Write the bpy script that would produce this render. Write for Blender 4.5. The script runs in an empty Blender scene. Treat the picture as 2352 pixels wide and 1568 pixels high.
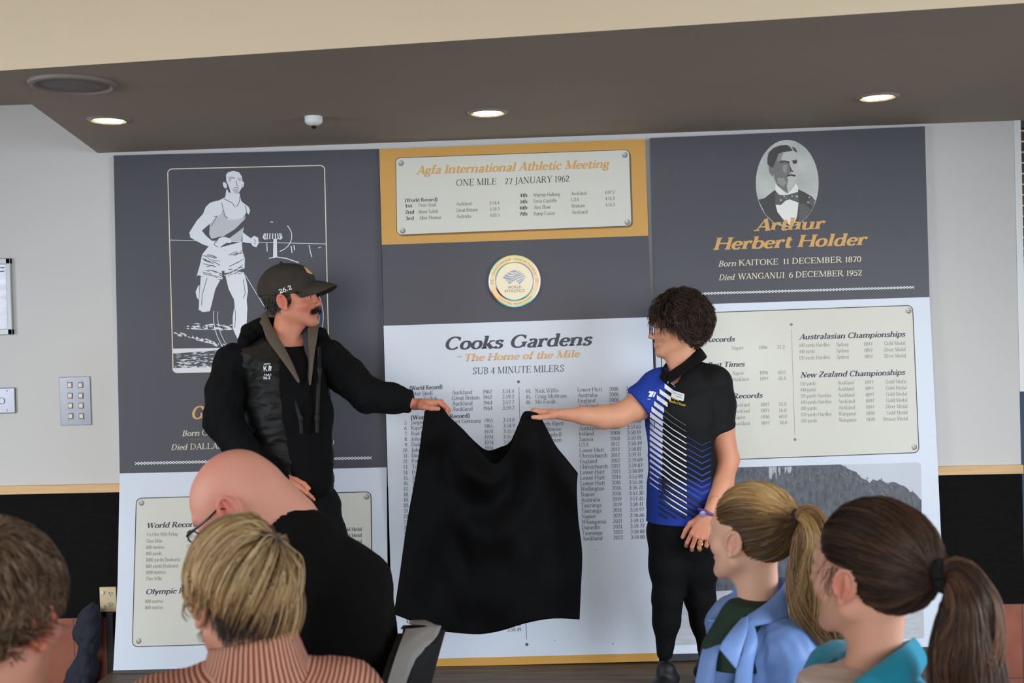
import bpy, math, random
import numpy as np
from mathutils import Matrix, Vector
random.seed(7)
RNG = np.random.default_rng(7)
C = bpy.context.scene.collection
SC = bpy.context.scene

# ------------------------------------------------------------------ camera
W_PX, H_PX, F_PX = 2352, 1568, 2540.0
CAM = np.array([0.8164, -4.9974, 1.70])
YAW, PITCH, ROLL = 0.0474, -0.0117, 0.0272
def _rot():
    cy, sy = math.cos(YAW), math.sin(YAW); cp, sp = math.cos(PITCH), math.sin(PITCH); cr, sr = math.cos(ROLL), math.sin(ROLL)
    Rz = np.array([[cy, -sy, 0], [sy, cy, 0], [0, 0, 1]]); Rx = np.array([[1, 0, 0], [0, cp, -sp], [0, sp, cp]])
    Ry = np.array([[cr, 0, sr], [0, 1, 0], [-sr, 0, cr]])
    return Rz @ Rx @ Ry
RM = _rot()                                  # columns: right, forward, up
cam_data = bpy.data.cameras.new('camera')
cam_data.sensor_width = 36.0; cam_data.lens = F_PX * 36.0 / W_PX
cam = bpy.data.objects.new('camera', cam_data); C.objects.link(cam)
cam.matrix_world = Matrix(((RM[0, 0], RM[0, 2], -RM[0, 1], CAM[0]), (RM[1, 0], RM[1, 2], -RM[1, 1], CAM[1]),
                           (RM[2, 0], RM[2, 2], -RM[2, 1], CAM[2]), (0, 0, 0, 1)))
cam_data.dof.use_dof = True; cam_data.dof.focus_distance = 4.6; cam_data.dof.aperture_fstop = 4.6
SC.camera = cam
def at(px, py, Y):
    """the point seen at pixel (px, py) that lies Y metres in front of the back wall (world y = Y)"""
    d = RM @ np.array([(px - W_PX / 2) / F_PX, 1.0, -(py - H_PX / 2) / F_PX])
    return CAM + d * ((Y - CAM[1]) / d[1])
def scale_at(Y): return F_PX / (Y - CAM[1])   # pixels per metre at that distance

# ------------------------------------------------------------------ light
SC.view_settings.view_transform = 'Standard'; SC.view_settings.look = 'None'
SC.view_settings.gamma = 1.0; SC.view_settings.use_curve_mapping = False
SC.view_settings.exposure = 0.0
w = bpy.data.worlds.new('world'); SC.world = w; w.use_nodes = True
w.node_tree.nodes['Background'].inputs[0].default_value = (0.62, 0.78, 1.0, 1); w.node_tree.nodes['Background'].inputs[1].default_value = 1.2
def area(name, loc, to, sx, sy, power, col, spread):
    l = bpy.data.lights.new(name, 'AREA'); l.shape = 'RECTANGLE'; l.size = sx; l.size_y = sy; l.energy = power; l.color = col; l.spread = math.radians(spread)
    o = bpy.data.objects.new(name, l); C.objects.link(o); o.location = loc
    o.rotation_euler = (Vector(to) - Vector(loc)).to_track_quat('-Z', 'Y').to_euler(); return o
area('window_daylight', (-4.1, -3.5, 1.72), (1.2, 0, -.6), 2.3, 1.75, 48, (0.84, 0.92, 1.0), 96)
area('window_daylight', (4.15, -3.5, 1.72), (0.2, 0, -.6), 2.3, 1.75, 57, (0.84, 0.92, 1.0), 96)
area('window_daylight', (0.3, -7.9, 2.0), (0.3, 0, 1.0), 6.0, 2.0, 27, (1.0, 0.96, 0.90), 62)
# ------------------------------------------------------------------ materials
def srgb(r, g, b):
    f = lambda c: (c / 255 / 12.92) if c / 255 <= 0.04045 else ((c / 255 + 0.055) / 1.055) ** 2.4
    return (f(r), f(g), f(b), 1.0)
def mat(name, col, rough=0.6, metal=0.0, spec=0.4, bump=None, var=None, attr=None, sheen=0.0, coat=0.0, sss=0.0):
    """bump=(scale, strength, stretch xyz)  var=(scale, amount)  attr=colour attribute used as the base colour"""
    m = bpy.data.materials.new(name); m.use_nodes = True; nt = m.node_tree; b = nt.nodes['Principled BSDF']
    b.inputs['Base Color'].default_value = col; b.inputs['Roughness'].default_value = rough; b.inputs['Metallic'].default_value = metal
    b.inputs['Specular IOR Level'].default_value = spec; b.inputs['Sheen Weight'].default_value = sheen; b.inputs['Coat Weight'].default_value = coat
    if sss:
        b.inputs['Subsurface Weight'].default_value = sss; b.inputs['Subsurface Radius'].default_value = (1.0, 0.35, 0.2); b.inputs['Subsurface Scale'].default_value = 0.008
    tc = nt.nodes.new('ShaderNodeTexCoord'); src = None
    if attr:
        a = nt.nodes.new('ShaderNodeAttribute'); a.attribute_name = attr; src = a.outputs['Color']
    if var:
        n = nt.nodes.new('ShaderNodeTexNoise'); n.inputs['Scale'].default_value = var[0]; n.inputs['Detail'].default_value = 4
        mp = nt.nodes.new('ShaderNodeMapping'); mp.inputs['Scale'].default_value = var[2] if len(var) > 2 else (1, 1, 1)
        nt.links.new(tc.outputs['Object'], mp.inputs[0]); nt.links.new(mp.outputs[0], n.inputs['Vector'])
        r = nt.nodes.new('ShaderNodeMapRange'); r.inputs['From Min'].default_value = 0.3; r.inputs['From Max'].default_value = 0.7
        r.inputs['To Min'].default_value = 1 - var[1]; r.inputs['To Max'].default_value = 1 + var[1]; nt.links.new(n.outputs['Fac'], r.inputs['Value'])
        mx = nt.nodes.new('ShaderNodeMix'); mx.data_type = 'RGBA'; mx.blend_type = 'MULTIPLY'; mx.inputs[0].default_value = 1
        if src: nt.links.new(src, mx.inputs[6])
        else: mx.inputs[6].default_value = col
        nt.links.new(r.outputs[0], mx.inputs[7]); src = mx.outputs[2]
    if src: nt.links.new(src, b.inputs['Base Color'])
    if bump:
        n = nt.nodes.new('ShaderNodeTexNoise'); n.inputs['Scale'].default_value = bump[0]; n.inputs['Detail'].default_value = 3
        mp = nt.nodes.new('ShaderNodeMapping'); mp.inputs['Scale'].default_value = bump[2] if len(bump) > 2 else (1, 1, 1)
        nt.links.new(tc.outputs['Object'], mp.inputs[0]); nt.links.new(mp.outputs[0], n.inputs['Vector'])
        bp = nt.nodes.new('ShaderNodeBump'); bp.inputs['Strength'].default_value = bump[1]; bp.inputs['Distance'].default_value = 0.004
        nt.links.new(n.outputs['Fac'], bp.inputs['Height']); nt.links.new(bp.outputs[0], b.inputs['Normal'])
    return m
def emit(name, col, strength):
    m = bpy.data.materials.new(name); m.use_nodes = True; b = m.node_tree.nodes['Principled BSDF']
    b.inputs['Base Color'].default_value = col; b.inputs['Emission Color'].default_value = col; b.inputs['Emission Strength'].default_value = strength; return m

# ------------------------------------------------------------------ objects
def tag(o, label=None, cat=None, group=None, kind=None):
    if label: o['label'] = label
    if cat: o['category'] = cat
    if group: o['group'] = group
    if kind: o['kind'] = kind
    return o
def empty(name, loc=(0, 0, 0)):
    o = bpy.data.objects.new(name, None); C.objects.link(o); o.location = [float(v) for v in loc]; o.empty_display_size = 0.05
    bpy.context.view_layer.update(); return o
def link(name, me, m=None, parent=None):
    o = bpy.data.objects.new(name, me); C.objects.link(o)
    if m is not None:
        for mm in (m if isinstance(m, (list, tuple)) else [m]): me.materials.append(mm)
    if parent is not None:
        o.parent = parent; o.matrix_parent_inverse = parent.matrix_world.inverted()
    return o
def mesh(name, V, F, m=None, parent=None, smooth=False, mi=None, col=None, uv=None):
    me = bpy.data.meshes.new(name)
    V = np.asarray(V, np.float32).reshape(-1, 3)
    if isinstance(F, np.ndarray) and F.ndim == 2:
        n, k = F.shape
        me.vertices.add(len(V)); me.vertices.foreach_set('co', V.ravel())
        me.loops.add(n * k); me.loops.foreach_set('vertex_index', F.astype(np.int32).ravel())
        me.polygons.add(n); me.polygons.foreach_set('loop_start', np.arange(n, dtype=np.int32) * k)
        me.update(calc_edges=True)
    else:
        me.from_pydata([tuple(map(float, v)) for v in V], [], [tuple(map(int, f)) for f in F]); me.update()
    if smooth: me.polygons.foreach_set('use_smooth', np.ones(len(me.polygons), bool))
    if mi is not None: me.polygons.foreach_set('material_index', np.asarray(mi, np.int32))
    if col is not None:
        a = me.color_attributes.new('Col', 'FLOAT_COLOR', 'POINT'); cc = np.ones((len(V), 4), np.float32); cc[:, :3] = col; a.data.foreach_set('color', cc.ravel())
    if uv is not None:
        a = me.attributes.new('pat', 'FLOAT_VECTOR', 'POINT'); a.data.foreach_set('vector', np.asarray(uv, np.float32).ravel())
    return link(name, me, m, parent)
class MB:
    """collects boxes, tubes and lathes for one mesh"""
    def __init__(s): s.V = []; s.F = []
    def add(s, V, F):
        n = len(s.V); s.V += [tuple(v) for v in V]; s.F += [tuple(i + n for i in f) for f in F]; return s
    def box(s, lo, hi, bev=0.0, M=None):
        (x0, y0, z0), (x1, y1, z1) = lo, hi
        import bmesh
        bm = bmesh.new(); bmesh.ops.create_cube(bm, size=1)
        for v in bm.verts: v.co = Vector(((v.co.x + .5) * (x1 - x0) + x0, (v.co.y + .5) * (y1 - y0) + y0, (v.co.z + .5) * (z1 - z0) + z0))
        if bev: bmesh.ops.bevel(bm, geom=bm.edges[:], offset=bev, segments=2, affect='EDGES', profile=.5)
        if M is not None: bm.transform(M)
        bm.verts.index_update(); s.add([v.co[:] for v in bm.verts], [[v.index for v in f.verts] for f in bm.faces]); bm.free(); return s
    def tube(s, pts, r, n=10, cap=True):
        pts = [Vector(p) for p in pts]; rs = r if isinstance(r, (list, tuple)) else [r] * len(pts); rings = []; ref = None
        for i, p in enumerate(pts):
            t = (pts[min(i + 1, len(pts) - 1)] - pts[max(i - 1, 0)]).normalized()
            if ref is None: ref = t.orthogonal().normalized()
            a = (ref - t * ref.dot(t)).normalized(); b = t.cross(a); ref = a
            rings.append([p + (a * math.cos(2 * math.pi * k / n) + b * math.sin(2 * math.pi * k / n)) * rs[i] for k in range(n)])
        F = [[i * n + k, i * n + (k + 1) % n, (i + 1) * n + (k + 1) % n, (i + 1) * n + k] for i in range(len(pts) - 1) for k in range(n)]
        if cap: F += [list(range(n))[::-1], [(len(pts) - 1) * n + k for k in range(n)]]
        return s.add([v[:] for r_ in rings for v in r_], F)
    def lathe(s, prof, c, n=40, axis="z", M=None, cap=True):
        """prof [(radius, height)] turned about an axis through c"""
        V = []; F = []
        for r, h in prof:
            for k in range(n):
                a = 2 * math.pi * k / n; x, y = r * math.cos(a), r * math.sin(a)
                p = {'z': (x, y, h), 'y': (x, h, y)}[axis]; p = Vector(p)
                if M is not None: p = M @ p
                V.append((p[0] + c[0], p[1] + c[1], p[2] + c[2]))
        for i in range(len(prof) - 1):
            F += [[i * n + k, i * n + (k + 1) % n, (i + 1) * n + (k + 1) % n, (i + 1) * n + k] for k in range(n)]
        if cap and prof[0][0] > 1e-5: F.append(list(range(n)))
        if cap and prof[-1][0] > 1e-5: F.append([(len(prof) - 1) * n + k for k in range(n)][::-1])
        return s.add(V, F)
    def build(s, name, m, parent=None, smooth=False):
        o = mesh(name, s.V, s.F, m, parent)
        if smooth:
            o.data.polygons.foreach_set('use_smooth', np.ones(len(o.data.polygons), bool)); o.data.set_sharp_from_angle(angle=math.radians(40))
        return o
def copy_tree(o, parent=None):
    c = o.copy(); C.objects.link(c); c.parent = parent
    for ch in list(o.children): copy_tree(ch, c)
    return c

# ------------------------------------------------------------------ a slab-serif alphabet drawn as strokes (cap height 700)
def arc(cx, cy, rx, ry, a0, a1, n=None):
    n = n or max(6, int(abs(a1 - a0) / 14)); t = np.radians(np.linspace(a0, a1, n + 1)); return [(cx + rx * math.cos(a), cy + ry * math.sin(a)) for a in t]
def smo(*p, n=5):
    p = np.array(p, float); q = np.vstack([2 * p[0] - p[1], p, 2 * p[-1] - p[-2]]); out = []
    for i in range(1, len(q) - 2):
        for t in np.linspace(0, 1, n, endpoint=False):
            out.append(.5 * (2 * q[i] + (q[i + 1] - q[i - 1]) * t + (2 * q[i - 1] - 5 * q[i] + 4 * q[i + 1] - q[i + 2]) * t * t + (3 * q[i] - q[i - 1] - 3 * q[i + 1] + q[i + 2]) * t ** 3))
    return [tuple(v) for v in out] + [tuple(p[-1])]
S, P, Hh, Ff, K = 's', 'p', 'h', 'f', 'k'
def arch(x0, x1): return (P, smo((x0 + 10, 300), (x0 + 80, 415), (x0 + 190, 436), (x1 - 15, 385), (x1, 260), (x1, 200)))
G = {
 'A': (620, [(P, [(70, 10), (310, 695)], 't'), (P, [(310, 700), (545, 10)], 'T'), (Hh, 160, 450, 230), (Ff, 75, 0), (Ff, 545, 0)]),
 'B': (570, [(S, 130, 0, 700, 'bt'), (P, arc(220, 525, 215, 158, 90, -90)), (P, arc(220, 190, 255, 172, 90, -90)), (Hh, 130, 230, 681), (Hh, 130, 230, 20), (Hh, 130, 240, 365)]),
 'C': (660, [(P, arc(360, 350, 285, 335, 42, 318)), (P, [(585, 480), (585, 670)], 't')]),
 'D': (700, [(S, 130, 0, 700, 'bt'), (P, arc(250, 350, 345, 331, 90, -90)), (Hh, 130, 260, 681), (Hh, 130, 260, 20)]),
 'E': (580, [(S, 130, 0, 700, 'bt'), (Hh, 130, 505, 681), (Hh, 130, 400, 360), (Hh, 130, 525, 20), (P, [(500, 540), (500, 695)], 't'), (P, [(520, 5), (520, 165)], 't'), (P, [(400, 285), (400, 435)], 't')]),
 'F': (550, [(S, 130, 0, 700, 'bt'), (Hh, 130, 505, 681), (Hh, 130, 400, 350), (P, [(500, 530), (500, 695)], 't'), (P, [(400, 275), (400, 425)], 't')]),
 'G': (720, [(P, arc(360, 350, 285, 335, 42, 318)), (P, [(580, 480), (580, 670)], 't'), (S, 590, 40, 320, 't')]),
 'H': (740, [(S, 130, 0, 700, 'bt'), (S, 610, 0, 700, 'bt'), (Hh, 130, 610, 360)]),
 'I': (290, [(S, 145, 0, 700, 'bt')]),
 'J': (370, [(S, 230, 60, 700, 't'), (P, smo((230, 90), (200, -40), (110, -90), (40, -50)))]),
 'K': (700, [(S, 130, 0, 700, 'bt'), (P, [(180, 310), (540, 690)], 't'), (P, [(290, 420), (600, 10)], 'T'), (Ff, 540, 700), (Ff, 610, 0)]),
 'L': (570, [(S, 130, 0, 700, 'bt'), (Hh, 130, 510, 20), (P, [(510, 5), (510, 190)], 't')]),
 'M': (870, [(P, [(140, 0), (140, 700)], 't'), (P, [(150, 700), (435, 20)], 'T'), (P, [(435, 20), (715, 690)], 't'), (S, 725, 0, 700, 'bt'), (Ff, 140, 0), (Ff, 120, 700)]),
 'N': (740, [(P, [(140, 0), (140, 700)], 't'), (P, [(140, 700), (600, 10)], 'T'), (P, [(600, 0), (600, 700)], 't'), (Ff, 140, 0), (Ff, 120, 700), (Ff, 600, 700)]),
 'O': (740, [(P, arc(370, 350, 295, 335, 0, 360))]),
 'P': (590, [(S, 130, 0, 700, 'bt'), (P, arc(230, 510, 255, 175, 90, -90)), (Hh, 130, 240, 681), (Hh, 130, 240, 335)]),
 'Q': (740, [(P, arc(370, 350, 295, 335, 0, 360)), (P, [(380, 60), (600, -120)], 'T')]),
 'R': (680, [(S, 130, 0, 700, 'bt'), (P, arc(230, 515, 245, 168, 90, -90)), (Hh, 130, 240, 681), (Hh, 130, 250, 345), (P, [(310, 345), (580, 10)], 'T'), (Ff, 595, 0)]),
 'S': (530, [(P, smo((435, 540), (390, 655), (265, 685), (135, 630), (115, 510), (240, 400), (370, 310), (420, 190), (350, 55), (240, 16), (130, 55), (85, 175))), (P, [(440, 520), (440, 690)], 't'), (P, [(85, 15), (85, 190)], 't')]),
 'T': (630, [(S, 315, 0, 700, 'b'), (Hh, 50, 580, 681), (P, [(52, 530), (52, 690)], 't'), (P, [(578, 530), (578, 690)], 't')]),
 'U': (730, [(S, 145, 190, 700, 't'), (P, arc(360, 210, 215, 195, 180, 360)), (P, [(575, 200), (575, 700)], 't'), (Ff, 575, 700)]),
 'V': (650, [(P, [(85, 695), (325, 5)], 'T'), (P, [(325, 5), (565, 695)], 't'), (Ff, 85, 700), (Ff, 565, 700)]),
 'W': (920, [(P, [(75, 695), (270, 5)], 'T'), (P, [(270, 5), (455, 640)], 't'), (P, [(445, 695), (645, 5)], 'T'), (P, [(645, 5), (845, 695)], 't'), (Ff, 75, 700), (Ff, 445, 700), (Ff, 845, 700)]),
 'X': (640, [(P, [(85, 695), (555, 5)], 'T'), (P, [(85, 5), (555, 695)], 't'), (Ff, 85, 700), (Ff, 555, 700), (Ff, 85, 0), (Ff, 555, 0)]),
 'Y': (630, [(P, [(80, 695), (315, 320)], 'T'), (P, [(315, 320), (550, 695)], 't'), (S, 315, 0, 340, 'b'), (Ff, 80, 700), (Ff, 550, 700)]),
 'Z': (600, [(Hh, 80, 530, 681), (Hh, 70, 540, 20), (P, [(510, 675), (90, 25)], 'T'), (P, [(80, 540), (80, 690)], 't'), (P, [(540, 10), (540, 160)], 't')]),
 'a': (470, [(P, smo((105, 350), (150, 425), (250, 440), (335, 390), (350, 290), (350, 100), (380, 20), (440, 20))), (P, smo((345, 260), (210, 235), (110, 150), (130, 40), (220, 14), (310, 60), (345, 120)))]),
 'b': (520, [(S, 115, 0, 710, 'l'), (P, arc(275, 225, 180, 210, 0, 360))]),
 'c': (430, [(P, arc(245, 225, 170, 210, 45, 320)), (K, 350, 365)]),
 'd': (540, [(S, 400, 0, 710, 'lr'), (P, arc(245, 225, 170, 210, 0, 360))]),
 'e': (450, [(P, arc(235, 225, 165, 208, 5, 322)), (Hh, 80, 400, 245)]),
 'f': (320, [(S, 140, 0, 560, 'b'), (P, smo((140, 540), (165, 670), (250, 702), (320, 660))), (Hh, 50, 290, 430)]),
 'g': (470, [(P, arc(215, 295, 135, 138, 0, 360)), (P, smo((140, 175), (100, 95), (190, 45), (340, 20), (395, -80), (300, -190), (160, -190), (75, -120), (140, -10))), (Hh, 320, 440, 425)]),
 'h': (560, [(S, 115, 0, 710, 'lb'), arch(115, 430), (S, 430, 0, 280, 'b')]),
 'i': (280, [(S, 140, 0, 450, 'lb'), (K, 140, 620)]),
 'j': (270, [(S, 140, -60, 450, 'l'), (P, smo((140, -40), (110, -150), (20, -180))), (K, 140, 620)]),
 'k': (530, [(S, 115, 0, 710, 'lb'), (P, [(165, 190), (400, 440)], 't'), (P, [(230, 255), (450, 10)], 'T'), (Ff, 400, 450), (Ff, 465, 0)]),
 'l': (275, [(S, 140, 0, 710, 'lb')]),
 'm': (850, [(S, 115, 0, 450, 'lb'), arch(115, 420), (S, 420, 0, 280, 'b'), arch(420, 725), (S, 725, 0, 280, 'b')]),
 'n': (570, [(S, 115, 0, 450, 'lb'), arch(115, 435), (S, 435, 0, 280, 'b')]),
 'o': (490, [(P, arc(245, 225, 178, 210, 0, 360))]),
 'p': (530, [(S, 115, -200, 450, 'lb'), (P, arc(280, 225, 180, 210, 0, 360))]),
 'q': (530, [(S, 410, -200, 450, 'b'), (P, arc(250, 225, 180, 210, 0, 360))]),
 'r': (390, [(S, 115, 0, 450, 'lb'), (P, smo((125, 290), (190, 410), (290, 440), (330, 425))), (K, 325, 395)]),
 's': (390, [(P, smo((315, 335), (280, 415), (190, 438), (105, 385), (110, 300), (200, 245), (295, 195), (315, 105), (250, 25), (155, 14), (90, 50), (65, 120)))]),
 't': (330, [(S, 150, 90, 590, ''), (P, smo((150, 110), (185, 22), (250, 14), (310, 60))), (Hh, 50, 295, 430)]),
 'u': (570, [(S, 115, 120, 450, 'l'), (P, smo((115, 140), (165, 30), (260, 14), (360, 60), (425, 130))), (S, 425, 0, 450, 'lr')]),
 'v': (490, [(P, [(70, 445), (250, 5)], 'T'), (P, [(250, 5), (420, 445)], 't'), (Ff, 70, 450), (Ff, 420, 450)]),
 'w': (720, [(P, [(65, 445), (215, 5)], 'T'), (P, [(215, 5), (350, 410)], 't'), (P, [(350, 445), (505, 5)], 'T'), (P, [(505, 5), (655, 445)], 't'), (Ff, 65, 450), (Ff, 350, 450), (Ff, 655, 450)]),
 'x': (490, [(P, [(75, 445), (415, 5)], 'T'), (P, [(75, 5), (415, 445)], 't'), (Ff, 75, 450), (Ff, 415, 450), (Ff, 75, 0), (Ff, 415, 0)]),
 'y': (490, [(P, [(70, 445), (250, 10)], 'T'), (P, smo((420, 445), (250, 10), (180, -150), (70, -170))), (Ff, 70, 450), (Ff, 420, 450)]),
 'z': (440, [(Hh, 65, 370, 432), (Hh, 60, 385, 18), (P, [(355, 430), (75, 20)], 'T')]),
 '0': (480, [(P, arc(240, 325, 175, 310, 0, 360))]), '1': (350, [(S, 185, 0, 650, 'b'), (P, [(185, 640), (80, 545)], 't')]),
 '2': (470, [(P, smo((85, 490), (130, 615), (250, 636), (360, 560), (340, 420), (220, 230), (85, 40))), (Hh, 85, 400, 32), (P, [(400, 15), (400, 130)], 't')]),
 '3': (450, [(P, smo((90, 540), (150, 625), (250, 634), (340, 560), (310, 420), (200, 350))), (P, smo((200, 350), (330, 310), (380, 190), (310, 50), (190, 14), (90, 50), (75, 120)))]),
 '4': (480, [(P, [(320, 650), (50, 190)], 't'), (Hh, 50, 440, 190), (S, 320, 0, 650, 'b')]),
 '5': (450, [(Hh, 130, 380, 628), (P, [(130, 640), (110, 350)], 't'), (P, smo((110, 350), (220, 400), (340, 350), (375, 210), (300, 50), (180, 14), (90, 50), (75, 110)))]),
 '6': (470, [(P, smo((370, 620), (220, 570), (110, 400), (75, 210))), (P, arc(240, 200, 165, 185, 0, 360))]),
 '7': (440, [(Hh, 70, 400, 625), (P, [(385, 620), (190, 0)], 'T'), (P, [(72, 520), (72, 640)], 't')]),
 '8': (460, [(P, arc(230, 480, 135, 155, 0, 360)), (P, arc(230, 170, 160, 158, 0, 360))]),
 '9': (470, [(P, smo((100, 30), (250, 80), (360, 250), (395, 440))), (P, arc(230, 450, 165, 185, 0, 360))]),
 '.': (230, [(K, 110, 50)]), ',': (230, [(K, 110, 50), (P, [(130, 50), (70, -110)], 't')]), ':': (240, [(K, 115, 50), (K, 115, 380)]),
 '(': (310, [(P, arc(330, 270, 230, 480, 115, 245))]), ')': (310, [(P, arc(-20, 270, 230, 480, 65, -65))]),
 '-': (360, [(Hh, 60, 300, 240), (Hh, 60, 300, 260)]), '\u2013': (560, [(Hh, 50, 490, 250), (Hh, 50, 490, 275)]), ' ': (250, []), '\u00b7': (240, [(K, 120, 330)]),
}
def glyph_run(txt, T=90, t=38, italic=0.0, serif=True, track=0):
    """verts [(x, y)] and faces of a line of text, plus its advance, in units of 1/700 cap height"""
    V = []; F = []; x0 = 0.0; sx = 1 + (T - 90) / 520; ZO = []
    def quad(pts): n = len(V); V.extend(pts); F.append((n, n + 1, n + 2, n + 3)[:len(pts)])
    sh = t * .95; sl = T * .5 + (48 if serif else 0)
    def path(pts, mode):
        pts = np.array([(x * sx, y) for x, y in pts], float); d = np.gradient(pts, axis=0) if len(pts) > 2 else np.repeat([pts[1] - pts[0]], 2, 0)
        L = np.hypot(d[:, 0], d[:, 1]) + 1e-6; nx, ny = -d[:, 1] / L, d[:, 0] / L
        wd = np.full(len(pts), T if mode == 'T' else t) if mode else t + (T - t) * np.abs(d[:, 1] / L) ** 1.4
        closed = np.hypot(*(pts[0] - pts[-1])) < 2
        if closed: nx[0] = nx[-1] = (nx[1] + nx[-2]) / 2; ny[0] = ny[-1] = (ny[1] + ny[-2]) / 2; wd[0] = wd[-1] = (wd[1] + wd[-2]) / 2
        a = np.stack([pts[:, 0] + nx * wd / 2, pts[:, 1] + ny * wd / 2], 1); b = np.stack([pts[:, 0] - nx * wd / 2, pts[:, 1] - ny * wd / 2], 1)
        n = len(V)
        for i in range(len(pts)): V.append((a[i][0] + x0, a[i][1])); V.append((b[i][0] + x0, b[i][1]))
        for i in range(len(pts) - 1): F.append((n + 2 * i, n + 2 * i + 1, n + 2 * i + 3, n + 2 * i + 2))
    def rect(xa, xb, ya, yb): quad([(xa + x0, ya), (xb + x0, ya), (xb + x0, yb), (xa + x0, yb)])
    for ch in txt:
        w_, ops = G.get(ch, G['-'])
        for k_, op in enumerate(ops):
            ZO += [k_] * (len(V) - len(ZO))
            if op[0] == S:
                x = op[1] * sx; rect(x - T / 2, x + T / 2, op[2], op[3]); fl = op[4]
                if serif:
                    if 'b' in fl: rect(x - sl, x + sl, op[2], op[2] + sh)
                    if 't' in fl: rect(x - sl, x + sl, op[3] - sh, op[3])
                    if 'l' in fl: rect(x - sl, x, op[3] - sh, op[3])
                    if 'r' in fl: rect(x, x + sl, op[2], op[2] + sh)
            elif op[0] == P: path(op[1], op[2] if len(op) > 2 else None)
            elif op[0] == Hh: rect(op[1] * sx, op[2] * sx, op[3] - t / 2, op[3] + t / 2)
            elif op[0] == Ff and serif: x = op[1] * sx; rect(x - sl, x + sl, 0 if op[2] == 0 else op[2] - sh, sh if op[2] == 0 else op[2])
            elif op[0] == K:
                r = 30 + T * .28; x = op[1] * sx; n = len(V); V.extend((x + x0 + r * math.cos(a), op[2] + r * math.sin(a)) for a in np.arange(8) * math.pi / 4); F.append(tuple(range(n, n + 8)))
        x0 += w_ * sx + track; ZO += [len(ops)] * (len(V) - len(ZO))
    glyph_run.order = ZO; V = np.array(V, float).reshape(-1, 2)
    if italic and len(V): V[:, 0] += V[:, 1] * italic
    return V, F, x0
REG = dict(T=88, t=40); BOLD = dict(T=150, t=62); FAT = dict(T=185, t=72, italic=.24); BI = dict(T=110, t=46, italic=.24); SANS = dict(T=72, t=66, serif=False); SANSB = dict(T=120, t=110, serif=False)
# ------------------------------------------------------------------ the room
M_wall = mat('painted_wall', srgb(206, 205, 203), .85, bump=(900, .05), var=(260, .02))
M_cream = mat('cream_paint', srgb(222, 205, 176), .85, var=(2.5, .02))
M_taupe = mat('taupe_paint', srgb(150, 141, 130), .8, var=(3, .03))
M_dado = mat('black_woven_wallcovering', srgb(18, 18, 17), .85, spec=.12, bump=(160, .5, (1, 1, 9)), var=(60, .55, (.6, 1, 14)))
M_rail = mat('pale_timber', srgb(214, 176, 128), .5, var=(30, .1, (.15, 1, 3)))
M_white = mat('white_gloss', srgb(225, 228, 228), .4)
M_bluewall = mat('slate_blue_paint', srgb(62, 82, 108), .7)
M_carpet = mat('terracotta_floor_tile', srgb(172, 142, 118), .6, bump=(400, .5))
def tile_mat():
    m = mat('terracotta_tile', srgb(146, 86, 66), .6, var=(14, .12), bump=(120, .12)); nt = m.node_tree; b = nt.nodes['Principled BSDF']
    src = b.inputs['Base Color'].links[0].from_socket; tc = nt.nodes.new('ShaderNodeTexCoord'); sp = nt.nodes.new('ShaderNodeSeparateXYZ'); nt.links.new(tc.outputs['Object'], sp.inputs[0])
    def line(o, size, off):
        a = nt.nodes.new('ShaderNodeMath'); a.operation = 'ADD'; a.inputs[1].default_value = off; nt.links.new(o, a.inputs[0])
        p = nt.nodes.new('ShaderNodeMath'); p.operation = 'PINGPONG'; p.inputs[1].default_value = size / 2; nt.links.new(a.outputs[0], p.inputs[0])
        c = nt.nodes.new('ShaderNodeMath'); c.operation = 'LESS_THAN'; c.inputs[1].default_value = .003; nt.links.new(p.outputs[0], c.inputs[0]); return c.outputs[0]
    mx = nt.nodes.new('ShaderNodeMath'); mx.operation = 'MAXIMUM'
    nt.links.new(line(sp.outputs['X'], .33, -2.822 + .012), mx.inputs[0]); nt.links.new(line(sp.outputs['Z'], .33, -.09), mx.inputs[1])
    c = nt.nodes.new('ShaderNodeMix'); c.data_type = 'RGBA'; nt.links.new(mx.outputs[0], c.inputs[0]); nt.links.new(src, c.inputs[6]); c.inputs[7].default_value = srgb(92, 72, 64); nt.links.new(c.outputs[2], b.inputs['Base Color']); return m
M_tile = tile_mat()
def struct(name, mb, m, parent=None):
    o = mb.build(name, m, parent); o['kind'] = 'structure'; return o
XL, XR, YF = -4.3, 4.3, -8.3
ZC = 3.3
struct('floor', MB().box((XL, YF, -.1), (XR, 0, 0)), M_carpet)
struct('wall_back', MB().box((XL, 0, 0), (2.824, .15, ZC)), M_wall)
struct('wall_back.001', MB().box((2.824, .02, 0), (XR, .15, 1.36)), M_bluewall)
struct('wall_back.002', MB().box((2.824, .02, 2.56), (XR, .15, ZC)).box((4.1, .02, 1.36), (XR, .15, 2.56)), M_white)
struct('baseboard_back', MB().box((XL, -.012, 0), (2.824, 0, .42)), M_tile)
struct('trim_1', MB().box((XL, -.008, .42), (2.824, 0, .998)), M_dado)
struct('trim_2', MB().box((XL, -.022, .998), (2.826, 0, 1.037), .002), M_rail)
struct('wall_left', MB().box((XL - .15, YF, 0), (XL, -4.7, ZC)).box((XL - .15, -2.3, 0), (XL, 0, ZC)).box((XL - .15, -4.7, 0), (XL, -2.3, .75)).box((XL - .15, -4.7, 2.6), (XL, -2.3, ZC)), M_wall)
struct('wall_right', MB().box((XR, YF, 0), (XR + .15, -4.7, ZC)).box((XR, -2.3, 0), (XR + .15, .15, ZC)).box((XR, -4.7, 0), (XR + .15, -2.3, .75)).box((XR, -4.7, 2.6), (XR + .15, -2.3, ZC)), M_wall)
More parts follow.
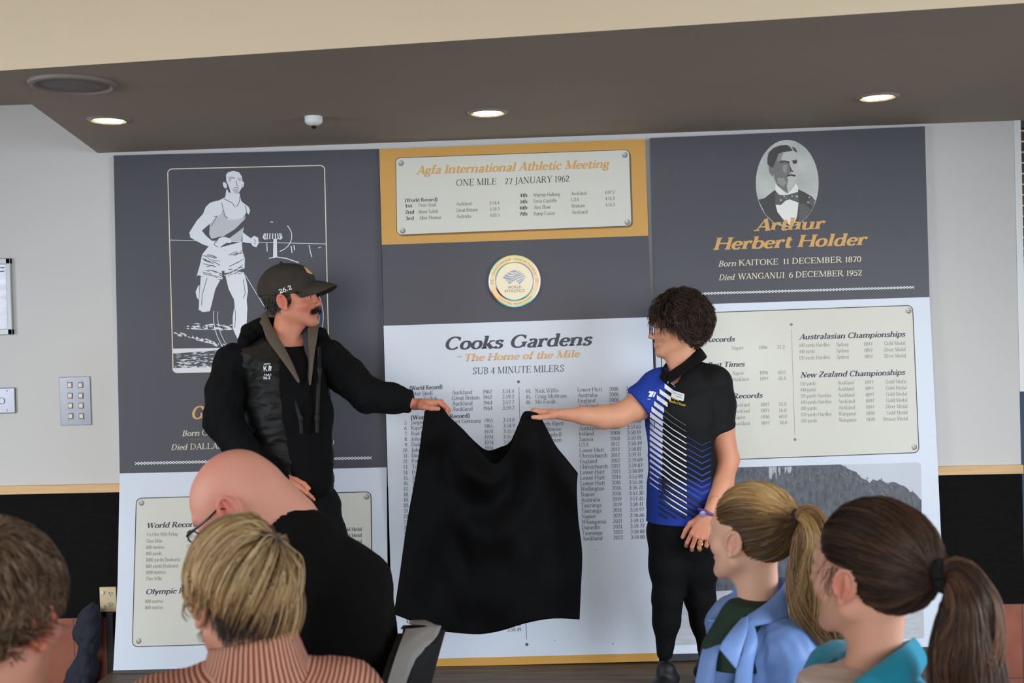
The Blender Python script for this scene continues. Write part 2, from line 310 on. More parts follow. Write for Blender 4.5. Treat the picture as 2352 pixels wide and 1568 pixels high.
struct('wall_front', MB().box((XL, YF - .15, 0), (-3.0, YF, ZC)).box((3.4, YF - .15, 0), (XR, YF, ZC)).box((-3.0, YF - .15, 0), (3.4, YF, .75)).box((-3.0, YF - .15, 3.1), (3.4, YF, ZC)), M_wall)
struct('ceiling', MB().box((XL, YF, ZC), (XR, .15, ZC + .1)), M_cream)
def prism(poly, z0, z1):
    n = len(poly); return [(x, y, z0) for x, y in poly] + [(x, y, z1) for x, y in poly], [list(range(n))[::-1], list(range(n, 2 * n))] + [[i, (i + 1) % n, n + (i + 1) % n, n + i] for i in range(n)]
ZS = 2.5575
sof = [(-1.302, 0), (-.985, -1.57), (2.105, -1.876), (XR, -2.09), (XR, 0)]
so = struct('ceiling.001', MB().add(*prism(sof, ZS, ZC)), [M_taupe, M_cream])
so.data.polygons[3].material_index = 1; so.data.polygons[4].material_index = 1
so2 = struct('ceiling.002', MB().add(*prism([(XL, 0), (XL, -1.24), (-.985, -1.57), (-1.302, 0)], 2.792, ZC)), [M_taupe, M_cream])
so2.data.polygons[3].material_index = 1
# low timber stage under the three boards
def plank_mat():
    m = mat('stage_timber', srgb(88, 73, 56), .55, var=(7, .42, (.5, 5, 1)), bump=(30, .2, (.3, 5, 1))); return m
M_stage = plank_mat()
struct('floor.001', MB().box((-1.27, -1.35, 0), (2.6, -.013, .2), .004), M_stage)
# window at the right edge: white reveal, glass, venetian blind, dim building outside
wn = struct('window_1', MB().box((2.824, -.004, 1.36), (2.853, .13, 2.56)).box((2.853, .02, 1.36), (4.1, .13, 1.39)).box((2.853, .09, 1.39), (2.88, .13, 2.56)), M_white)
gl = bpy.data.materials.new('window_glass'); gl.use_nodes = True; gb = gl.node_tree.nodes['Principled BSDF']; gb.inputs['Transmission Weight'].default_value = 1; gb.inputs['Roughness'].default_value = .02; gb.inputs['IOR'].default_value = 1.05
MB().box((2.88, .1, 1.39), (4.1, .106, 2.56)).build('pane', gl, wn)
struct('wall_outside', MB().box((2.0, 1.5, 0), (6.5, 1.6, 3.4)), mat('brown_outside_wall', srgb(96, 72, 48), .9, var=(5, .5)))
bl = empty('venetian_blind', (3.45, .05, 2.5)); tag(bl, 'venetian blind of thin white slats in the window at the far right edge', 'blind')
M_slat = mat('white_slat', srgb(225, 228, 230), .4)
for k in range(25):
    z = 2.515 - k * .0474; MB().box((2.862, .03, z), (4.05, .052, z + .004), M=None).build('slat', M_slat, bl)
MB().box((2.862, .025, 2.53), (4.05, .07, 2.556)).build('head_rail', mat('blind_rail', srgb(60, 60, 62), .5), bl)
MB().tube([(2.89, .04, 2.53), (2.89, .04, 1.4)], .0012, 6).build('cord', M_slat, bl)
# ------------------------------------------------------------------ the three display boards
import bmesh
M_board = mat('white_board_face', srgb(216, 225, 238), .38, spec=.35, var=(1.5, .012))
M_edge = mat('board_edge', srgb(170, 196, 214), .5)
M_dark = mat('slate_print', srgb(74, 74, 83), .42, spec=.35, var=(2.2, .05))
M_darkF = mat('slate_footer_print', srgb(62, 63, 70), .42, var=(2.2, .05))
M_gold = mat('gold_print', srgb(208, 158, 82), .42, spec=.35, var=(2, .03))
M_goldT = mat('gold_ink', srgb(214, 166, 96), .45)
M_goldP = mat('pale_gold_ink', srgb(222, 180, 122), .45)
M_plaq = mat('beige_print', srgb(214, 214, 204), .42, spec=.35, var=(2, .015))
M_line = mat('dark_outline_ink', srgb(72, 68, 68), .45)
M_ink = mat('navy_ink', srgb(62, 64, 80), .45)
M_black = mat('black_ink', srgb(40, 40, 44), .45)
M_grey = mat('grey_ink', srgb(112, 112, 118), .45)
M_greyl = mat('light_grey_ink', srgb(176, 176, 172), .45)
M_cream_ink = mat('cream_ink', srgb(226, 218, 190), .45)
M_wht = mat('white_ink', srgb(226, 230, 236), .45)
M_umber = mat('umber_ink', srgb(108, 84, 78), .45)
LIFT = .00028                                         # step between printed layers
class Board:
    def __init__(s, rows, lean, power, y0, label, thick=.01):
        s.rows = rows; s.lean = lean; s.pw = power; s.y0 = y0; s.root = None
        V = []; n = 14
        def edge(f):
            i = min(int(f), len(rows) - 2); t = f - i; a, b = np.array(rows[i], float), np.array(rows[i + 1], float); return a + (b - a) * t
        fs = np.linspace(0, len(rows) - 1, 40 * (len(rows) - 1) + 1); m = 2
        for back in (0, 1):
            for f in fs:
                xl, yl, xr, yr = edge(f)
                for k in range(m + 1):
                    t = k / m; p = s.pt(xl + (xr - xl) * t, yl + (yr - yl) * t, 0)
                    V.append(p + np.array([0, thick * back, 0]))
        F = []; mi = []; R = len(fs); w = m + 1; o = R * w
        for i in range(R - 1):
            for k in range(m):
                a = i * w + k; F.append((a, a + w, a + w + 1, a + 1)); mi.append(0); F.append((a + o, a + o + 1, a + o + w + 1, a + o + w)); mi.append(1)
            for k in (0, m): a = i * w + k; F.append((a, a + w, a + o + w, a + o) if k else (a + o, a + o + w, a + w, a)); mi.append(1)
        for k in range(m):
            F.append((k, k + 1, k + 1 + o, k + o)); mi.append(1); a = (R - 1) * w + k; F.append((a + o, a + o + 1, a + 1, a)); mi.append(1)
        s.root = mesh('display_board', V, F, [M_board, M_edge], mi=mi); tag(s.root, label, 'display board')
    def prof(s, z): return s.y0 - s.lean * max(0, (2.536 - z) / 2.336) ** s.pw
    def pt(s, px, py, lift):
        z = 1.5
        for _ in range(5): p = at(px, py, s.prof(z) - lift); z = p[2]
        return p
    def band(s, r0, r1, name, m, layer=1):
        """a band of print right across the board between two (xl, yl, xr, yr) rows"""
        n = max(2, int((r1[1] - r0[1]) / 12)); V = []; F = []
        for i in range(n + 1):
            t = i / n; a = np.array(r0, float) * (1 - t) + np.array(r1, float) * t
            for k in range(3): u = k / 2; V.append(s.pt(a[0] + (a[2] - a[0]) * u, a[1] + (a[3] - a[1]) * u, LIFT * layer))
        for i in range(n):
            for k in range(2): b = i * 3 + k; F.append((b, b + 3, b + 4, b + 1))
        return mesh(name, V, F, m, s.root)
    def prints(s, name, polys, m, layer=2):
        """flat inked shapes given by their outlines"""
        bm = bmesh.new()
        for i_, P_ in enumerate(polys):
            try: bm.faces.new([bm.verts.new((x, -y, i_ % 14)) for x, y in P_])
            except ValueError: pass
        ys = [-v.co.y for v in bm.verts]
        for y in np.arange(math.floor(min(ys) / 24) * 24 + 24, max(ys), 24):
            bmesh.ops.bisect_plane(bm, geom=bm.verts[:] + bm.edges[:] + bm.faces[:], plane_co=(0, -y, 0), plane_no=(0, 1, 0))
        bmesh.ops.triangulate(bm, faces=[f for f in bm.faces if len(f.verts) > 4])
        bm.verts.index_update(); V = [s.pt(v.co.x, -v.co.y, LIFT * layer + 1e-5 * v.co.z) for v in bm.verts]; F = [[v.index for v in f.verts] for f in bm.faces]; bm.free()
        return mesh(name, V, F, m, s.root)
    def text(s, name, items, m, layer=3):
        """items: (text, x left, y baseline left, x right, y baseline right, cap height px, style)"""
        V = []; F = []
        for it in items:
            t, xa, ya, xb, yb, cap, st = it; v, f, adv = glyph_run(t, **st)
            if not len(v): continue
            x0, x1 = v[:, 0].min(), v[:, 0].max(); n = len(V); k = (v[:, 0] - x0) / max(x1 - x0, 1); L = math.hypot(xb - xa, yb - ya); ux, uy = (xb - xa) / L, (yb - ya) / L
            up = cap / 700.0
            for (kk, (gx, gy), zo) in zip(k, v, glyph_run.order):
                d = kk * L; V.append(s.pt(xa + ux * d + gy * up * .027, ya + uy * d - gy * up, LIFT * layer + 1.2e-5 * zo))
            F += [tuple(i + n for i in q) for q in f]
        return mesh(name, V, F, m, s.root)
def rrect(tl, tr, br, bl, r=12, n=5):
    P4 = [np.array(p, float) for p in (tl, tr, br, bl)]; out = []
    for i in range(4):
        p, a, b = P4[i], P4[i - 1], P4[(i + 1) % 4]; da = (a - p) / np.linalg.norm(a - p); db = (b - p) / np.linalg.norm(b - p); c = p + (da + db) * r
        for t in np.linspace(0, math.pi / 2, n): out.append(tuple(c - db * r * math.cos(t) - da * r * math.sin(t)))
    return out
def rframe(tl, tr, br, bl, w, r=12):
    a = rrect(tl, tr, br, bl, r); q = [np.array(p, float) for p in (tl, tr, br, bl)]; c = sum(q) / 4
    sh = [tuple(p + np.sign(c - p) * w) for p in q]; b = rrect(*sh, max(r - w, 1)); n = len(a)
    return [[a[i], a[(i + 1) % n], b[(i + 1) % n], b[i]] for i in range(n)]
def disc(x, y, r, n=14, ry=None): return [(x + r * math.cos(a), y + (ry or r) * math.sin(a)) for a in np.linspace(0, 2 * math.pi, n, endpoint=False)]
def strokes(pts, w, closed=False):
    pts = [np.array(p, float) for p in pts]; out = []
    for a, b in zip(pts[:-1], pts[1:]):
        d = (b - a) / (np.linalg.norm(b - a) + 1e-6); n = np.array([-d[1], d[0]]) * w / 2; out.append([tuple(a + n), tuple(b + n), tuple(b - n), tuple(a - n)])
    return out
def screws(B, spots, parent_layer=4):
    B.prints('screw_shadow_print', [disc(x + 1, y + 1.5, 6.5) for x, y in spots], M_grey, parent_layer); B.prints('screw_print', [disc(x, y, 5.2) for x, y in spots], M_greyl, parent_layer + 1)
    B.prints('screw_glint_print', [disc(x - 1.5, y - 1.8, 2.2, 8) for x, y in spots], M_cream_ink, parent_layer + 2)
def crosses(B, xa, ya, xb, yb, n, h, layer=3):
    P_ = []
    for i in range(n):
        t0, t1 = i / n, (i + 1.25) / n; x0, x1 = xa + (xb - xa) * t0, xa + (xb - xa) * t1; y0, y1 = ya + (yb - ya) * t0, ya + (yb - ya) * t1
        P_ += strokes([(x0, y0 - h), (x1, y1 + h)], 1.6) + strokes([(x0, y0 + h), (x1, y1 - h)], 1.6)
    B.prints('chain_pattern', P_, M_wht, layer)
def table(B, name, cols, n, y0, dy, cap, st, m, layer=4, slope=-.026):
    """cols: [(x left at row 0, dx per row, 'l' or 'r', [texts])], baselines y0 + slope*(x-x0)"""
    items = []
    for (x, dx, al, wch, tx) in cols:
        for k, t in enumerate(tx):
            if not t: continue
            v, f, adv = glyph_run(t, **st); wd = (v[:, 0].max() - v[:, 0].min()) * cap / 700 * wch * .86
            xl = x + dx * k if al == 'l' else x + dx * k - wd; yl = y0 + dy * k + slope * (xl - cols[0][0]); items.append((t, xl, yl, xl + wd, yl + slope * wd, cap, st))
    B.text(name, items, m, layer)

# ---- middle board
B2 = Board([(871, 343, 1481, 320), (877, 562, 1489, 541), (881, 748, 1497, 728), (888, 1000, 1505, 982), (899, 1380, 1510, 1363), (904, 1514.5, 1513, 1499), (905, 1533, 1514, 1518)], .06, .8, -.03,
           'white board headed Cooks Gardens with gold header, partly hidden by the black cloth')
B2.band((871, 343, 1481, 320), (877, 562, 1489, 541), 'header_band', M_gold)
B2.band((877, 562, 1489, 541), (881, 748, 1497, 728), 'slate_band', M_dark)
B2.band((904, 1514.5, 1513, 1499), (905, 1533, 1514, 1518), 'footer_band', M_gold)
q = ((908, 362), (1446, 343), (1451.5, 519), (911, 540))
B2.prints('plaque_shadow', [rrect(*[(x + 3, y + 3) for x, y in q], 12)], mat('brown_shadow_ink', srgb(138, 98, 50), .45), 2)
B2.prints('plaque_print', [rrect(*q, 11)], M_plaq, 3); B2.prints('plaque_outline', rframe(*q, 1.3, 11), M_line, 4)
screws(B2, [(920, 373), (1434, 354), (1440, 508.5), (924, 528)])
B2.text('heading_lettering', [('Agfa International Athletic Meeting', 955, 400.5, 1400, 385, 19.5, FAT)], M_goldT, 4)
B2.text('date_lettering', [('ONE MILE', 1048, 427, 1140, 423.5, 15, REG), ('27 JANUARY 1962', 1160, 423.5, 1307, 417, 15, REG)], M_black, 4)
rb = []; rr_ = []
rb += [('(World Record)', 930.5, 464, 1004.5, 461.5, 8, BOLD)]
for t, y in (('1st', 476.5), ('2nd', 491), ('3rd', 505.5)): rb.append((t, 931, y, 931 + {'1st': 16, '2nd': 20.5, '3rd': 19.5}[t], y - .5, 8.5, BOLD))
for t, y in (('4th', 452.5), ('5th', 467), ('6th', 481), ('7th', 495)): rb.append((t, 1193.5, y, 1211.5, y - .5, 8.5, BOLD))
B2.text('place_lettering', rb, M_black, 4)
for t, x, y, x1 in (('Peter Snell', 961.5, 475, 1001.5), ('Bruce Tulloh', 962, 490, 1006), ('Albie Thomas', 962.5, 504, 1013), ('Auckland', 1047.5, 472, 1083), ('Great Britain', 1047.5, 486.5, 1097), ('Australia', 1048, 500.5, 1081.5), ('3:54.4', 1124, 469.5, 1146.5), ('3:59.3', 1124.5, 484, 1147), ('4:03.5', 1125, 498, 1147),
                    ('Murray Halberg', 1225, 451.5, 1286), ('Ernie Cunliffe', 1225.5, 465.5, 1279), ('Alex Shaw', 1226, 480, 1265), ('Barry Cossar', 1226, 494.5, 1275), ('Auckland', 1311.5, 448, 1347), ('USA', 1312, 462.5, 1330), ('Waikato', 1312, 476.5, 1344), ('Auckland', 1312.5, 491, 1349), ('4:07.2', 1389, 445.5, 1411.5), ('4:14.3', 1389.5, 459.5, 1411.5), ('4:14.3', 1390, 474, 1412)):
    rr_.append((t, x, y, x1, y - .03 * (x1 - x), 8, REG))
B2.text('result_lettering', rr_, M_black, 4)
B2.text('title_lettering', [('Cooks', 1023, 803, 1157, 799, 29, FAT), ('Gardens', 1173, 798.5, 1361, 792, 29, FAT)], M_ink, 3)
B2.text('subtitle_lettering', [('\u2013', 1049, 824.5, 1061, 824, 15, FAT), ('The Home of the Mile', 1068, 829.5, 1333, 820, 16.5, FAT)], M_goldP, 3)
B2.text('section_lettering', [('SUB 4 MINUTE MILERS', 1086, 859.5, 1295, 853, 15.5, REG)], M_ink, 3)
def diam(x, y, r): return [(x - r, y), (x, y - r), (x + r, y), (x, y + r)]
B2.prints('divider_print', [diam(1191, 876.5, 4.2), diam(1210, 1479.5, 4.5)] + strokes([(1191.8, 889), (1209.5, 1468)], 1.0), M_umber, 3)
B2.text('note_lettering', [('(World Record)', 941, 896, 1016, 892.5, 9.5, BOLD), ('(World Indoor Record)', 944, 963.5, 1078.5, 958.5, 9.5, BOLD)], M_black, 3)
DY = 12.72
L1 = ['Auckland', 'Great Britain', 'Auckland', 'Auckland']; T1 = ['3:54.4', '3:59.3', '3:57.7', '3:59.2']
table(B2, 'record_lettering', [(941, .1, 'l', 1.0, ['Peter Snell', 'Bruce Tulloh', 'John Davies']), (1037.8, .25, 'l', 1.0, L1), (1109.8, .35, 'l', 1.02, ['1962', '1962', '1964', '1964']), (1153.3, .35, 'l', 1.02, T1)], 4, 908.3, DY, 9.6, REG, M_ink, 3)
nums = ['%d.' % i for i in range(5, 44)]
nm = ['Jurgen May', 'Kipchoge', 'Rod Dixon', 'John Walker', 'Dick', 'John', 'Dick', 'Peter', 'Tony', 'H', 'Jo', 'T', 'R'] + [''] * 24 + ['Hamish', 'Si Alexander']
pl = ['East Germany'] + [''] * 37 + ['Auckland']; yr = ['1965', '1965', '1974', '1974', '1974', '1976'] + [''] * 32 + ['2001']; tm = ['3:53.8', '3:54.9', '3:55.5', '3:55.6', '3:56.0'] + [''] * 32 + ['3:58.73', '3:59.49']
table(B2, 'record_lettering', [(935.5, .23, 'r', 1.0, nums), (943.5, .33, 'l', 1.0, nm), (1037, .45, 'l', 1.0, pl), (1112.3, .37, 'l', 1.02, yr), (1155.3, .26, 'l', 1.02, tm)], 39, 974.5, 12.68, 9.4, REG, M_ink, 3)
PL = ['Lower Hutt', 'Australia', 'England', 'Auckland', '', '', '', 'Auckland', 'Ireland', 'Somoa', 'USA', 'Lower Hutt', 'Christchurch', 'England', 'Christchurch', 'Lower Hutt', 'Lower Hutt', 'Lower Hutt', 'Wellington', 'Napier', 'Australia', 'Tauranga', 'Tauranga', 'Napier', 'Whanganui', 'Dunedin', 'Tauranga', 'Auckland']
YR = ['2006', '2006', '2006', '2006', '', '', '', '2008', '2008', '2008', '2012', '2012', '2012', '2012', '2012', '2013', '2014', '2016', '2016', '2016', '2019', '2019', '2021', '2021', '2021', '2021', '2022', '2022']
TM = ['3:52.75', '3:54.0', '', '', '', '', '3:57.90', '3:57.65', '3:58.19', '3:59.91', '3:58.49', '3:58.81', '3:59.11', '3:59.69', '3:59.87', '3:58.09', '3:55.98', '3:55.56', '3:56.72', '3:57.30', '3:57.45', '3:58.41', '3:54.97', '3:56.66', '3:59.13', '3:59.77', '3:58.88', '3:59.80']
NM = ['Nick Willis', 'Craig Mottram', 'Mo Farah', '', '', '', 'Gareth Hyett', 'Adrian Blincoe', 'Campbell', 'Curreen']
table(B2, 'record_lettering', [(1219.5, .3, 'r', 1.0, ['44.', '45.', '46.']), (1228.5, .35, 'l', 1.0, NM[:7]), (1286.5, .35, 'r', 1.0, [''] * 7 + NM[7:]), (1326.5, .38, 'l', 1.0, PL), (1398.5, .4, 'l', 1.02, YR), (1437, .43, 'l', 1.02, TM)], 28, 902.3, 12.66, 9.6, REG, M_ink, 3, -.0275)
B2.prints('scuff_print', [disc(1408, 1478, 1.6, 6), disc(1274, 1470, 1.6, 6, 1.0), disc(1370, 1263, 1.2, 6)], M_grey, 3)
# ---- left board
B1 = Board([(261, 357, 870, 342), (275, 1087, 888, 1073), (270, 1343, 890, 1326), (260, 1539, 893, 1524), (258.5, 1568, 894, 1553)], .115, 3.2, -.02,
           'left slate and white board with a runner photo, behind the man in the cap')
B1.band((261, 357, 870, 342), (275, 1087, 888, 1073), 'header_band', M_dark)
B1.band((260, 1539, 893, 1524), (258.5, 1568, 894, 1553), 'footer_band', M_darkF)
q = ((312, 1143), (853, 1128), (857, 1470), (303, 1486))
B1.prints('plaque_print', [rrect(*q, 13)], M_plaq, 2); B1.prints('plaque_outline', rframe(*q, 2, 13), M_line, 3); screws(B1, [(324, 1153), (841, 1139), (846, 1458), (317.5, 1470)], 3)
B1.text('heading_lettering', [('World Records', 338, 1212.5, 463, 1208.5, 12, FAT), ('Olympic Record', 335.5, 1364.5, 470, 1360, 12, FAT)], M_ink, 3)
rows = [('4 x One Mile Relay', 336.5, 1231, 408.5), ('One Mile', 336.5, 1246.5, 372.5), ('800 metres', 336, 1260.5, 377), ('880 yards', 335.5, 1275, 371), ('1000 yards (Indoors)', 335.5, 1289.5, 413.5), ('880 yards (Indoors)', 335.5, 1304, 409), ('1000 metres', 335.5, 1318, 380.5), ('One Mile', 335, 1332.5, 372), ('800 metres', 333.5, 1384.5, 374.5), ('800 metres', 333, 1399, 374.5), ('Dunedin', 428.5, 1229.5, 462), ('Wanganui', 428.5, 1244, 468), ('Christchurch', 428.5, 1258.5, 480), ('Christchurch', 428.5, 1273, 480), ('London', 428.5, 1287.5, 458),
        ('Gold Medal', 786, 1219.5, 831, 1), ('Gold Medal', 786, 1233.5, 831, 1), ('Gold Medal', 786, 1248, 831, 1)]
B1.text('result_lettering', [(r[0], r[1], r[2], r[3], r[2] - .02 * (r[3] - r[1]), 8.4, BOLD if len(r) > 4 else REG) for r in rows], mat('charcoal_ink', srgb(86, 86, 94), .45), 3)
B1.text('name_lettering', [('George', 441, 962, 560, 958, 29, FAT)], M_goldT, 2)
B1.text('date_lettering', [('Born', 418, 1001.5, 458, 1000, 13, BI), ('OPUNAKE', 464, 1000, 560, 997, 13.5, REG), ('Died', 393, 1033.5, 431, 1032, 13, BI), ('DALLAS', 437, 1032, 510, 1030, 13.5, REG), ('2019', 726, 1024, 767, 1022.5, 13.5, REG)], M_cream_ink, 2)
B1.prints('rule_print', strokes([(437, 1009.5), (560, 1006)], 1.2), M_umber, 2)
crosses(B1, 310, 1064, 852, 1051, 74, 3.2, 2)
B1.prints('frame_line', rframe((384, 387), (746.5, 378.5), (757, 848), (396.5, 857), 2.2, 11), M_cream_ink, 2)
def c6(*pts): return [(380 + x / 3.136, 370 + y / 3.136) for x, y in pts]     # traced on an enlargement of the runner print
M_p1 = mat('photo_white', srgb(222, 226, 234), .45); M_p2 = mat('photo_grey', srgb(150, 152, 156), .45); M_p3 = M_dark
skin = [c6((436, 100), (450, 80), (490, 70), (530, 80), (550, 110), (556, 150), (550, 190), (530, 225), (505, 236), (475, 228), (452, 200), (440, 160)),
        c6((413, 155), (425, 150), (440, 165), (445, 190), (430, 198), (417, 180)), c6((556, 145), (568, 155), (562, 185), (553, 192)),
        c6((440, 200), (455, 210), (505, 236), (535, 230), (545, 285), (560, 300), (600, 330), (610, 355), (600, 385), (585, 370), (570, 400), (520, 420), (450, 420), (400, 330), (380, 285), (430, 260)),
        c6((370, 285), (410, 280), (415, 330), (400, 380), (370, 400), (340, 430), (300, 470), (265, 500), (285, 530), (330, 570), (380, 590), (385, 620), (330, 620), (270, 600), (215, 570), (180, 550), (172, 515), (190, 485), (225, 430), (270, 380), (290, 330), (320, 300)),
        c6((365, 590), (385, 555), (420, 542), (460, 550), (478, 572), (470, 590), (440, 588), (420, 600), (385, 625)),
        c6((405, 300), (560, 300), (580, 360), (565, 480), (555, 520), (545, 580), (480, 575), (440, 545), (390, 545), (330, 560), (312, 520), (318, 450), (350, 400), (390, 360)),
        c6((555, 510), (580, 530), (615, 555), (640, 537), (668, 552), (672, 590), (655, 620), (630, 612), (615, 590), (580, 588), (555, 580)),
        c6((310, 615), (400, 620), (550, 580), (555, 650), (572, 700), (570, 770), (430, 820), (410, 850), (340, 850), (235, 820), (225, 830), (250, 740), (265, 670)),
        c6((255, 830), (300, 835), (395, 855), (360, 920), (335, 1020), (320, 1080), (270, 1087), (240, 1070), (245, 960)), c6((235, 900), (246, 890), (240, 1000), (225, 980), (217, 940)),
        c6((430, 815), (500, 790), (565, 800), (585, 870), (595, 930), (585, 1000), (590, 1060), (585, 1170), (545, 1220), (520, 1280), (500, 1240), (485, 1200), (485, 1120), (495, 1050), (490, 990), (455, 920))]
B1.prints('photo_singlet_print', [skin.pop(6)], mat('photo_singlet_tone', srgb(192, 196, 203), .45), 2); pr = B1.prints('photo_print', skin, M_p1, 2); pr['label'] = 'high contrast photograph of a runner in shorts and singlet'
dk = [c6((355, 565), (420, 540), (500, 490), (570, 420), (590, 390), (597, 430), (560, 480), (460, 555), (430, 545), (390, 545)), c6((440, 140), (462, 200), (470, 228), (455, 225), (445, 200)),
      c6((262, 500), (320, 450), (315, 530), (335, 565), (300, 545)), c6((405, 790), (425, 790), (425, 830), (412, 850))]
dk += strokes(c6((470, 118), (500, 122)), 1.6) + strokes(c6((520, 128), (545, 130)), 1.6) + strokes(c6((510, 140), (515, 175), (525, 180)), 1.2) + strokes(c6((495, 190), (530, 194)), 1.6)
for i in range(64):
    a = RNG.random(); b = RNG.random(); x = 262 + a * 300; y = 640 + b * 190
    if abs(x - 400) < 50 and y < 790: continue
    l = 25 + RNG.random() * 55; sl = (.35 if x < 400 else -.3) + RNG.normal() * .2
    if x + l > 570: continue
    dk += strokes(c6((x, y), (x + l * .5, y + sl * l * .5 + RNG.normal() * 4), (x + l, y + sl * l)), .9 + RNG.random() * .9)
for (a, b, c_) in (((405, 300), (430, 400), (455, 410)), ((575, 320), (585, 370), (560, 410)), ((420, 270), (480, 300), (500, 330)), ((540, 240), (530, 300), (510, 330)), ((350, 400), (370, 395), (330, 470)), ((560, 850), (575, 950), (560, 990)), ((490, 990), (505, 1100), (500, 1200)), ((360, 580), (350, 600), (380, 620)), ((640, 560), (650, 580), (640, 600)), ((300, 840), (265, 960), (260, 1040))):
    dk += strokes(c6(a, b, c_), 1.3)
B1.prints('photo_dark_print', dk, M_p3, 3)
gd = []
for i in range(420):
    b = RNG.random() ** .7; y = 1350 + b * 165; x = 60 + RNG.random() * 700; wd = (8 + RNG.random() * 46); h = 1.5 + RNG.random() * 7 * b + 1
    if y > 1512: continue
    gd.append(c6((x, y), (x + wd * .5, y - h * .6), (x + wd, y + RNG.normal() * 3), (x + wd * .5, y + h * .6)))
for i in range(60):
    x = 140 + RNG.random() * 330; y = 1170 + RNG.random() * 45; wd = 8 + RNG.random() * 50; gd.append(c6((x, y), (x + wd * .6, y - 4), (x + wd, y + 3), (x + wd * .4, y + 4)))
for i in range(50):
    t = RNG.random(); x = 55 + 420 * t; y = 1228 + 120 * t + RNG.normal() * 7; wd = 10 + RNG.random() * 36; gd.append(c6((x, y), (x + wd * .5, y - 4), (x + wd, y + 10), (x + wd * .5, y + 6)))
gd += [c6((55, 1350), (400, 1345), (400, 1360), (55, 1385)), c6((52, 1490), (430, 1480), (430, 1518), (70, 1520), (52, 1505))]
gd += strokes(c6((36, 568), (1160, 596)), 1.3)
for r in (365, 395):
    for a0, a1 in ((-.45, .2), (1.05, 3.25)): gd += strokes(c6(*[(742 + r * math.cos(a), 1120 + r * .98 * math.sin(a)) for a in np.linspace(a0, a1, 30)]), 1.1 if r < 380 else 1.5)
gd += strokes(c6((575, 820), (735, 1085)), 1.4) + strokes(c6((800, 690), (870, 700), (960, 730)), 2.2) + strokes(c6((745, 700), (780, 690)), 2)
for i in range(9):                                   # ribbed dome of the lamp and its stem
    a = -1.2 + 2.4 * i / 8; gd += strokes(c6((772 + 62 * math.sin(a), 520), (772 + 74 * math.sin(a), 545 + 12 * math.cos(a)), (772 + 58 * math.sin(a), 565 - 4 * math.cos(a))), 2.4)
gd += [c6((778, 560), (802, 560), (805, 690), (775, 700))] + strokes(c6(*[(772 + 138 * math.cos(a), 540 + 118 * math.sin(a)) for a in np.linspace(-.7, 1.2, 14)]), 1.8) + strokes(c6((730, 590), (733, 650)), 2) + strokes(c6((755, 435), (775, 440)), 2) + strokes(c6((905, 610), (912, 660)), 2.4) + strokes(c6((925, 605), (930, 640)), 2.4) + strokes(c6((1035, 605), (1045, 660), (1055, 690)), 2) + strokes(c6((1100, 625), (1120, 618)), 1.6)
B1.prints('photo_detail_print', gd, M_p1, 4)
gy = [c6((452, 118), (470, 108), (476, 126), (470, 146), (458, 148)), c6((520, 118), (545, 120), (548, 140), (530, 146)), c6((480, 200), (530, 200), (522, 226), (500, 232))]
B1.prints('photo_grey_print', gy, mat('photo_pale_grey', srgb(186, 189, 195), .45), 4)
# ---- right board
B3 = Board([(1493, 317, 2124, 290), (1503, 702, 2135, 682), (1513, 1100, 2154, 1070), (1519, 1330, 2165, 1305), (1523, 1502, 2172, 1484), (1524, 1518, 2173, 1500)], .055, 1.5, -.025,
           'right slate and white board with an oval portrait, behind the woman in the polo shirt')
B3.band((1493, 317, 2124, 290), (1503, 702, 2135, 682), 'header_band', M_dark)
B3.band((1523, 1502, 2172, 1484), (1524, 1518, 2173, 1500), 'footer_band', M_darkF)
q = ((1515, 720.5), (2097, 700), (2112, 1040), (1525, 1062))
B3.prints('plaque_print', [rrect(*q, 13)], M_plaq, 2); B3.prints('plaque_outline', rframe(*q, 2, 13), M_line, 3); screws(B3, [(2086, 712), (2099, 1025)], 3)
B3.text('name_lettering', [('Arthur', 1731, 530.5, 1896, 525, 27.5, FAT), ('Herbert Holder', 1638, 574, 1993, 562, 28, FAT)], M_goldT, 6)
B3.text('date_lettering', [('Born', 1650, 612, 1690.5, 610.5, 13, BI), ('KAITOKE', 1697, 610, 1787, 607, 13.5, dict(T=104, t=46)), ('11 DECEMBER 1870', 1799, 606.5, 1978, 601, 13.5, dict(T=104, t=46)), ('Died', 1651, 643.5, 1688, 642, 13, BI), ('WANGANUI', 1695, 641.5, 1801, 638, 13.5, dict(T=104, t=46)), ('6 DECEMBER 1952', 1812, 637.5, 1979, 632.5, 13.5, dict(T=104, t=46))], M_cream_ink, 3)
B3.prints('rule_print', strokes([(1667, 621.5), (1964, 611.5)], 1.2), M_umber, 3)
crosses(B3, 1597, 674.5, 2098, 659.5, 68, 2.6, 3)
B3.text('heading_lettering', [('Records', 1620, 785.5, 1688.5, 783.5, 11.5, FAT), ('Best Times', 1625, 843.5, 1711, 841, 11.5, FAT), ('Wanganui Records', 1590, 917.5, 1752, 913, 11.5, FAT), ('Australasian Championships', 1835, 779.5, 2080, 772.5, 12.5, FAT), ('New Zealand Championships', 1838, 867, 2079, 860.5, 12.5, FAT)], M_ink, 3)
B3.prints('divider_print', [diam(1817.5, 745, 4.2), diam(1826, 1009, 4.2)] + strokes([(1817.8, 757), (1825.5, 997)], .8), mat('taupe_ink', srgb(140, 130, 124), .45), 3)
def tb(rows, cap=8.6):
    out = []
    for y, cells in rows:
        for t, x0, x1 in cells: yy = y - .021 * (x0 - 1680); out.append((t, x0, yy, x1, yy - .021 * (x1 - x0), cap, REG))
    return out
def left(y, pl, yr_, tm_, sh=0): return (y, [(pl, 1680 + sh, 1680 + sh + {'Napier': 27, 'Auckland': 37}[pl]), (yr_, 1743 + sh, 1762 + sh), (tm_, 1784.5 + sh, 1801.5 + sh)])
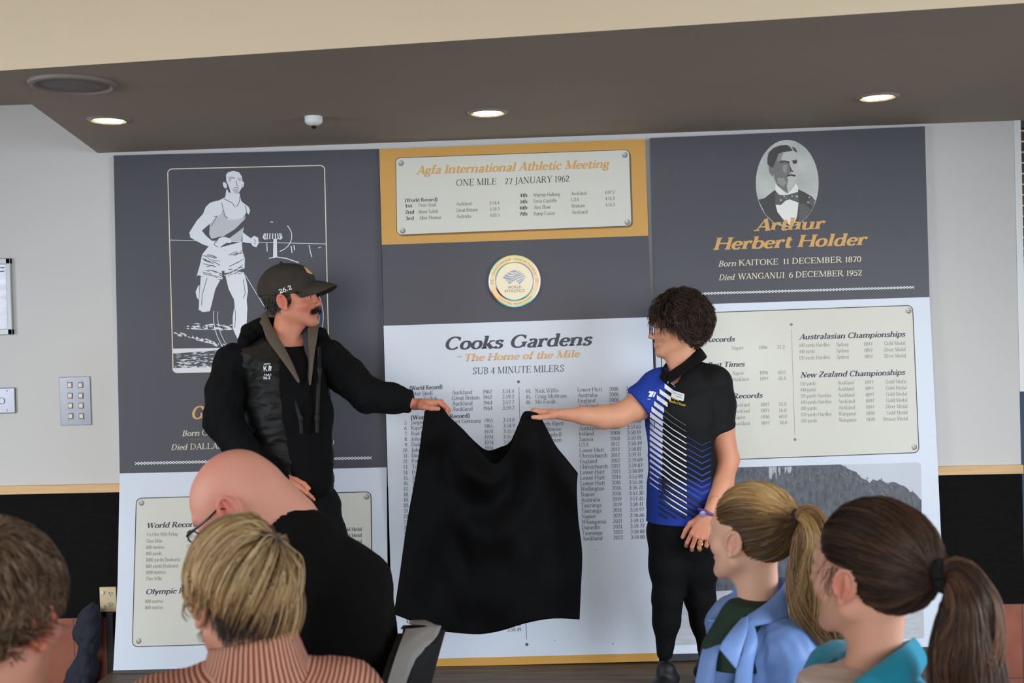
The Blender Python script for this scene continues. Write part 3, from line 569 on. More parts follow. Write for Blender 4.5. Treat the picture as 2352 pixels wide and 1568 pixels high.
R3 = [left(803, 'Napier', '1896', '31.2', .5), left(861, 'Napier', '1896', '60.0', 2.2), left(875, 'Auckland', '1897', '58.8', 2.6), left(934, 'Auckland', '1897', '25.0', 4.5), left(948, 'Auckland', '1897', '16.0', 5), left(962.5, 'Napier', '1896', '60.0', 5.3), left(976.5, 'Auckland', '1897', '58.8', 5.7)]
def right(y, ev, we, pl, wp, yr_, md, wm, sh): return (y, [(ev, 1835 + sh, 1835 + sh + we), (pl, 1921 + sh, 1921 + sh + wp), (yr_, 1984.5 + sh, 2003.5 + sh), (md, 2079.5 + sh - wm, 2079.5 + sh)])
for k, (ev, we, md, wm) in enumerate((('440 yards Hurdles', 70, 'Gold Medal', 48), ('440 yards', 36, 'Silver Medal', 50), ('120 yards Hurdles', 70, 'Silver Medal', 50))): R3.append(right(800 + 14.4 * k, ev, we, 'Sydney', 28.5, '1897', md, wm, .4 * k))
for k, (ev, we, pl_, wp, y_, md, wm) in enumerate((('250 yards', 36, 'Auckland', 38, '1897', 'Gold Medal', 48), ('440 yards', 36, 'Auckland', 38, '1897', 'Gold Medal', 48), ('120 yards Hurdles', 70, 'Auckland', 38, '1897', 'Gold Medal', 48), ('440 yards Hurdles', 70, 'Auckland', 38, '1897', 'Gold Medal', 48), ('100 yards', 36, 'Auckland', 38, '1897', 'Silver Medal', 50), ('120 yards Hurdles', 70, 'Wanganui', 40, '1898', 'Gold Medal', 48), ('100 yards', 36, 'Wanganui', 40, '1898', 'Bronze Medal', 56))): R3.append(right(888 + 14.25 * k, ev, we, pl_, wp, y_, md, wm, 2.6 + .5 * k))
B3.text('result_lettering', tb(R3), M_grey, 3)
# oval portrait, traced on an enlargement
def c7(*pts): return [(1700 + x / 6.532, 300 + y / 6.532) for x, y in pts]
def ov(cx, cy, rx, ry, n=48): return [(cx + rx * math.cos(a) * (1 if math.sin(a) > 0 else 1), cy + ry * math.sin(a)) for a in np.linspace(0, 2 * math.pi, n, endpoint=False)]
M_ph = [mat('portrait_tone', srgb(v, v, int(v * .985)), .45) for v in (212, 196, 176, 152, 120, 92, 66, 236)]
M_bgp = mat('portrait_backdrop', srgb(190, 194, 190), .45, var=(9, .18))
full = c7(*ov(706, 790, 472, 652))
def clipped(poly):                                  # keep a traced shape inside the oval
    out = []
    for x, y in poly:
        dx, dy = (x - 706) / 468, (y - 790) / 648; r = math.hypot(dx, dy)
        if r > 1: x, y = 706 + dx / r * 468, 790 + dy / r * 648
        out.append((x, y))
    return c7(*out)
po = B3.prints('portrait_print', [full], M_bgp, 2); po['label'] = 'oval monochrome portrait of a man with moustache and bow tie'
coat = [clipped([(230, 1060), (370, 1010), (430, 960), (520, 890), (560, 940), (560, 1120), (600, 1260), (660, 1330), (760, 1440), (500, 1420), (350, 1300)]), clipped([(870, 880), (960, 920), (1080, 990), (1170, 1080), (1140, 1180), (1080, 1290), (1000, 1400), (800, 1440), (850, 1300), (880, 1080), (860, 960)])]
B3.prints('portrait_coat_print', coat, M_ph[6], 3)
B3.prints('portrait_lapel_print', [clipped([(960, 1090), (1060, 1180), (1000, 1330), (880, 1400), (880, 1100)])], M_ph[5], 4)
B3.prints('portrait_shirt_print', [clipped([(530, 1110), (620, 1110), (700, 1030), (760, 1030), (870, 1080), (860, 1250), (840, 1330), (760, 1440), (640, 1325), (560, 1220)]), c7((530, 800), (600, 860), (700, 950), (760, 900), (840, 790), (870, 850), (870, 920), (720, 960), (600, 965), (525, 890))], M_ph[7], 4)
B3.prints('portrait_face_print', [c7((520, 400), (600, 330), (720, 310), (840, 310), (865, 380), (872, 520), (862, 640), (850, 740), (815, 800), (760, 850), (715, 940), (640, 890), (560, 820), (520, 740), (500, 620), (500, 500))], M_ph[1], 5)
B3.prints('portrait_shade_print', [c7((510, 420), (600, 350), (650, 330), (610, 440), (740, 460), (750, 560), (770, 620), (700, 690), (720, 740), (700, 830), (720, 940), (640, 890), (560, 820), (515, 720), (495, 560)), c7((430, 530), (480, 540), (510, 640), (490, 690), (440, 630))], M_ph[4], 6)
B3.prints('portrait_cheek_print', [c7((640, 520), (700, 500), (700, 560), (690, 640), (640, 600)), c7((560, 380), (640, 345), (620, 430), (560, 470)), c7((560, 700), (650, 710), (700, 780), (640, 840), (560, 780))], M_ph[3], 7)
B3.prints('portrait_hair_print', [c7((412, 500), (410, 420), (430, 330), (500, 260), (600, 220), (700, 215), (740, 235), (790, 300), (640, 325), (580, 350), (540, 430), (510, 520), (490, 560), (440, 530)), c7((780, 235), (830, 265), (860, 330), (835, 320), (800, 285)), c7((600, 460), (660, 445), (740, 460), (735, 490), (660, 470), (610, 490)), c7((775, 450), (850, 435), (852, 490), (800, 500)), c7((680, 690), (720, 660), (770, 650), (840, 670), (825, 690), (760, 675), (720, 690)), c7((740, 500), (775, 590), (800, 600), (790, 620), (750, 600))], M_ph[6], 8)
B3.prints('portrait_bow_tie_print', [c7((520, 930), (600, 965), (700, 965), (860, 920), (880, 1000), (880, 1080), (740, 1030), (680, 1050), (610, 1115), (525, 1110)), clipped([(1030, 1050), (1080, 1000), (1140, 1070), (1090, 1140), (1030, 1090)])], M_ph[5], 6)
B3.prints('portrait_bow_glints_print', [c7(*disc(x, y, r, 7)) for x, y, r in ((610, 1040, 18), (660, 985, 14), (850, 985, 20), (780, 985, 12), (1020, 1075, 16), (1040, 1000, 14), (1120, 1075, 12), (690, 1010, 10))], M_ph[2], 7)
# misty bush photograph at the foot of the board
M_bush = mat('photo_bush', srgb(86, 90, 100), .42, var=(38, .38, (1.6, 1, .7))); M_bush2 = mat('photo_bush_pale', srgb(106, 111, 119), .42, var=(30, .4))
M_sky = mat('photo_sky', srgb(196, 202, 212), .42, var=(3, .06)); M_lake = mat('photo_lake', srgb(190, 192, 198), .42, var=(14, .12, (1, 1, 6)))
q = ((1528, 1078), (2115, 1061.5), (2123, 1466), (1538, 1482))
ph = B3.prints('landscape_print', [rrect(*q, 7)], M_sky, 2); ph['label'] = 'grey photograph of misty bush above a pale lake'
ridge = [(1528, 1078), (1930, 1066)]
x = 1930.0; y = 1066.0
while x < 2116:
    x += 5 + RNG.random() * 5; base = 1066 + (x - 1930) * .42 + 8 * math.sin((x - 1930) / 28); ridge.append((min(x, 2116.5), base + RNG.normal() * 4))
bush = ridge + [(2119, 1330), (1800, 1352), (1536, 1364)]
B3.prints('landscape_bush_print', [bush], M_bush, 3)
B3.prints('landscape_lake_print', [[(1536.5, 1362), (1800, 1350), (2119, 1330), (2122, 1464), (1538, 1481)]], M_lake, 4)
tw = []
for i in range(260):
    x = 1700 + RNG.random() * 400; top = 1068 if x < 1930 else 1066 + (x - 1930) * .42 + 8 * math.sin((x - 1930) / 28)
    y = top + abs(RNG.normal()) * 34; a = RNG.normal() * .9 + math.pi / 2; l = 4 + RNG.random() * 8; tw.append([(x, y), (x + 1.6, y - l * .3), (x + math.cos(a) * l, y - math.sin(a) * l), (x - 1.6, y - l * .2)])
tw = [t for t in tw if all(v[1] > 1071 - (v[0] - 1690) * .022 for v in t)]
B3.prints('landscape_twig_print', tw, M_bush2, 4)
fl_ = []
for i in range(34):
    x = (1767 + RNG.random() * 24) if i % 3 else (1803 + RNG.random() * 15); y = 1072 - (x - 1760) * .02; l = (8 + RNG.random() * 24) * (1 if i % 3 else .7); w_ = .8 + RNG.random() * 2.2; fl_.append([(x - w_, y + RNG.random() * 3), (x + w_, y), (x + w_ * .4 + RNG.normal(), y + l), (x - w_ * .6, y + l * .8)])
B3.prints('landscape_fall_print', fl_, mat('photo_pale', srgb(176, 182, 192), .42), 5)
# ---- round medallion fixed to the middle board
def medallion():
    c = B2.pt(1182, 646, .004); R_ = .1185; root = empty('medallion', c); tag(root, 'round pale gold medallion with striped arc emblem on the middle board', 'plaque')
    gold = mat('brushed_gold', srgb(232, 204, 150), .4, metal=.15, spec=.4); pale = mat('pale_gold', srgb(232, 222, 192), .4, metal=.1)
    hol = bpy.data.materials.new('iridescent_bevel'); hol.use_nodes = True; nt = hol.node_tree; b = nt.nodes['Principled BSDF']; b.inputs['Metallic'].default_value = .25; b.inputs['Roughness'].default_value = .25
    tc = nt.nodes.new('ShaderNodeTexCoord'); gr = nt.nodes.new('ShaderNodeTexGradient'); gr.gradient_type = 'RADIAL'; mp = nt.nodes.new('ShaderNodeMapping'); mp.inputs['Rotation'].default_value = (math.pi / 2, 0, 0)
    nt.links.new(tc.outputs['Object'], mp.inputs[0]); nt.links.new(mp.outputs[0], gr.inputs[0]); cr = nt.nodes.new('ShaderNodeValToRGB'); e = cr.color_ramp.elements
    e[0].color = srgb(190, 200, 226); e[1].color = srgb(190, 200, 226)
    for p_, c_ in ((.1, (150, 210, 205)), (.2, (226, 226, 170)), (.3, (200, 224, 170)), (.42, (206, 206, 226)), (.52, (200, 180, 216)), (.6, (170, 215, 240)), (.68, (70, 168, 170)), (.76, (150, 222, 240)), (.84, (60, 160, 160)), (.88, (150, 60, 50)), (.93, (120, 46, 44)), (.96, (180, 200, 226))): el = e.new(p_); el.color = srgb(*c_)
    nt.links.new(gr.outputs['Color'], cr.inputs[0]); nt.links.new(cr.outputs[0], b.inputs['Base Color'])
    def ring(name, prof, m): o = MB().lathe([(r, h) for r, h in prof], (0, 0, 0), 72, 'y', cap=False); oo = o.build(name, m, None, True); oo.location = c; bpy.context.view_layer.update(); oo.parent = root; oo.matrix_parent_inverse = root.matrix_world.inverted(); return oo
    ring('rim', [(R_, 0), (R_, -.008), (R_ * .975, -.013), (R_ * .93, -.0135)], hol)
    ring('lettered_ring', [(R_ * .93, -.0132), (R_ * .745, -.0132)], gold)
    ring('inner_bevel', [(R_ * .75, -.0133), (R_ * .735, -.014), (R_ * .69, -.0095)], hol)
    ring('face', [(R_ * .69, -.0096), (0, -.0096)], pale)
    ink = mat('engraved_grey', srgb(112, 106, 104), .5); y = c[1]
    V = []; F = []
    def put(pts, fs, yy):
        n = len(V); V.extend([(c[0] + a, yy, c[2] + b_) for a, b_ in pts]); F.extend([tuple(i + n for i in f) for f in fs])
    def ringtext(t, r, a_mid, span, cap, flip):
        v, f, adv = glyph_run(t, T=80, t=74, serif=False, track=60); k = (v[:, 0] - v[:, 0].min()) / (np.ptp(v[:, 0])) - .5; pts = []
        for kk, gy in zip(k, v[:, 1]):
            a = a_mid + (kk * span if flip else -kk * span); rr = r - gy * cap / 700 if flip else r + gy * cap / 700; pts.append((rr * math.cos(a), rr * math.sin(a)))
        put(pts, f, y - .0137)
    ringtext('COOKS GARDENS \u00b7 HOME OF THE MILE', R_ * .80, math.radians(90), math.radians(146), R_ * .075, False)
    ringtext('SIR PETER SNELL \u00b7 MILE WORLD RECORD', R_ * .875, math.radians(270), math.radians(92), R_ * .055, True)
    for sx in (-1, 1):
        for k in range(3):
            zz = (-.06 + .06 * k) * R_; put([(sx * R_ * .77, zz - .0008), (sx * R_ * .91, zz - .0008), (sx * R_ * .91, zz + .0008), (sx * R_ * .77, zz + .0008)], [(0, 1, 2, 3)], y - .0137)
    for t, zz, wd in (('WORLD', -.27, .50), ('ATHLETICS.', -.41, .79)):
        v, f, adv = glyph_run(t, T=92, t=84, serif=False); k = (v[:, 0] - v[:, 0].min()) / np.ptp(v[:, 0]) - .5; put([(kk * wd * R_ + .0006, zz * R_ + gy / 700 * R_ * .10) for kk, gy in zip(k, v[:, 1])], f, y - .0101)
    mesh('lettering', V, F, ink, root)
    V2 = []; F2 = []                                 # striped arc emblem
    def put2(pts, fs): n = len(V2); V2.extend([(c[0] + a * R_, y - .0102, c[2] + b_ * R_) for a, b_ in pts]); F2.extend([tuple(i + n for i in f) for f in fs])
    e7 = lambda x, yy: ((x - 862) / 632, -(yy - 790) / 632)
    bands = [(((750, 560), (850, 528), (940, 536)), ((760, 570), (850, 582), (945, 548))), (((690, 600), (720, 578), (840, 612), (985, 552)), ((690, 605), (770, 640), (880, 620), (1000, 565))), (((630, 650), (665, 618), (790, 668), (1020, 580)), ((625, 655), (740, 698), (880, 670), (1035, 596))), (((592, 705), (620, 665), (760, 725), (1060, 605)), ((595, 708), (730, 755), (900, 700), (1078, 630))), (((640, 752), (730, 770), (900, 722), (1100, 652)), ((660, 775), (770, 790), (920, 745), (1120, 672))), (((680, 790), (770, 805), (870, 762)), ((740, 850), (770, 835), (850, 780))), (((900, 785), (960, 760), (1135, 690)), ((915, 805), (990, 775), (1125, 705))), (((940, 830), (1000, 790), (1110, 720)), ((985, 862), (1010, 835), (1070, 770)))]
    for up_, lo_ in bands:
        a = smo(*[e7(*p) for p in up_]); b_ = smo(*[e7(*p) for p in lo_]); n = 12
        rs = lambda L: [L[int(i)] for i in np.linspace(0, len(L) - 1, n)]
        A_, B_ = rs(a), rs(b_); put2(A_ + B_, [(i, i + 1, n + i + 1, n + i) for i in range(n - 1)])
    mesh('emblem', V2, F2, mat('emblem_blue_grey', srgb(118, 128, 150), .35, metal=.5), root)
medallion()
# ------------------------------------------------------------------ organic shapes: smooth unions of rounded forms, skinned into one surface
from mathutils import noise as mnoise
from mathutils.bvhtree import BVHTree
class Vol:
    def __init__(s, lo, hi, h):
        s.lo = np.array(lo, float); s.h = h; s.n = np.maximum(np.ceil((np.array(hi, float) - s.lo) / h).astype(int) + 1, 4)
        s.F = np.full(s.n, 1.0, np.float32); s.ax = [(s.lo[i] + np.arange(s.n[i]) * h).astype(np.float32) for i in range(3)]; s.frame()
    def frame(s, R=None, c=(0, 0, 0), sc=1.0): s.R = np.eye(3) if R is None else np.asarray(R, float); s.c = np.asarray(c, float); s.sc = sc; return s
    def W(s, p): return s.R @ (np.asarray(p, float) * s.sc) + s.c
    def prim(s, fn, lo, hi, k, op='u'):
        """fn(X, Y, Z) -> distance in the current frame; lo, hi: its box in that frame"""
        cs = np.array([s.W((x, y, z)) for x in (lo[0], hi[0]) for y in (lo[1], hi[1]) for z in (lo[2], hi[2])]); m = .03 + k
        i0 = np.clip(np.floor((cs.min(0) - m - s.lo) / s.h).astype(int), 0, s.n); i1 = np.clip(np.ceil((cs.max(0) + m - s.lo) / s.h).astype(int) + 1, 0, s.n)
        if (i1 <= i0).any(): return s
        sl = tuple(slice(a, b) for a, b in zip(i0, i1)); X = s.ax[0][sl[0]][:, None, None] - s.c[0]; Y = s.ax[1][sl[1]][None, :, None] - s.c[1]; Z = s.ax[2][sl[2]][None, None, :] - s.c[2]
        Q = s.R.T / s.sc; x = Q[0, 0] * X + Q[0, 1] * Y + Q[0, 2] * Z; y = Q[1, 0] * X + Q[1, 1] * Y + Q[1, 2] * Z; z = Q[2, 0] * X + Q[2, 1] * Y + Q[2, 2] * Z
        d = (fn(x, y, z) * s.sc).astype(np.float32); a = s.F[sl]; k = max(k, 1e-5)
        if op == 'u': hh = np.maximum(k - np.abs(a - d), 0); s.F[sl] = np.minimum(a, d) - hh * hh / (4 * k)
        else: d = -d; hh = np.maximum(k - np.abs(a - d), 0); s.F[sl] = np.maximum(a, d) + hh * hh / (4 * k)
        return s
    def ell(s, c, r, k=.01, op='u', rot=None):
        c = np.asarray(c, float); r = np.asarray(r, float); M = np.eye(3) if rot is None else np.asarray(rot)
        def fn(x, y, z):
            x = x - c[0]; y = y - c[1]; z = z - c[2]
            if rot is not None: x, y, z = (M[0, 0] * x + M[1, 0] * y + M[2, 0] * z, M[0, 1] * x + M[1, 1] * y + M[2, 1] * z, M[0, 2] * x + M[1, 2] * y + M[2, 2] * z)
            k0 = np.sqrt((x / r[0]) ** 2 + (y / r[1]) ** 2 + (z / r[2]) ** 2); k1 = np.sqrt((x / r[0] ** 2) ** 2 + (y / r[1] ** 2) ** 2 + (z / r[2] ** 2) ** 2) + 1e-9
            return k0 * (k0 - 1) / k1
        e = r if rot is None else np.full(3, r.max()); return s.prim(fn, c - e, c + e, k, op)
    def cap(s, a, b, ra, rb=None, k=.01, op='u', flat=None):
        """rounded cone from a to b; flat=(axis, factor) squashes it along an axis"""
        rb = ra if rb is None else rb; a = np.asarray(a, float); b = np.asarray(b, float); ba = b - a; L2 = max(ba @ ba, 1e-12)
        if flat: n = np.asarray(flat[0], float); n /= np.linalg.norm(n); q = 1 / flat[1] - 1
        def fn(x, y, z):
            x = x - a[0]; y = y - a[1]; z = z - a[2]; t = np.clip((x * ba[0] + y * ba[1] + z * ba[2]) / L2, 0, 1)
            x = x - t * ba[0]; y = y - t * ba[1]; z = z - t * ba[2]
            if flat: e = (x * n[0] + y * n[1] + z * n[2]) * q; x = x + e * n[0]; y = y + e * n[1]; z = z + e * n[2]
            d = np.sqrt(x * x + y * y + z * z) - (ra + (rb - ra) * t); return d * (flat[1] ** .5 if flat else 1)
        m = max(ra, rb); return s.prim(fn, np.minimum(a, b) - m, np.maximum(a, b) + m, k, op)
    def chain(s, pts, rs, k=.01, op='u', flat=None):
        for i in range(len(pts) - 1): s.cap(pts[i], pts[i + 1], rs[i], rs[i + 1], k, op, flat)
        return s
    def box(s, c, r, rad=.005, k=.005, op='u'):
        c = np.asarray(c, float); r = np.asarray(r, float)
        def fn(x, y, z):
            qx = np.abs(x - c[0]) - r[0] + rad; qy = np.abs(y - c[1]) - r[1] + rad; qz = np.abs(z - c[2]) - r[2] + rad
            return np.sqrt(np.maximum(qx, 0) ** 2 + np.maximum(qy, 0) ** 2 + np.maximum(qz, 0) ** 2) + np.minimum(np.maximum(qx, np.maximum(qy, qz)), 0) - rad
        return s.prim(fn, c - r, c + r, k, op)
    def cut(s, p, n, k=.003):
        """removes everything on the side the normal n points to (current frame)"""
        p = s.W(p); n = s.R @ np.asarray(n, float); n = n / np.linalg.norm(n)
        d = ((s.ax[0] - p[0])[:, None, None] * n[0] + (s.ax[1] - p[1])[None, :, None] * n[1] + (s.ax[2] - p[2])[None, None, :] * n[2]).astype(np.float32)
        hh = np.maximum(k - np.abs(s.F - d), 0); s.F = np.maximum(s.F, d) + hh * hh / (4 * k); return s
    def skin(s):
        F = s.F; F[0] = F[-1] = 1; F[:, 0] = F[:, -1] = 1; F[:, :, 0] = F[:, :, -1] = 1
        S_ = F < 0; c = [S_[dx:S_.shape[0] - 1 + dx, dy:S_.shape[1] - 1 + dy, dz:S_.shape[2] - 1 + dz] for dx in (0, 1) for dy in (0, 1) for dz in (0, 1)]
        al = c[0].copy(); an = c[0].copy()
        for q in c[1:]: al &= q; an |= q
        mix = an & ~al; I = np.argwhere(mix); off = np.array([(dx, dy, dz) for dx in (0, 1) for dy in (0, 1) for dz in (0, 1)])
        val = np.stack([F[I[:, 0] + o[0], I[:, 1] + o[1], I[:, 2] + o[2]] for o in off], 1); acc = np.zeros((len(I), 3)); cnt = np.zeros(len(I))
        for a in range(8):
            for b in range(a + 1, 8):
                if np.abs(off[a] - off[b]).sum() != 1: continue
                m = (val[:, a] < 0) != (val[:, b] < 0); t = val[m, a] / (val[m, a] - val[m, b]); acc[m] += off[a] + (off[b] - off[a]) * t[:, None]; cnt[m] += 1
        V = s.lo + (I + acc / cnt[:, None]) * s.h; idx = np.full(mix.shape, -1, np.int64); idx[mix] = np.arange(len(I)); Q = []
        for ax in range(3):
            o1, o2 = (ax + 1) % 3, (ax + 2) % 3; A = [slice(None)] * 3; B = [slice(None)] * 3; A[ax] = slice(0, -1); B[ax] = slice(1, None)
            ch = S_[tuple(A)] != S_[tuple(B)]; E = np.argwhere(ch); E = E[(E[:, o1] > 0) & (E[:, o2] > 0) & (E[:, o1] < s.n[o1] - 1) & (E[:, o2] < s.n[o2] - 1)]
            if not len(E): continue
            def ci(d1, d2): e = E.copy(); e[:, o1] += d1; e[:, o2] += d2; return idx[e[:, 0], e[:, 1], e[:, 2]]
            q = np.stack([ci(-1, -1), ci(0, -1), ci(0, 0), ci(-1, 0)], 1); ins = S_[E[:, 0], E[:, 1], E[:, 2]]; q[~ins] = q[~ins][:, ::-1]; Q.append(q)
        Q = np.concatenate(Q); return V, Q[(Q >= 0).all(1)]
def joined(parts):
    V = []; F = []; n = 0
    for v, f in parts: V.append(v); F.append(f + n); n += len(v)
    return np.concatenate(V), np.concatenate(F)
def vnormals(V, F):
    n = np.cross(V[F[:, 2]] - V[F[:, 0]], V[F[:, 3]] - V[F[:, 1]]); N = np.zeros_like(V)
    for k in range(4): np.add.at(N, F[:, k], n)
    return N / (np.linalg.norm(N, axis=1, keepdims=True) + 1e-12)
def wrinkle(V, F, amp, scale=14.0, stretch=(1, 1, 1), seed=0.0, ridge=True):
    """cloth creases: pushes the surface along its normals by a ridged noise"""
    N = vnormals(V, F); st = np.array(stretch) * scale; out = np.empty(len(V))
    for i, p in enumerate(V * st + seed):
        v = Vector(p); a = mnoise.noise(v); b = mnoise.noise(v * 2.3 + Vector((3.1, 1.7, .4)))
        out[i] = ((1 - 2 * abs(a)) * .7 + (1 - 2 * abs(b)) * .3 - .45) if ridge else a * .7 + b * .3
    return V + N * (out * amp)[:, None]
def bvh_of(o_or_vf):
    V, F = o_or_vf; return BVHTree.FromPolygons([tuple(v) for v in V], [tuple(f) for f in F])
def frame_of(az, pitch=0.0, roll=0.0):
    """columns: the person's right, front, up; az = compass angle of the front in the floor plane (degrees, 0 = +x)"""
    a, p, r = map(math.radians, (az, pitch, roll)); f = np.array([math.cos(a) * math.cos(p), math.sin(a) * math.cos(p), math.sin(p)]); x = np.array([math.sin(a), -math.cos(a), 0]); u = np.cross(x, f)
    return np.stack([x * math.cos(r) + u * math.sin(r), f, u * math.cos(r) - x * math.sin(r)], 1)
CR = (0, -.018, .033)                                  # middle of the skull in head coordinates
def head_shape(v, R, c, sc=1.0, male=False, smile=0.0, wide=1.0, ears=True):
    v.frame(R, c, sc); w = wide
    v.ell((0, -.020, .036), (.075 * w, .098, .086), .01); v.ell((0, .022, .012), (.066 * w, .074, .083), .03); v.ell((0, .034, -.045), (.054 * w, .054, .062), .03)
    for q in (-1, 1):
        v.cap((q * .053 * w, -.004, -.052), (q * .02, .066, -.098), .02, .017, .028); v.ell((q * .044, .052, -.03), (.022, .024, .019), .02)
        v.cap((q * .012, .091, .022), (q * .04, .078, .024), .0095 if not male else .012, .008, .014)
    v.ell((0, .074, -.102), (.023 if male else .019, .019, .017), .02)
    v.cap((0, .087, .014), (0, .110, -.028), .0085, .0105, .012); v.ell((0, .112, -.031), (.0125 if male else .011, .0125, .0105), .006)
    for q in (-1, 1):
        v.ell((q * .0125, .1, -.036), (.0085, .0115, .008), .006); v.ell((q * .034, .103, .0), (.019, .016, .0125), .012, 's')
        v.ell((q * .033, .0765, -.001), (.0155, .0145, .0135), .004); v.ell((q * .033, .0945, -.001), (.0115, .009, .0034), .003, 's')
    m = .004 * smile
    v.chain([(-.026, .082, -.066 + m), (0, .0945, -.0615), (.026, .082, -.066 + m)], [.003, .0056, .003], .006); v.chain([(-.022, .082, -.0705 + m), (0, .092, -.0745), (.022, .082, -.0705 + m)], [.0028, .0064, .0028], .006)
    v.chain([(-.025, .091, -.068 + m), (0, .1035, -.068), (.025, .091, -.068 + m)], [.0012, .0016, .0012], .002, 's')
    for q in ((-1, 1) if ears else ()):               # ears: plate, curled rim, lobe, hollow
        v.ell((q * .078 * w, -.014, -.005), (.0085, .0195, .030), .006); e = []
        for a in np.radians(np.linspace(-60, 215, 12)): e.append((q * (.084 * w + .004 * math.cos(a - 2.6)), -.016 - .0185 * math.cos(a) * 1.0 - .004 * math.sin(a), -.004 + .029 * math.sin(a)))
        v.chain(e, [.0042] * 12, .004); v.ell((q * .081 * w, -.006, -.034), (.006, .0085, .0095), .005); v.ell((q * .0925 * w, -.009, -.008), (.009, .0095, .014), .004, 's')
        v.chain([(q * .087 * w, -.02, .014), (q * .087 * w, -.022, -.006), (q * .086 * w, -.014, -.024)], [.003, .003, .003], .003)
    return v.frame()
def hair_gap(y): return np.interp(y, (-.13, -.08, -.04, -.022, -.004, .012, .03, .05, .07, .09), (-.062, -.066, -.058, -.02, .03, -.004, .02, .052, .076, .092))
def hair_gap_back(y): return np.interp(y, (-.13, -.08, -.045, -.03, -.004, .03, .045, .06, .075, .09), (-.090, -.090, -.076, -.02, .034, .034, .040, .060, .080, .094))
def eyes(R, c, sc, parent, iris=(70, 52, 40)):
    for q in (-1, 1):
        p = R @ (np.array((q * .033, .0785, -.001)) * sc) + c; r = .0128 * sc; V = []; F = []; col = []
        f = R[:, 1]; a = R[:, 0]; b = R[:, 2]; n = 16; rings = [0, .18, .36, .5, .54, .9, 1.3, 1.8]
        for i, t in enumerate(rings):
            for k in range(n):
                an = 2 * math.pi * k / n; V.append(p + r * (f * math.cos(t) + (a * math.cos(an) + b * math.sin(an)) * math.sin(t))); col.append(srgb(12, 10, 10)[:3] if t < .2 else srgb(*iris)[:3] if t < .52 else srgb(206, 200, 196)[:3])
        F = np.array([(i * n + k, i * n + (k + 1) % n, (i + 1) * n + (k + 1) % n, (i + 1) * n + k) for i in range(len(rings) - 1) for k in range(n)]); mesh('eye', V, F, M_eye, parent, True, col=col)
M_eye = mat('eye_surface', (1, 1, 1, 1), .2, attr='Col')
M_skin = mat('skin', (1, 1, 1, 1), .52, spec=.35, attr='Col', bump=(700, .06), sss=.12)
def skin_col(V, base, spots):
    """base skin colour plus soft patches [(centre, radius, rgb, strength)]"""
    col = np.tile(np.array(srgb(*base)[:3]), (len(V), 1))
    for c, r, rgb, a in spots:
        d = (V - np.asarray(c)) / np.asarray(r); g = (np.exp(-(d * d).sum(1) * 1.2) * a)[:, None]; col = col * (1 - g) + np.array(srgb(*rgb)[:3]) * g
    return col
def face_spots(R, c, sc, red=(196, 104, 84), a=.5, lips=(160, 84, 78), brow=(70, 55, 45), ba=.6):
    w = lambda p: R @ (np.array(p) * sc) + c; s = []
    iso = lambda r: (r * sc,) * 3
    s.append((w((0, .115, -.032)), iso(.016), red, a))
    for q in (-1, 1):
        s += [(w((q * .045, .065, -.035)), iso(.026), red, a * .8), (w((q * .085, -.014, -.004)), iso(.03), red, a * .75)]
        for t in np.linspace(0, 1, 5): s.append((w((q * (.014 + .032 * t), .096 - .018 * t * t, .022 + .004 * math.sin(t * 3))), iso(.0052), brow, ba))
    for t in np.linspace(-1, 1, 5): s += [(w((t * .02, .098 - .012 * t * t, -.062)), iso(.0055), lips, .6), (w((t * .017, .097 - .011 * t * t, -.0745)), iso(.006), lips, .6)]
    return s
def hand_shape(v, wrist, d, n, curls, side=1, sc=1.0, thumb=((.55, .75, .1), (.9, .35, -.1), (1, .1, -.2)), spread=.1, rw=.026):
    """wrist point, finger direction d, back-of-hand normal n; curls = per finger three bend angles (degrees) towards the palm; side = +1 when the thumb lies along d x n"""
    d = np.asarray(d, float); d /= np.linalg.norm(d); n = np.asarray(n, float); n -= d * (n @ d); n /= np.linalg.norm(n); l = np.cross(d, n) * side; R = np.stack([l, d, n], 1); v.frame(R, wrist, sc)
    kn = [(.030, .083, .004), (.010, .088, .008), (-.011, .084, .006), (-.030, .076, 0)]
    v.chain([(0, -.07, 0), (0, -.02, 0), (0, .012, 0)], [rw * .72, rw * .96, rw * .97], .01, flat=((0, 0, 1), .84))
    for i, q in enumerate(kn): v.cap((q[0] * .6, .012, 0), q, .0155, .0105, .012)
    v.ell((.005, .045, -.008), (.032, .04, .013), .012); v.ell((.024, .03, -.010), (.017, .028, .014), .012)
    Ls = [(.043, .026, .021), (.047, .029, .022), (.044, .027, .021), (.034, .021, .019)]; rr = [.0092, .0094, .0088, .0078]
    for i in range(4):
        p = np.array(kn[i]); a = 0.0; sx = (1.5 - i) * spread
        for j in range(3):
            a += math.radians(curls[i][j]); dr = np.array((math.sin(sx) * math.cos(a), math.cos(sx) * math.cos(a), -math.sin(a))); q = p + dr * Ls[i][j]; v.cap(p, q, rr[i] * (1 - .1 * j), rr[i] * (.9 - .1 * j), .003); p = q
    p = np.array((.022, .016, -.006))
    for j, (t, L, r0, r1) in enumerate(zip(thumb, (.045, .034, .028), (.0145, .0112, .0102), (.0115, .0102, .0082))):
        t = np.array((t[1], t[0], t[2]), float); t /= np.linalg.norm(t); q = p + t * L; v.cap(p, q, r0, r1, .008 if j == 0 else .003); p = q
    return v.frame()
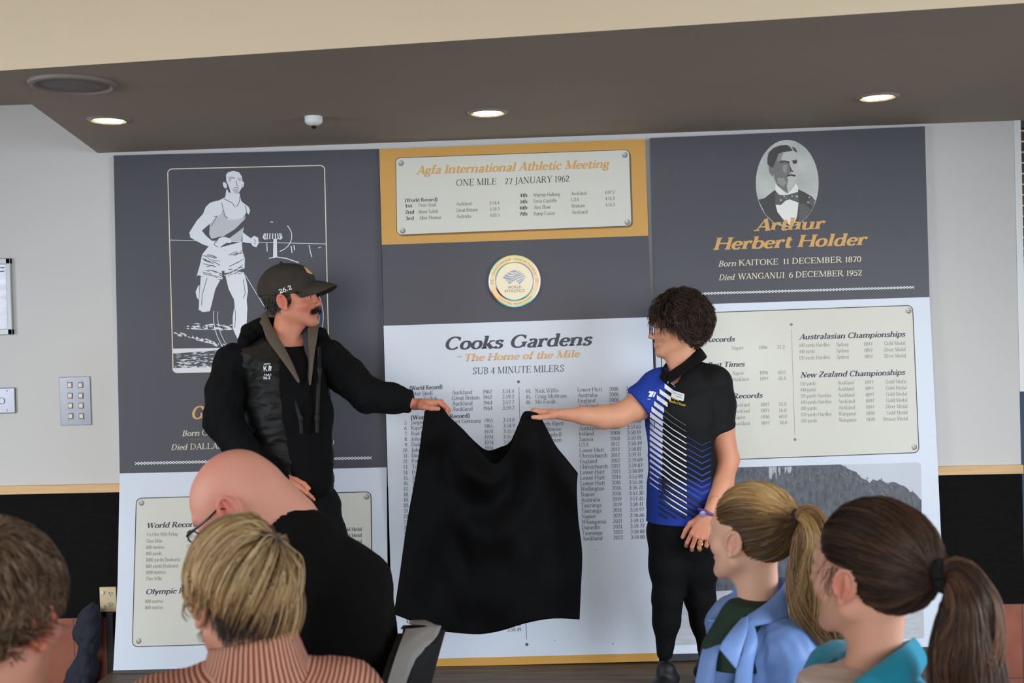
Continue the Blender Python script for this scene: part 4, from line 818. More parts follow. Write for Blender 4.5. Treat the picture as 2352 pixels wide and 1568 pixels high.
# ---- hair: a close shell over the scalp plus thousands of fine tapered locks
def M_hair_make(name, rough=.42, spec=.35): return mat(name, (1, 1, 1, 1), rough, spec=spec, attr='Col')
class Scalp:
    """distance from the skull's middle to the head surface for every direction (head frame)"""
    def __init__(s, R, c, sc, male=False):
        v = Vol(np.array(c) - .2, np.array(c) + .2, .006); head_shape(v, R, c, sc, male, ears=False); bvh = bvh_of(v.skin())
        s.R, s.c, s.sc = R, c, sc; s.o = R @ (np.array(CR) * sc) + c; s.nt, s.np_ = 40, 72; s.T = np.zeros((s.nt, s.np_))
        for i in range(s.nt):
            th = math.pi * (i + .5) / s.nt
            for j in range(s.np_):
                ph = 2 * math.pi * j / s.np_; d = R @ np.array((math.sin(th) * math.cos(ph), math.sin(th) * math.sin(ph), math.cos(th))); h = bvh.ray_cast(Vector(s.o), Vector(d), .2)
                s.T[i, j] = h[3] if h[0] is not None else .09 * sc
        s.T = np.minimum(s.T, .128 * sc)
        for _ in range(2): s.T = (s.T + np.roll(s.T, 1, 1) + np.roll(s.T, -1, 1) + np.vstack([s.T[:1], s.T[:-1]]) + np.vstack([s.T[1:], s.T[-1:]])) / 5
    def rad(s, D):
        th = np.arccos(np.clip(D[..., 2], -1, 1)); ph = np.arctan2(D[..., 1], D[..., 0]) % (2 * math.pi); a = np.clip(th / math.pi * s.nt - .5, 0, s.nt - 1.001); b = ph / (2 * math.pi) * s.np_; i = a.astype(int); j = b.astype(int) % s.np_; fa = a - i; fb = b - np.floor(b); j2 = (j + 1) % s.np_
        return (s.T[i, j] * (1 - fb) + s.T[i, j2] * fb) * (1 - fa) + (s.T[i + 1, j] * (1 - fb) + s.T[i + 1, j2] * fb) * fa
    def pt(s, D, lift=0.0): return s.o + (D * (s.rad(D) + lift)[..., None]) @ s.R.T
    def local(s, D): return np.array(CR) + D * (s.rad(D) / s.sc)[..., None]
    gap = staticmethod(hair_gap)
    def mask(s, D, grow=0.0): p = s.local(D); return p[..., 2] > s.gap(p[..., 1]) - grow
    def roots(s, n, grow=0.0, maskf=None):
        D = RNG.normal(size=(n * 4, 3)); D /= np.linalg.norm(D, axis=1, keepdims=True); m = (maskf or s.mask)(D, grow); return D[m][:n]
    def shell(s, lift, colf, grow=0.0, nt=70, npp=110, maskf=None, bump=0.0):
        th = (np.arange(nt) + .3) / nt * math.pi * .92; ph = np.arange(npp) / npp * 2 * math.pi; D = np.stack([np.sin(th)[:, None] * np.cos(ph), np.sin(th)[:, None] * np.sin(ph), np.repeat(np.cos(th)[:, None], npp, 1)], -1); m = (maskf or s.mask)(D, grow)
        L = np.full(D.shape[:2], lift)
        if bump: L = L + bump * np.array([[mnoise.noise(Vector(d) * 5.5) for d in r] for r in D])
        V = s.pt(D.reshape(-1, 3), L.reshape(-1)); F = [(i * npp + j, (i + 1) * npp + j, (i + 1) * npp + (j + 1) % npp, i * npp + (j + 1) % npp) for i in range(nt - 1) for j in range(npp) if m[i, j] and m[i + 1, j] and m[i, (j + 1) % npp] and m[i + 1, (j + 1) % npp]]
        return V, np.array(F), colf(D.reshape(-1, 3))
def grow(S_, p0, d0, L, m, grav, lift, curl=0.0):
    """locks that leave p0 along d0, bend towards the ground and never sink into the head"""
    n = len(p0); P3 = np.zeros((n, m, 3)); p = p0.copy(); d = d0 / np.linalg.norm(d0, axis=1, keepdims=True); ds = (np.asarray(L) / (m - 1)).reshape(-1, 1); g = np.array((0, 0, -1.0))
    for k in range(m):
        P3[:, k] = p; d = d + g * grav; d /= np.linalg.norm(d, axis=1, keepdims=True); q = p + d * ds; rel = (q - S_.o) @ S_.R; r = np.linalg.norm(rel, axis=1); D = rel / r[:, None]; lf = lift * min(1, (k + 1) / 4) - curl * max(0, (k / m - .7)); need = S_.rad(D) + lf; r2 = np.where(rel[:, 2] > -.085, np.maximum(r, need), r); r2 = np.where(rel[:, 2] > -.035, np.minimum(r2, need + .004), np.minimum(r2, r - .0006)); q = S_.o + (D * r2[:, None]) @ S_.R.T; d = (q - p); d /= np.linalg.norm(d, axis=1, keepdims=True) + 1e-9; p = q
    return P3
def strip(name, A, B, m, parent, th=.004, bulge=0.0, n=26, k=6):
    """a band of cloth between two edges given as (pixel x, pixel y, world y) points"""
    def line(Q): q = np.array([at(*p) for p in Q]); a = smo(*[tuple(v[:2]) for v in q], n=8); b = smo(*[(v[2], 0) for v in q], n=8); c = np.c_[np.array(a), np.array(b)[:, 0]]; t = np.r_[0, np.cumsum(np.linalg.norm(np.diff(c, axis=0), axis=1))]; u = np.linspace(0, t[-1], n); return np.stack([np.interp(u, t, c[:, i]) for i in range(3)], 1)
    a, b = line(A), line(B); V = []
    for i in range(n):
        for j in range(k + 1): t = j / k; V.append(a[i] * (1 - t) + b[i] * t + np.array((0, -1, .15)) * bulge * 4 * t * (1 - t))
    F = [(i * (k + 1) + j, (i + 1) * (k + 1) + j, (i + 1) * (k + 1) + j + 1, i * (k + 1) + j + 1) for i in range(n - 1) for j in range(k)]; o = mesh(name, V, np.array(F), m, parent, True); sd = o.modifiers.new('thickness', 'SOLIDIFY'); sd.thickness = th; sd.offset = 0; sv = o.modifiers.new('smooth', 'SUBSURF'); sv.levels = 1; sv.render_levels = 1; return o
def slerp(A, B, t):
    w = np.arccos(np.clip((A * B).sum(-1, keepdims=True), -.9999, .9999)); return (np.sin((1 - t) * w) * A + np.sin(t * w) * B) / np.sin(w)
def lock_mesh(Pth, r, col):
    """Pth (n, m, 3) centre lines, r (n,) or (n, m) radii, col (n, 3): three-sided tapered locks"""
    n, m, _ = Pth.shape; T = np.gradient(Pth, axis=1); T /= np.linalg.norm(T, axis=2, keepdims=True) + 1e-9; up = np.array((.31, .52, .79)); A = np.cross(T, up); A /= np.linalg.norm(A, axis=2, keepdims=True) + 1e-9; B = np.cross(T, A)
    rr = np.asarray(r); rr = rr[:, None] * np.interp(np.linspace(0, 1, m), (0, .15, .7, 1), (.8, 1, .9, .25))[None] if rr.ndim == 1 else rr
    V = np.stack([Pth + (A * math.cos(a) + B * math.sin(a)) * rr[..., None] for a in (0, 2.094, 4.189)], 2).reshape(-1, 3)
    i = np.arange(n)[:, None, None] * m * 3 + np.arange(m - 1)[None, :, None] * 3; k = np.arange(3)[None, None]; k2 = (k + 1) % 3
    F = np.stack([i + k, i + k2, i + 3 + k2, i + 3 + k], -1).reshape(-1, 4); c = np.asarray(col, np.float32); c = np.repeat(c[:, None], m, 1) if c.ndim == 2 else c
    return V, F, np.repeat(c.reshape(-1, 3), 3, 0)
def hair_obj(name, bits, m, parent):
    V, F = joined([(b[0], b[1]) for b in bits]); col = np.concatenate([b[2] for b in bits]); return mesh(name, V, F, m, parent, True, col=col)
def palette(n, cols, wts, jit=.12, field=None):
    """a natural mix of lock colours; field (n,) in 0..1 moves whole locks towards the later colours"""
    c = np.array([srgb(*q)[:3] for q in cols]); f = np.clip((field if field is not None else RNG.random(n)) * (len(c) - 1) + RNG.normal(size=n) * wts, 0, len(c) - 1.001); i = f.astype(int); t = (f - i)[:, None]
    return (c[i] * (1 - t) + c[i + 1] * t) * np.exp(RNG.normal(size=(n, 1)) * jit)
def lockfield(D, sc=6.0, seed=0.0): return np.array([.5 + .5 * mnoise.noise(Vector(d) * sc + Vector((seed, seed * .7, 1.3))) for d in D])
# ---- marks lying on a finished surface
def decal(name, VF, polys, m, parent, lift=.0012, step=5):
    """flat prints traced in the photograph, laid onto the surface they belong to"""
    bvh = bvh_of(VF) if isinstance(VF, tuple) else VF; bm = bmesh.new()
    for i_, P_ in enumerate(polys):
        try: bm.faces.new([bm.verts.new((x, -y, i_ % 14)) for x, y in P_])
        except ValueError: pass
    for ax in (0, 1):
        co = [v.co[ax] for v in bm.verts]; no = (1, 0, 0) if ax == 0 else (0, 1, 0)
        for q in np.arange(math.floor(min(co) / step) * step + step, max(co), step): bmesh.ops.bisect_plane(bm, geom=bm.verts[:] + bm.edges[:] + bm.faces[:], plane_co=Vector(no) * q, plane_no=no)
    bm.verts.index_update(); V = []; ok = []
    for v in bm.verts:
        d = RM @ np.array([(v.co.x - W_PX / 2) / F_PX, 1.0, -(-v.co.y - H_PX / 2) / F_PX]); h = bvh.ray_cast(Vector(CAM), Vector(d).normalized()); ok.append(h[0] is not None)
        if h[0] is None: V.append((0, 0, 0)); continue
        nn = h[1] if h[1].dot(Vector(d)) < 0 else -h[1]; V.append(h[0] + nn * (lift + 2e-5 * v.co.z))
    F = [[v.index for v in f.verts] for f in bm.faces if all(ok[v.index] for v in f.verts)]; bm.free(); used = sorted({i for f in F for i in f}); ix = {a: b for b, a in enumerate(used)}; return mesh(name, [V[i] for i in used], [[ix[i] for i in f] for f in F], m, parent, True)
def text_polys(t, xa, ya, xb, yb, cap, st):
    v, f, adv = glyph_run(t, **st); x0, x1 = v[:, 0].min(), v[:, 0].max(); L = math.hypot(xb - xa, yb - ya); ux, uy = (xb - xa) / L, (yb - ya) / L; q = [(xa + ux * (a - x0) / (x1 - x0) * L + uy * b * cap / 700, ya + uy * (a - x0) / (x1 - x0) * L - ux * b * cap / 700) for a, b in v]
    return [[q[i] for i in ff] for ff in f]
# ------------------------------------------------------------------ fixtures on wall and ceiling
M_steel = mat('brushed_steel', srgb(132, 132, 137), .3, metal=.9, bump=(300, .05, (1, 1, 12)))
M_plastic = mat('ivory_plastic', srgb(226, 220, 206), .35); M_hole = mat('dark_recess', srgb(16, 16, 16), .8)
M_rimd = mat('downlight_rim', srgb(150, 142, 132), .4, metal=.3); M_bulb = emit('lit_lamp', (1.0, .80, .50, 1), 9.0)
M_refl = mat('downlight_reflector', srgb(240, 226, 196), .18, metal=.6)
def downlight(x, y, label):
    o = empty('downlight', (x, y, ZS)); tag(o, label, 'ceiling light', 'recessed downlights in the dropped ceiling')
    def part(n, mb, m): p = mb.build(n, m, None, True); p.location = (x, y, ZS); bpy.context.view_layer.update(); p.parent = o; p.matrix_parent_inverse = o.matrix_world.inverted(); return p
    part('rim', MB().lathe([(.064, -.001), (.066, -.007), (.076, -.006), (.082, 0)], (0, 0, 0), 40, cap=False), M_rimd)
    part('reflector', MB().lathe([(.0645, -.004), (.056, .03), (.045, .06)], (0, 0, 0), 40, cap=False), M_refl); part('lamp', MB().lathe([(.058, .0), (.05, -.004), (0, -.005)], (0, 0, 0), 32, cap=False), M_bulb)
    l = bpy.data.lights.new('downlight_glow', 'SPOT'); l.energy = 9; l.color = (1, .80, .52); l.spot_size = math.radians(120); l.spot_blend = .8; l.shadow_soft_size = .05; s = bpy.data.objects.new('downlight_glow', l); C.objects.link(s); s.location = (x, y, ZS - .02); s.parent = o; s.matrix_parent_inverse = o.matrix_world.inverted()
downlight(-.938, -.746, 'lit recessed downlight in the dropped ceiling beside the round speaker')
downlight(.537, -.618, 'lit recessed downlight in the dropped ceiling above the gold board header')
downlight(2.051, -.646, 'lit recessed downlight in the dropped ceiling above the oval portrait')
sp = empty('ceiling_speaker', (-.80, -1.364, ZS)); tag(sp, 'round flush grey speaker grille in the dropped ceiling', 'speaker')
def at_part(n, mb, m, loc, par, sm=True): p = mb.build(n, m, None, sm); p.location = loc; bpy.context.view_layer.update(); p.parent = par; p.matrix_parent_inverse = par.matrix_world.inverted(); return p
at_part('rim', MB().lathe([(.115, -.004), (.125, -.012), (.138, -.010), (.142, 0)], (0, 0, 0), 56, cap=False), mat('speaker_rim', srgb(128, 120, 116), .6), (-.80, -1.364, ZS), sp); at_part('grille', MB().lathe([(0, -.010), (.08, -.0085), (.118, -.004)], (0, 0, 0), 56, cap=False), mat('speaker_grille', srgb(118, 114, 114), .7, bump=(900, .6)), (-.80, -1.364, ZS), sp)
sd = empty('smoke_detector', (-.15, -.658, ZS)); tag(sd, 'small white smoke detector under the dropped ceiling', 'smoke detector')
at_part('body', MB().lathe([(.035, 0), (.035, -.016), (.033, -.024), (.026, -.03), (.012, -.036), (0, -.036)], (0, 0, 0), 36, cap=False), M_white, (-.15, -.658, ZS), sd); at_part('sensor', MB().lathe([(.010, -.034), (.010, -.042), (.005, -.047), (0, -.048)], (0, 0, 0), 20, cap=False), M_hole, (-.15, -.658, ZS), sd)
# switch plate with eight buttons
sw = empty('switch_panel', (-1.442, 0, 1.42)); tag(sw, 'steel wall plate with eight square white push buttons, left of the slate board', 'switch panel'); f0, f1 = at(137, 866, 0), at(211, 975, 0)
MB().box((f0[0], -.006, f1[2]), (f1[0], 0, f0[2]), .0015).build('plate', M_steel, sw)
for r, (y0) in enumerate((884, 908, 931, 955)):
    for x0 in (162, 186.5):
        p = at(x0 + r * .7, y0, 0); bz = MB().box((p[0] - .0125, -.0075, p[2] - .0135), (p[0] + .0125, -.005, p[2] + .0135), .001).build('button_surround', mat('grey_surround', srgb(120, 118, 116), .5) if not bpy.data.materials.get('grey_surround') else bpy.data.materials['grey_surround'], sw); MB().box((p[0] - .0092, -.011, p[2] - .0098), (p[0] + .0092, -.007, p[2] + .0098), .002).build('button', M_plastic, bz)
for x0, y0 in ((156, 875), (189, 874), (159, 965), (194, 964)): p = at(x0, y0, 0); MB().lathe([(0, -.0072), (.0025, -.0072), (.003, -.0055)], (p[0], 0, p[2]), 12, 'y', cap=False).build('screw', M_rimd, sw, True)
# key switch plate at the left edge
f0, f1 = at(-20, 891, 0), at(38, 948, 0); ks = empty('key_switch', (f0[0] + .05, 0, f1[2])); tag(ks, 'square steel key switch plate at the left edge below the framed notice', 'key switch')
MB().box((f0[0], -.012, f1[2]), (f1[0], 0, f0[2]), .003).build('plate', M_steel, ks); p = at(7, 920, 0); MB().lathe([(.0, -.010), (.0135, -.012), (.0145, -.016), (.015, -.011)], (p[0], 0, p[2]), 24, 'y', cap=False).build('key_hole', M_hole, ks, True)
for x0, y0 in ((19, 897), (19, 941)): p = at(x0, y0, 0); MB().lathe([(0, -.0135), (.003, -.0135), (.004, -.0115)], (p[0], 0, p[2]), 12, 'y', cap=False).build('screw', M_rimd, ks, True)
# framed notice
a, b = at(-190, 600, 0), at(33, 768, 0); fr = empty('picture_frame', ((a[0] + b[0]) / 2, 0, b[2])); tag(fr, 'pale silver framed glossy notice cut off by the left edge', 'picture frame'); M_sil = mat('pale_silver_frame', srgb(176, 180, 180), .4, metal=.25); t = .027
MB().box((a[0], -.02, b[2]), (b[0], 0, b[2] + t), .003).box((a[0], -.02, a[2] - t), (b[0], 0, a[2]), .003).box((b[0] - t * .8, -.02, b[2]), (b[0], 0, a[2]), .003).box((a[0], -.02, b[2]), (a[0] + t, 0, a[2]), .003).build('frame', M_sil, fr)
MB().box((a[0] + .02, -.011, b[2] + .02), (b[0] - .018, -.004, a[2] - .02)).build('notice', mat('glossy_notice', srgb(206, 208, 222), .12, spec=.6, var=(9, .22, (.6, 1, 2.4))), fr)
nb = MB(); x1 = b[0] - .036
for zz, w_ in ((a[2] - .045, .014), (a[2] - .062, .03)): nb.box((x1 - w_, -.0122, zz), (x1 + .004, -.0112, zz + .006))
nb.build('print', mat('notice_ink', srgb(96, 112, 150), .5), fr)
# double power outlet
a, b = at(232, 1346, 0), at(270, 1402, 0); po_ = empty('power_outlet', (a[0], 0, b[2])); tag(po_, 'cream double power outlet with two rocker switches beside the left board', 'power outlet'); M_cr = mat('cream_plastic', srgb(214, 196, 156), .4)
MB().box((a[0], -.020, b[2]), (b[0] + .004, -.008, a[2]), .003).build('plate', M_cr, po_)
for y0 in (1358, 1391): p = at(239.5 + (y0 > 1370) * 1.2, y0, 0); MB().box((p[0] - .009, -.027, p[2] - .0085), (p[0] + .009, -.018, p[2] + .0085), .003).build('rocker', M_plastic, po_)
for y0 in (1361, 1385):
    p = at(258.5, y0, 0); sk = MB().lathe([(0, -.0212), (.0125, -.0212), (.0135, -.0195)], (p[0], 0, p[2]), 8, 'y', cap=False).build('socket', mat('socket_grey', srgb(196, 194, 186), .4), po_); h_ = MB()
    for dx, dz, an in ((-.0065, .004, .5), (.0065, .004, -.5), (0, -.006, 0)):
        M_ = Matrix.Translation((p[0] + dx, -.0215, p[2] + dz)) @ Matrix.Rotation(an, 4, 'Y'); h_.box((-.0012, -.0006, -.0035), (.0012, .0006, .0035), 0, M_)
    h_.build('pin_slot', M_hole, sk)
# navy cloth bundle tied in the middle, and a thin black strip beside the board
v_lo, v_hi = at(150, 1700, -.1), at(265, 1370, -.1); v = None
# ------------------------------------------------------------------ the two people on the stage
M_blackcloth = mat('black_jersey', srgb(12, 13, 15), .85, spec=.12, bump=(500, .1))
M_vest = mat('quilted_vest', srgb(17, 16, 15), .55, spec=.2, bump=(60, .12))
M_trous = mat('black_trousers', srgb(11, 11, 13), .85, spec=.15)
M_shoe = mat('black_shoe', srgb(20, 20, 22), .6)
M_hair = M_hair_make('hair_locks')
def body_mesh(name, parts, spots, base, parent=None):
    V, F = joined(parts); return mesh(name, V, F, M_skin, parent, True, col=skin_col(V, base, spots)), (V, F)
def garment(name, v, m, parent, wr=None, col=None):
    V, F = v.skin()
    if wr: V = wrinkle(V, F, *wr)
    c = col(V) if col else None; return mesh(name, V, F, m, parent, True, col=c), (V, F)
def shoe(o, d, parent, sole=(120, 120, 122)):
    """o: under the ankle on the ground, d: toe direction"""
    d = np.array([d[0], d[1], 0.0]); d /= np.linalg.norm(d); R = np.stack([[d[1], -d[0], 0], d, [0, 0, 1]], 1); v = Vol(np.array(o) - .28, np.array(o) + .28, .005); v.frame(R, o)
    v.cap((0, -.02, .05), (0, -.01, .085), .044, .040, .025); v.cap((0, -.05, .04), (0, .15, .034), .04, .038, .02, flat=((0, 0, 1), .85)); v.ell((0, .15, .03), (.044, .06, .03), .02); v.cut((0, 0, .012), (0, 0, -1)); v.frame()
    s_, _ = garment('shoe', v, M_shoe, parent); v = Vol(np.array(o) - .28, np.array(o) + .28, .005); v.frame(R, o); v.ell((0, .13, .010), (.046, .085, .012), .01); v.ell((0, -.03, .010), (.042, .06, .012), .04); v.cut((0, 0, 0), (0, 0, -1)); v.frame(); garment('sole', v, mat('shoe_sole', srgb(*sole), .6), s_)
# ---- the man
YM = -.55; sm = scale_at(YM)
def man():
    P_ = lambda x, y, Y=YM: at(x, y, Y)
    R = frame_of(-5, 8, 0); sc = .98; ear = P_(649, 694, YM - .08); c = ear - R @ (np.array((.083, -.014, -.006)) * sc)
    ch = P_(672, 830, YM + .01)
    v = Vol(np.minimum(c, ch) - (.16, .16, .10), np.maximum(c, ch) + (.17, .16, .17), .003); head_shape(v, R, c, sc, True, 1.0)
    nk = c + R @ (np.array((0, -.022, -.06)) * sc); v.cap(nk, P_(653, 795), .056, .059, .03); v.cap(c + R @ (np.array((0, .03, -.085)) * sc), P_(662, 780, YM - .03), .02, .024, .02); v.cap(P_(630, 822), P_(690, 822), .06, .06, .05)
    parts = [v.skin()]
    # torso and legs under the clothes, one surface with the arms
    sh_l, el_l, wr_l = P_(752, 826), P_(846, 908, -.60), P_(938, 925, -.615); sh_r, el_r, wr_r = P_(540, 830, -.56), P_(512, 965, -.66), P_(640, 1103, -.72)
    hipc = P_(672, 1140); v = Vol(P_(460, 780) - (.05, .3, 0), P_(840, 780) + (.15, .3, .1), .009); v = Vol((P_(450, 800)[0], YM - .35, .2), (P_(1000, 800)[0], YM + .3, 1.8), .01)
    A_, K_ = [P_(650, 1545, YM - .05), P_(752, 1545, YM + .05)], [P_(648, 1345, YM - .07), P_(748, 1345, YM)]
    v.chain([P_(664, 810, YM + .02), P_(660, 860, YM + .02), P_(662, 1000, YM + .02), P_(672, 1140, YM + .02)], [.07, .11, .09, .10], .04); v.cap(sh_r, sh_l, .035, k=.03)
    for s_, e_, w_ in ((sh_l, el_l, wr_l), (sh_r, el_r, wr_r)): v.chain([s_, e_, w_], [.04, .036, .028], .02)
    for k, hx in enumerate((632, 716)): v.chain([P_(hx, 1165), K_[k], A_[k]], [.06, .048, .04], .03)
    parts.append(v.skin())
    d = np.array((.99, -.10, -.02)); n = np.array((.05, .22, 1.0)); w = P_(964, 928, -.60); v = Vol(w - .14, w + (.24, .14, .14), .0022)
    hand_shape(v, w, d, n, [(40, 70, 50), (46, 70, 50), (52, 70, 50), (58, 68, 50)], side=1, sc=1.02, thumb=((.50, .82, -.30), (.82, .50, -.22), (.96, .26, -.10)), spread=.03); parts.append(v.skin())
    w2 = P_(640, 1100, -.72); v = Vol(w2 - .16, w2 + .2, .003); hand_shape(v, w2, (.75, -.3, -.6), (.3, -.9, .2), [(20, 30, 20)] * 4, side=-1, sc=1.0, thumb=((.8, .5, 0), (1, .2, 0), (1, 0, 0))); parts.append(v.skin())
    sp = face_spots(R, c, sc, red=(206, 86, 70), a=.75, brow=(74, 60, 50)) + [(P_(575 + 60, 740), (.05, .08, .06), (206, 120, 80), .45), (c + R @ (np.array((0, .06, -.08)) * sc), (.05,) * 3, (150, 96, 78), .35)]
    o, VF = body_mesh('person', parts, sp, (196, 128, 102)); tag(o, 'moustached man in dark cap and black vest standing holding the cloth', 'person')
    S_ = Scalp(R, c, sc, True); eyes(R, c, sc, o)
    # hair at the nape and temples, moustache
    rng = lambda n: RNG.random(n)
    def low(D, g): p = S_.local(D); return S_.mask(D, g) & (p[:, 2] < .05) & (p[:, 1] < .022)
    D = S_.roots(2200, .012, low); p0 = S_.pt(D, .001); nrm = (p0 - S_.o); nrm /= np.linalg.norm(nrm, axis=1, keepdims=True); tdir = R @ np.array((0, -.55, -.9)); t = np.linspace(0, 1, 6)[None, :, None]
    path = grow(S_, p0, tdir + nrm * .12 + RNG.normal(size=(len(D), 3)) * .16, .016 + .016 * rng(len(D)), 6, .1, .003)
    D2 = S_.roots(26, .0, lambda D, g: (lambda p: (p[:, 1] < -.09) & (p[:, 2] > .0) & (p[:, 2] < .045))(S_.local(D))); p1 = S_.pt(D2, .004); n1 = p1 - S_.o; n1 /= np.linalg.norm(n1, axis=1, keepdims=True); path2 = p1[:, None] + (n1 + RNG.normal(size=(len(D2), 3)) * .4)[:, None] * t * (.010 + .02 * rng(len(D2)))[:, None, None]
    cols = [(34, 28, 24), (52, 44, 38), (74, 66, 60)]
    hair_obj('hair', [lock_mesh(path, np.full(len(D), .0011), palette(len(D), cols, .6)), lock_mesh(path2, np.full(len(D2), .0009), palette(len(D2), cols, .4))], M_hair, o)
    n = 420; a = RNG.uniform(-1, 1, n); q = np.stack([a * .034, .104 - .022 * a * a + RNG.normal(size=n) * .001, -.050 - .008 * np.abs(a) ** 1.5 + RNG.normal(size=n) * .003], 1); p0 = (q * sc) @ R.T + c; dr = np.stack([np.sign(a) * .5 * np.abs(a), np.full(n, .35), np.full(n, -.8)], 1) @ R.T
    hair_obj('moustache', [lock_mesh(p0[:, None] + (dr + RNG.normal(size=(n, 3)) * .15)[:, None] * t * .017, np.full(n, .0010), palette(n, [(30, 24, 22), (58, 50, 46)], .5))], M_hair, o)
    tv = Vol(c + R @ np.array((0, .1, -.08)) - .05, c + R @ np.array((0, .1, -.08)) + .05, .002); tv.frame(R, c, sc); tv.ell((0, .0935, -.0675), (.02, .008, .0036), .001); tv.frame(); garment('teeth', tv, mat('teeth', srgb(214, 206, 190), .35), o)
    # cap: crown and peak
    cp = empty('baseball_cap', c + R @ np.array((0, 0, .1))); cp.parent = o; bpy.context.view_layer.update()
    M_cap = mat('washed_black_twill', srgb(52, 46, 40), .9, bump=(600, .2), var=(22, .16))
    v = Vol(c - .2, c + .26, .003); v.frame(R, c, sc); v.ell((0, -.022, .050), (.090, .118, .110), .01); v.ell((0, .04, .066), (.073, .066, .070), .03); v.cut((0, -.02, .028), (0, -.10, -1), .004); v.ell((0, -.03, -.005), (.083, .108, .10), .002, 's'); v.frame(); V, F = v.skin(); Vc = wrinkle(V, F, .0012, 30); mesh('crown', Vc, F, M_cap, cp, True)
    V = []; n1, n2 = 22, 12
    for side in (0, 1):
        for i in range(n1 + 1):
            x = -1 + 2 * i / n1
            for j in range(n2 + 1):
                t_ = j / n2; xx = x * (.079 - .010 * t_ ** 3); yb = .098 * math.sqrt(max(0, 1 - (x * .92) ** 2)) * .98; yy = yb + (.100 * math.sqrt(max(0, 1 - x ** 4 * .93)) ) * t_; zz = .070 - 6.5 * xx * xx - .020 * t_ - .016 * t_ * t_ - (.0045 if side else 0); V.append(R @ (np.array((xx, yy, zz)) * sc) + c)
    w = n2 + 1; o2 = (n1 + 1) * w; F = [(i * w + j, (i + 1) * w + j, (i + 1) * w + j + 1, i * w + j + 1) for i in range(n1) for j in range(n2)] + [(o2 + i * w + j, o2 + i * w + j + 1, o2 + (i + 1) * w + j + 1, o2 + (i + 1) * w + j) for i in range(n1) for j in range(n2)]
    for i in range(n1): a = i * w + n2; F.append((a, a + w, a + w + o2, a + o2)); b = i * w; F.append((b, b + o2, b + w + o2, b + w))
    for i in (0, n1):
        for j in range(n2): a = i * w + j; F.append((a, a + 1, a + 1 + o2, a + o2))
    mesh('peak', V, np.array(F), M_cap, cp, True)
    MB().lathe([(0, .012), (.006, .009), (.008, .003), (.008, 0)], (0, 0, 0), 14).build('button', M_cap, cp, True).matrix_world = Matrix.Translation(Vector(c + R @ (np.array((0, -.022, .158)) * sc)))
    capVF = (Vc, v.skin()[1])
    decal('numerals', capVF, text_polys('26.2', 643, 674, 671, 663.5, 10, dict(T=120, t=110, serif=False)), M_wht, cp, .0015)
    decal('crest', capVF, [[(697, 613), (701, 612), (711, 622), (718, 630), (712, 629), (705, 626)], [(703, 611), (708, 616), (719, 629), (722, 632), (714, 624)]], M_goldP, cp, .0015)
    # clothes
    def neck_cut(v): v.chain([P_(650, 700), P_(662, 770, YM - .01), P_(672, 800, YM - .10)], [.085, .082, .05], .02, 's')
    v = Vol((P_(460, 800)[0], YM - .4, P_(700, 1260)[2]), (P_(980, 800)[0], YM + .3, P_(700, 690)[2]), .007)
    v.chain([sh_l + (.005, 0, .0), P_(795, 862, -.57), el_l, P_(897, 915, -.62), P_(948, 923, -.617)], [.078, .072, .066, .056, .043], .03)
    v.cut(P_(946, 923, -.617), (1, -.05, -.16), .004)
    v.chain([sh_r + (-.008, 0, -.01), P_(520, 900, -.62), el_r, P_(575, 1060, -.72), P_(640, 1108, -.72)], [.075, .077, .072, .062, .050], .03)
    v.chain([P_(652, 838), P_(655, 860), P_(658, 950), P_(664, 1060), P_(672, 1115)], [.11, .150, .150, .148, .15], .05, flat=((.42, .9, 0), .8)); v.cap(sh_r, sh_l, .058, k=.05); neck_cut(v)
    garment('jacket', v, M_blackcloth, o, (.007, 16, (1, 1, .7)))
    v = Vol((P_(500, 800)[0], YM - .35, P_(700, 1175)[2]), (P_(820, 800)[0], YM + .25, P_(700, 740)[2]), .006); fl = ((.42, .9, 0), .82)
    v.chain([P_(650, 850), P_(654, 870), P_(660, 950), P_(667, 1050), P_(676, 1120)], [.13, .172, .17, .168, .165], .06, flat=fl); v.cap(sh_r + (.02, 0, .0), sh_l - (.01, 0, 0), .066, k=.05); neck_cut(v)
    v.cap(sh_r + (-.03, 0, -.06), sh_r + (-.03, -.02, .02), .05, .05, .02, 's'); v.cap(sh_r + (-.10, -.05, -.15), sh_r + (-.03, -.02, .06), .085, .065, .02, 's'); v.cap(sh_l + (.10, -.02, -.14), sh_l + (.05, -.02, .06), .09, .06, .02, 's')
    v.chain([P_(688, 770, YM - .13), P_(694, 850, YM - .21), P_(705, 960, YM - .24), P_(716, 1140, YM - .24)], [.06, .052, .028, .018], .01, 's')
    v.cut(P_(676, 1138), (.1, 0, -1), .01); vest, vVF = garment('vest', v, M_vest, o, (.011, 11, (.7, .7, 1.8)))
    v = Vol(P_(640, 900, YM - .35) - (.05, 0, .6), P_(740, 780, YM + .1) + (.1, 0, .1), .006); v.chain([P_(666, 822, YM - .02), P_(684, 870, YM - .07), P_(704, 950, YM - .09), P_(712, 1100, YM - .08)], [.085, .105, .10, .09], .03); v.cap(P_(660, 740, YM), P_(668, 778, YM - .04), .062, .056, .006, 's'); garment('t_shirt', v, mat('black_cotton', srgb(13, 13, 14), .9, spec=.1), o, (.003, 14))
    # hood and turned-back lining
    v = Vol(P_(500, 860, YM - .3), P_(790, 690, YM + .22), .005); v.chain([P_(560, 786, YM - .02), P_(575, 768, YM + .03), P_(602, 752, YM + .05), P_(650, 745, YM + .11)], [.03, .040, .040, .03], .02); v.chain([P_(755, 800, YM + .04), P_(735, 768, YM + .07), P_(690, 750, YM + .12)], [.026, .026, .026], .02); garment('hood', v, M_blackcloth, o, (.006, 20))
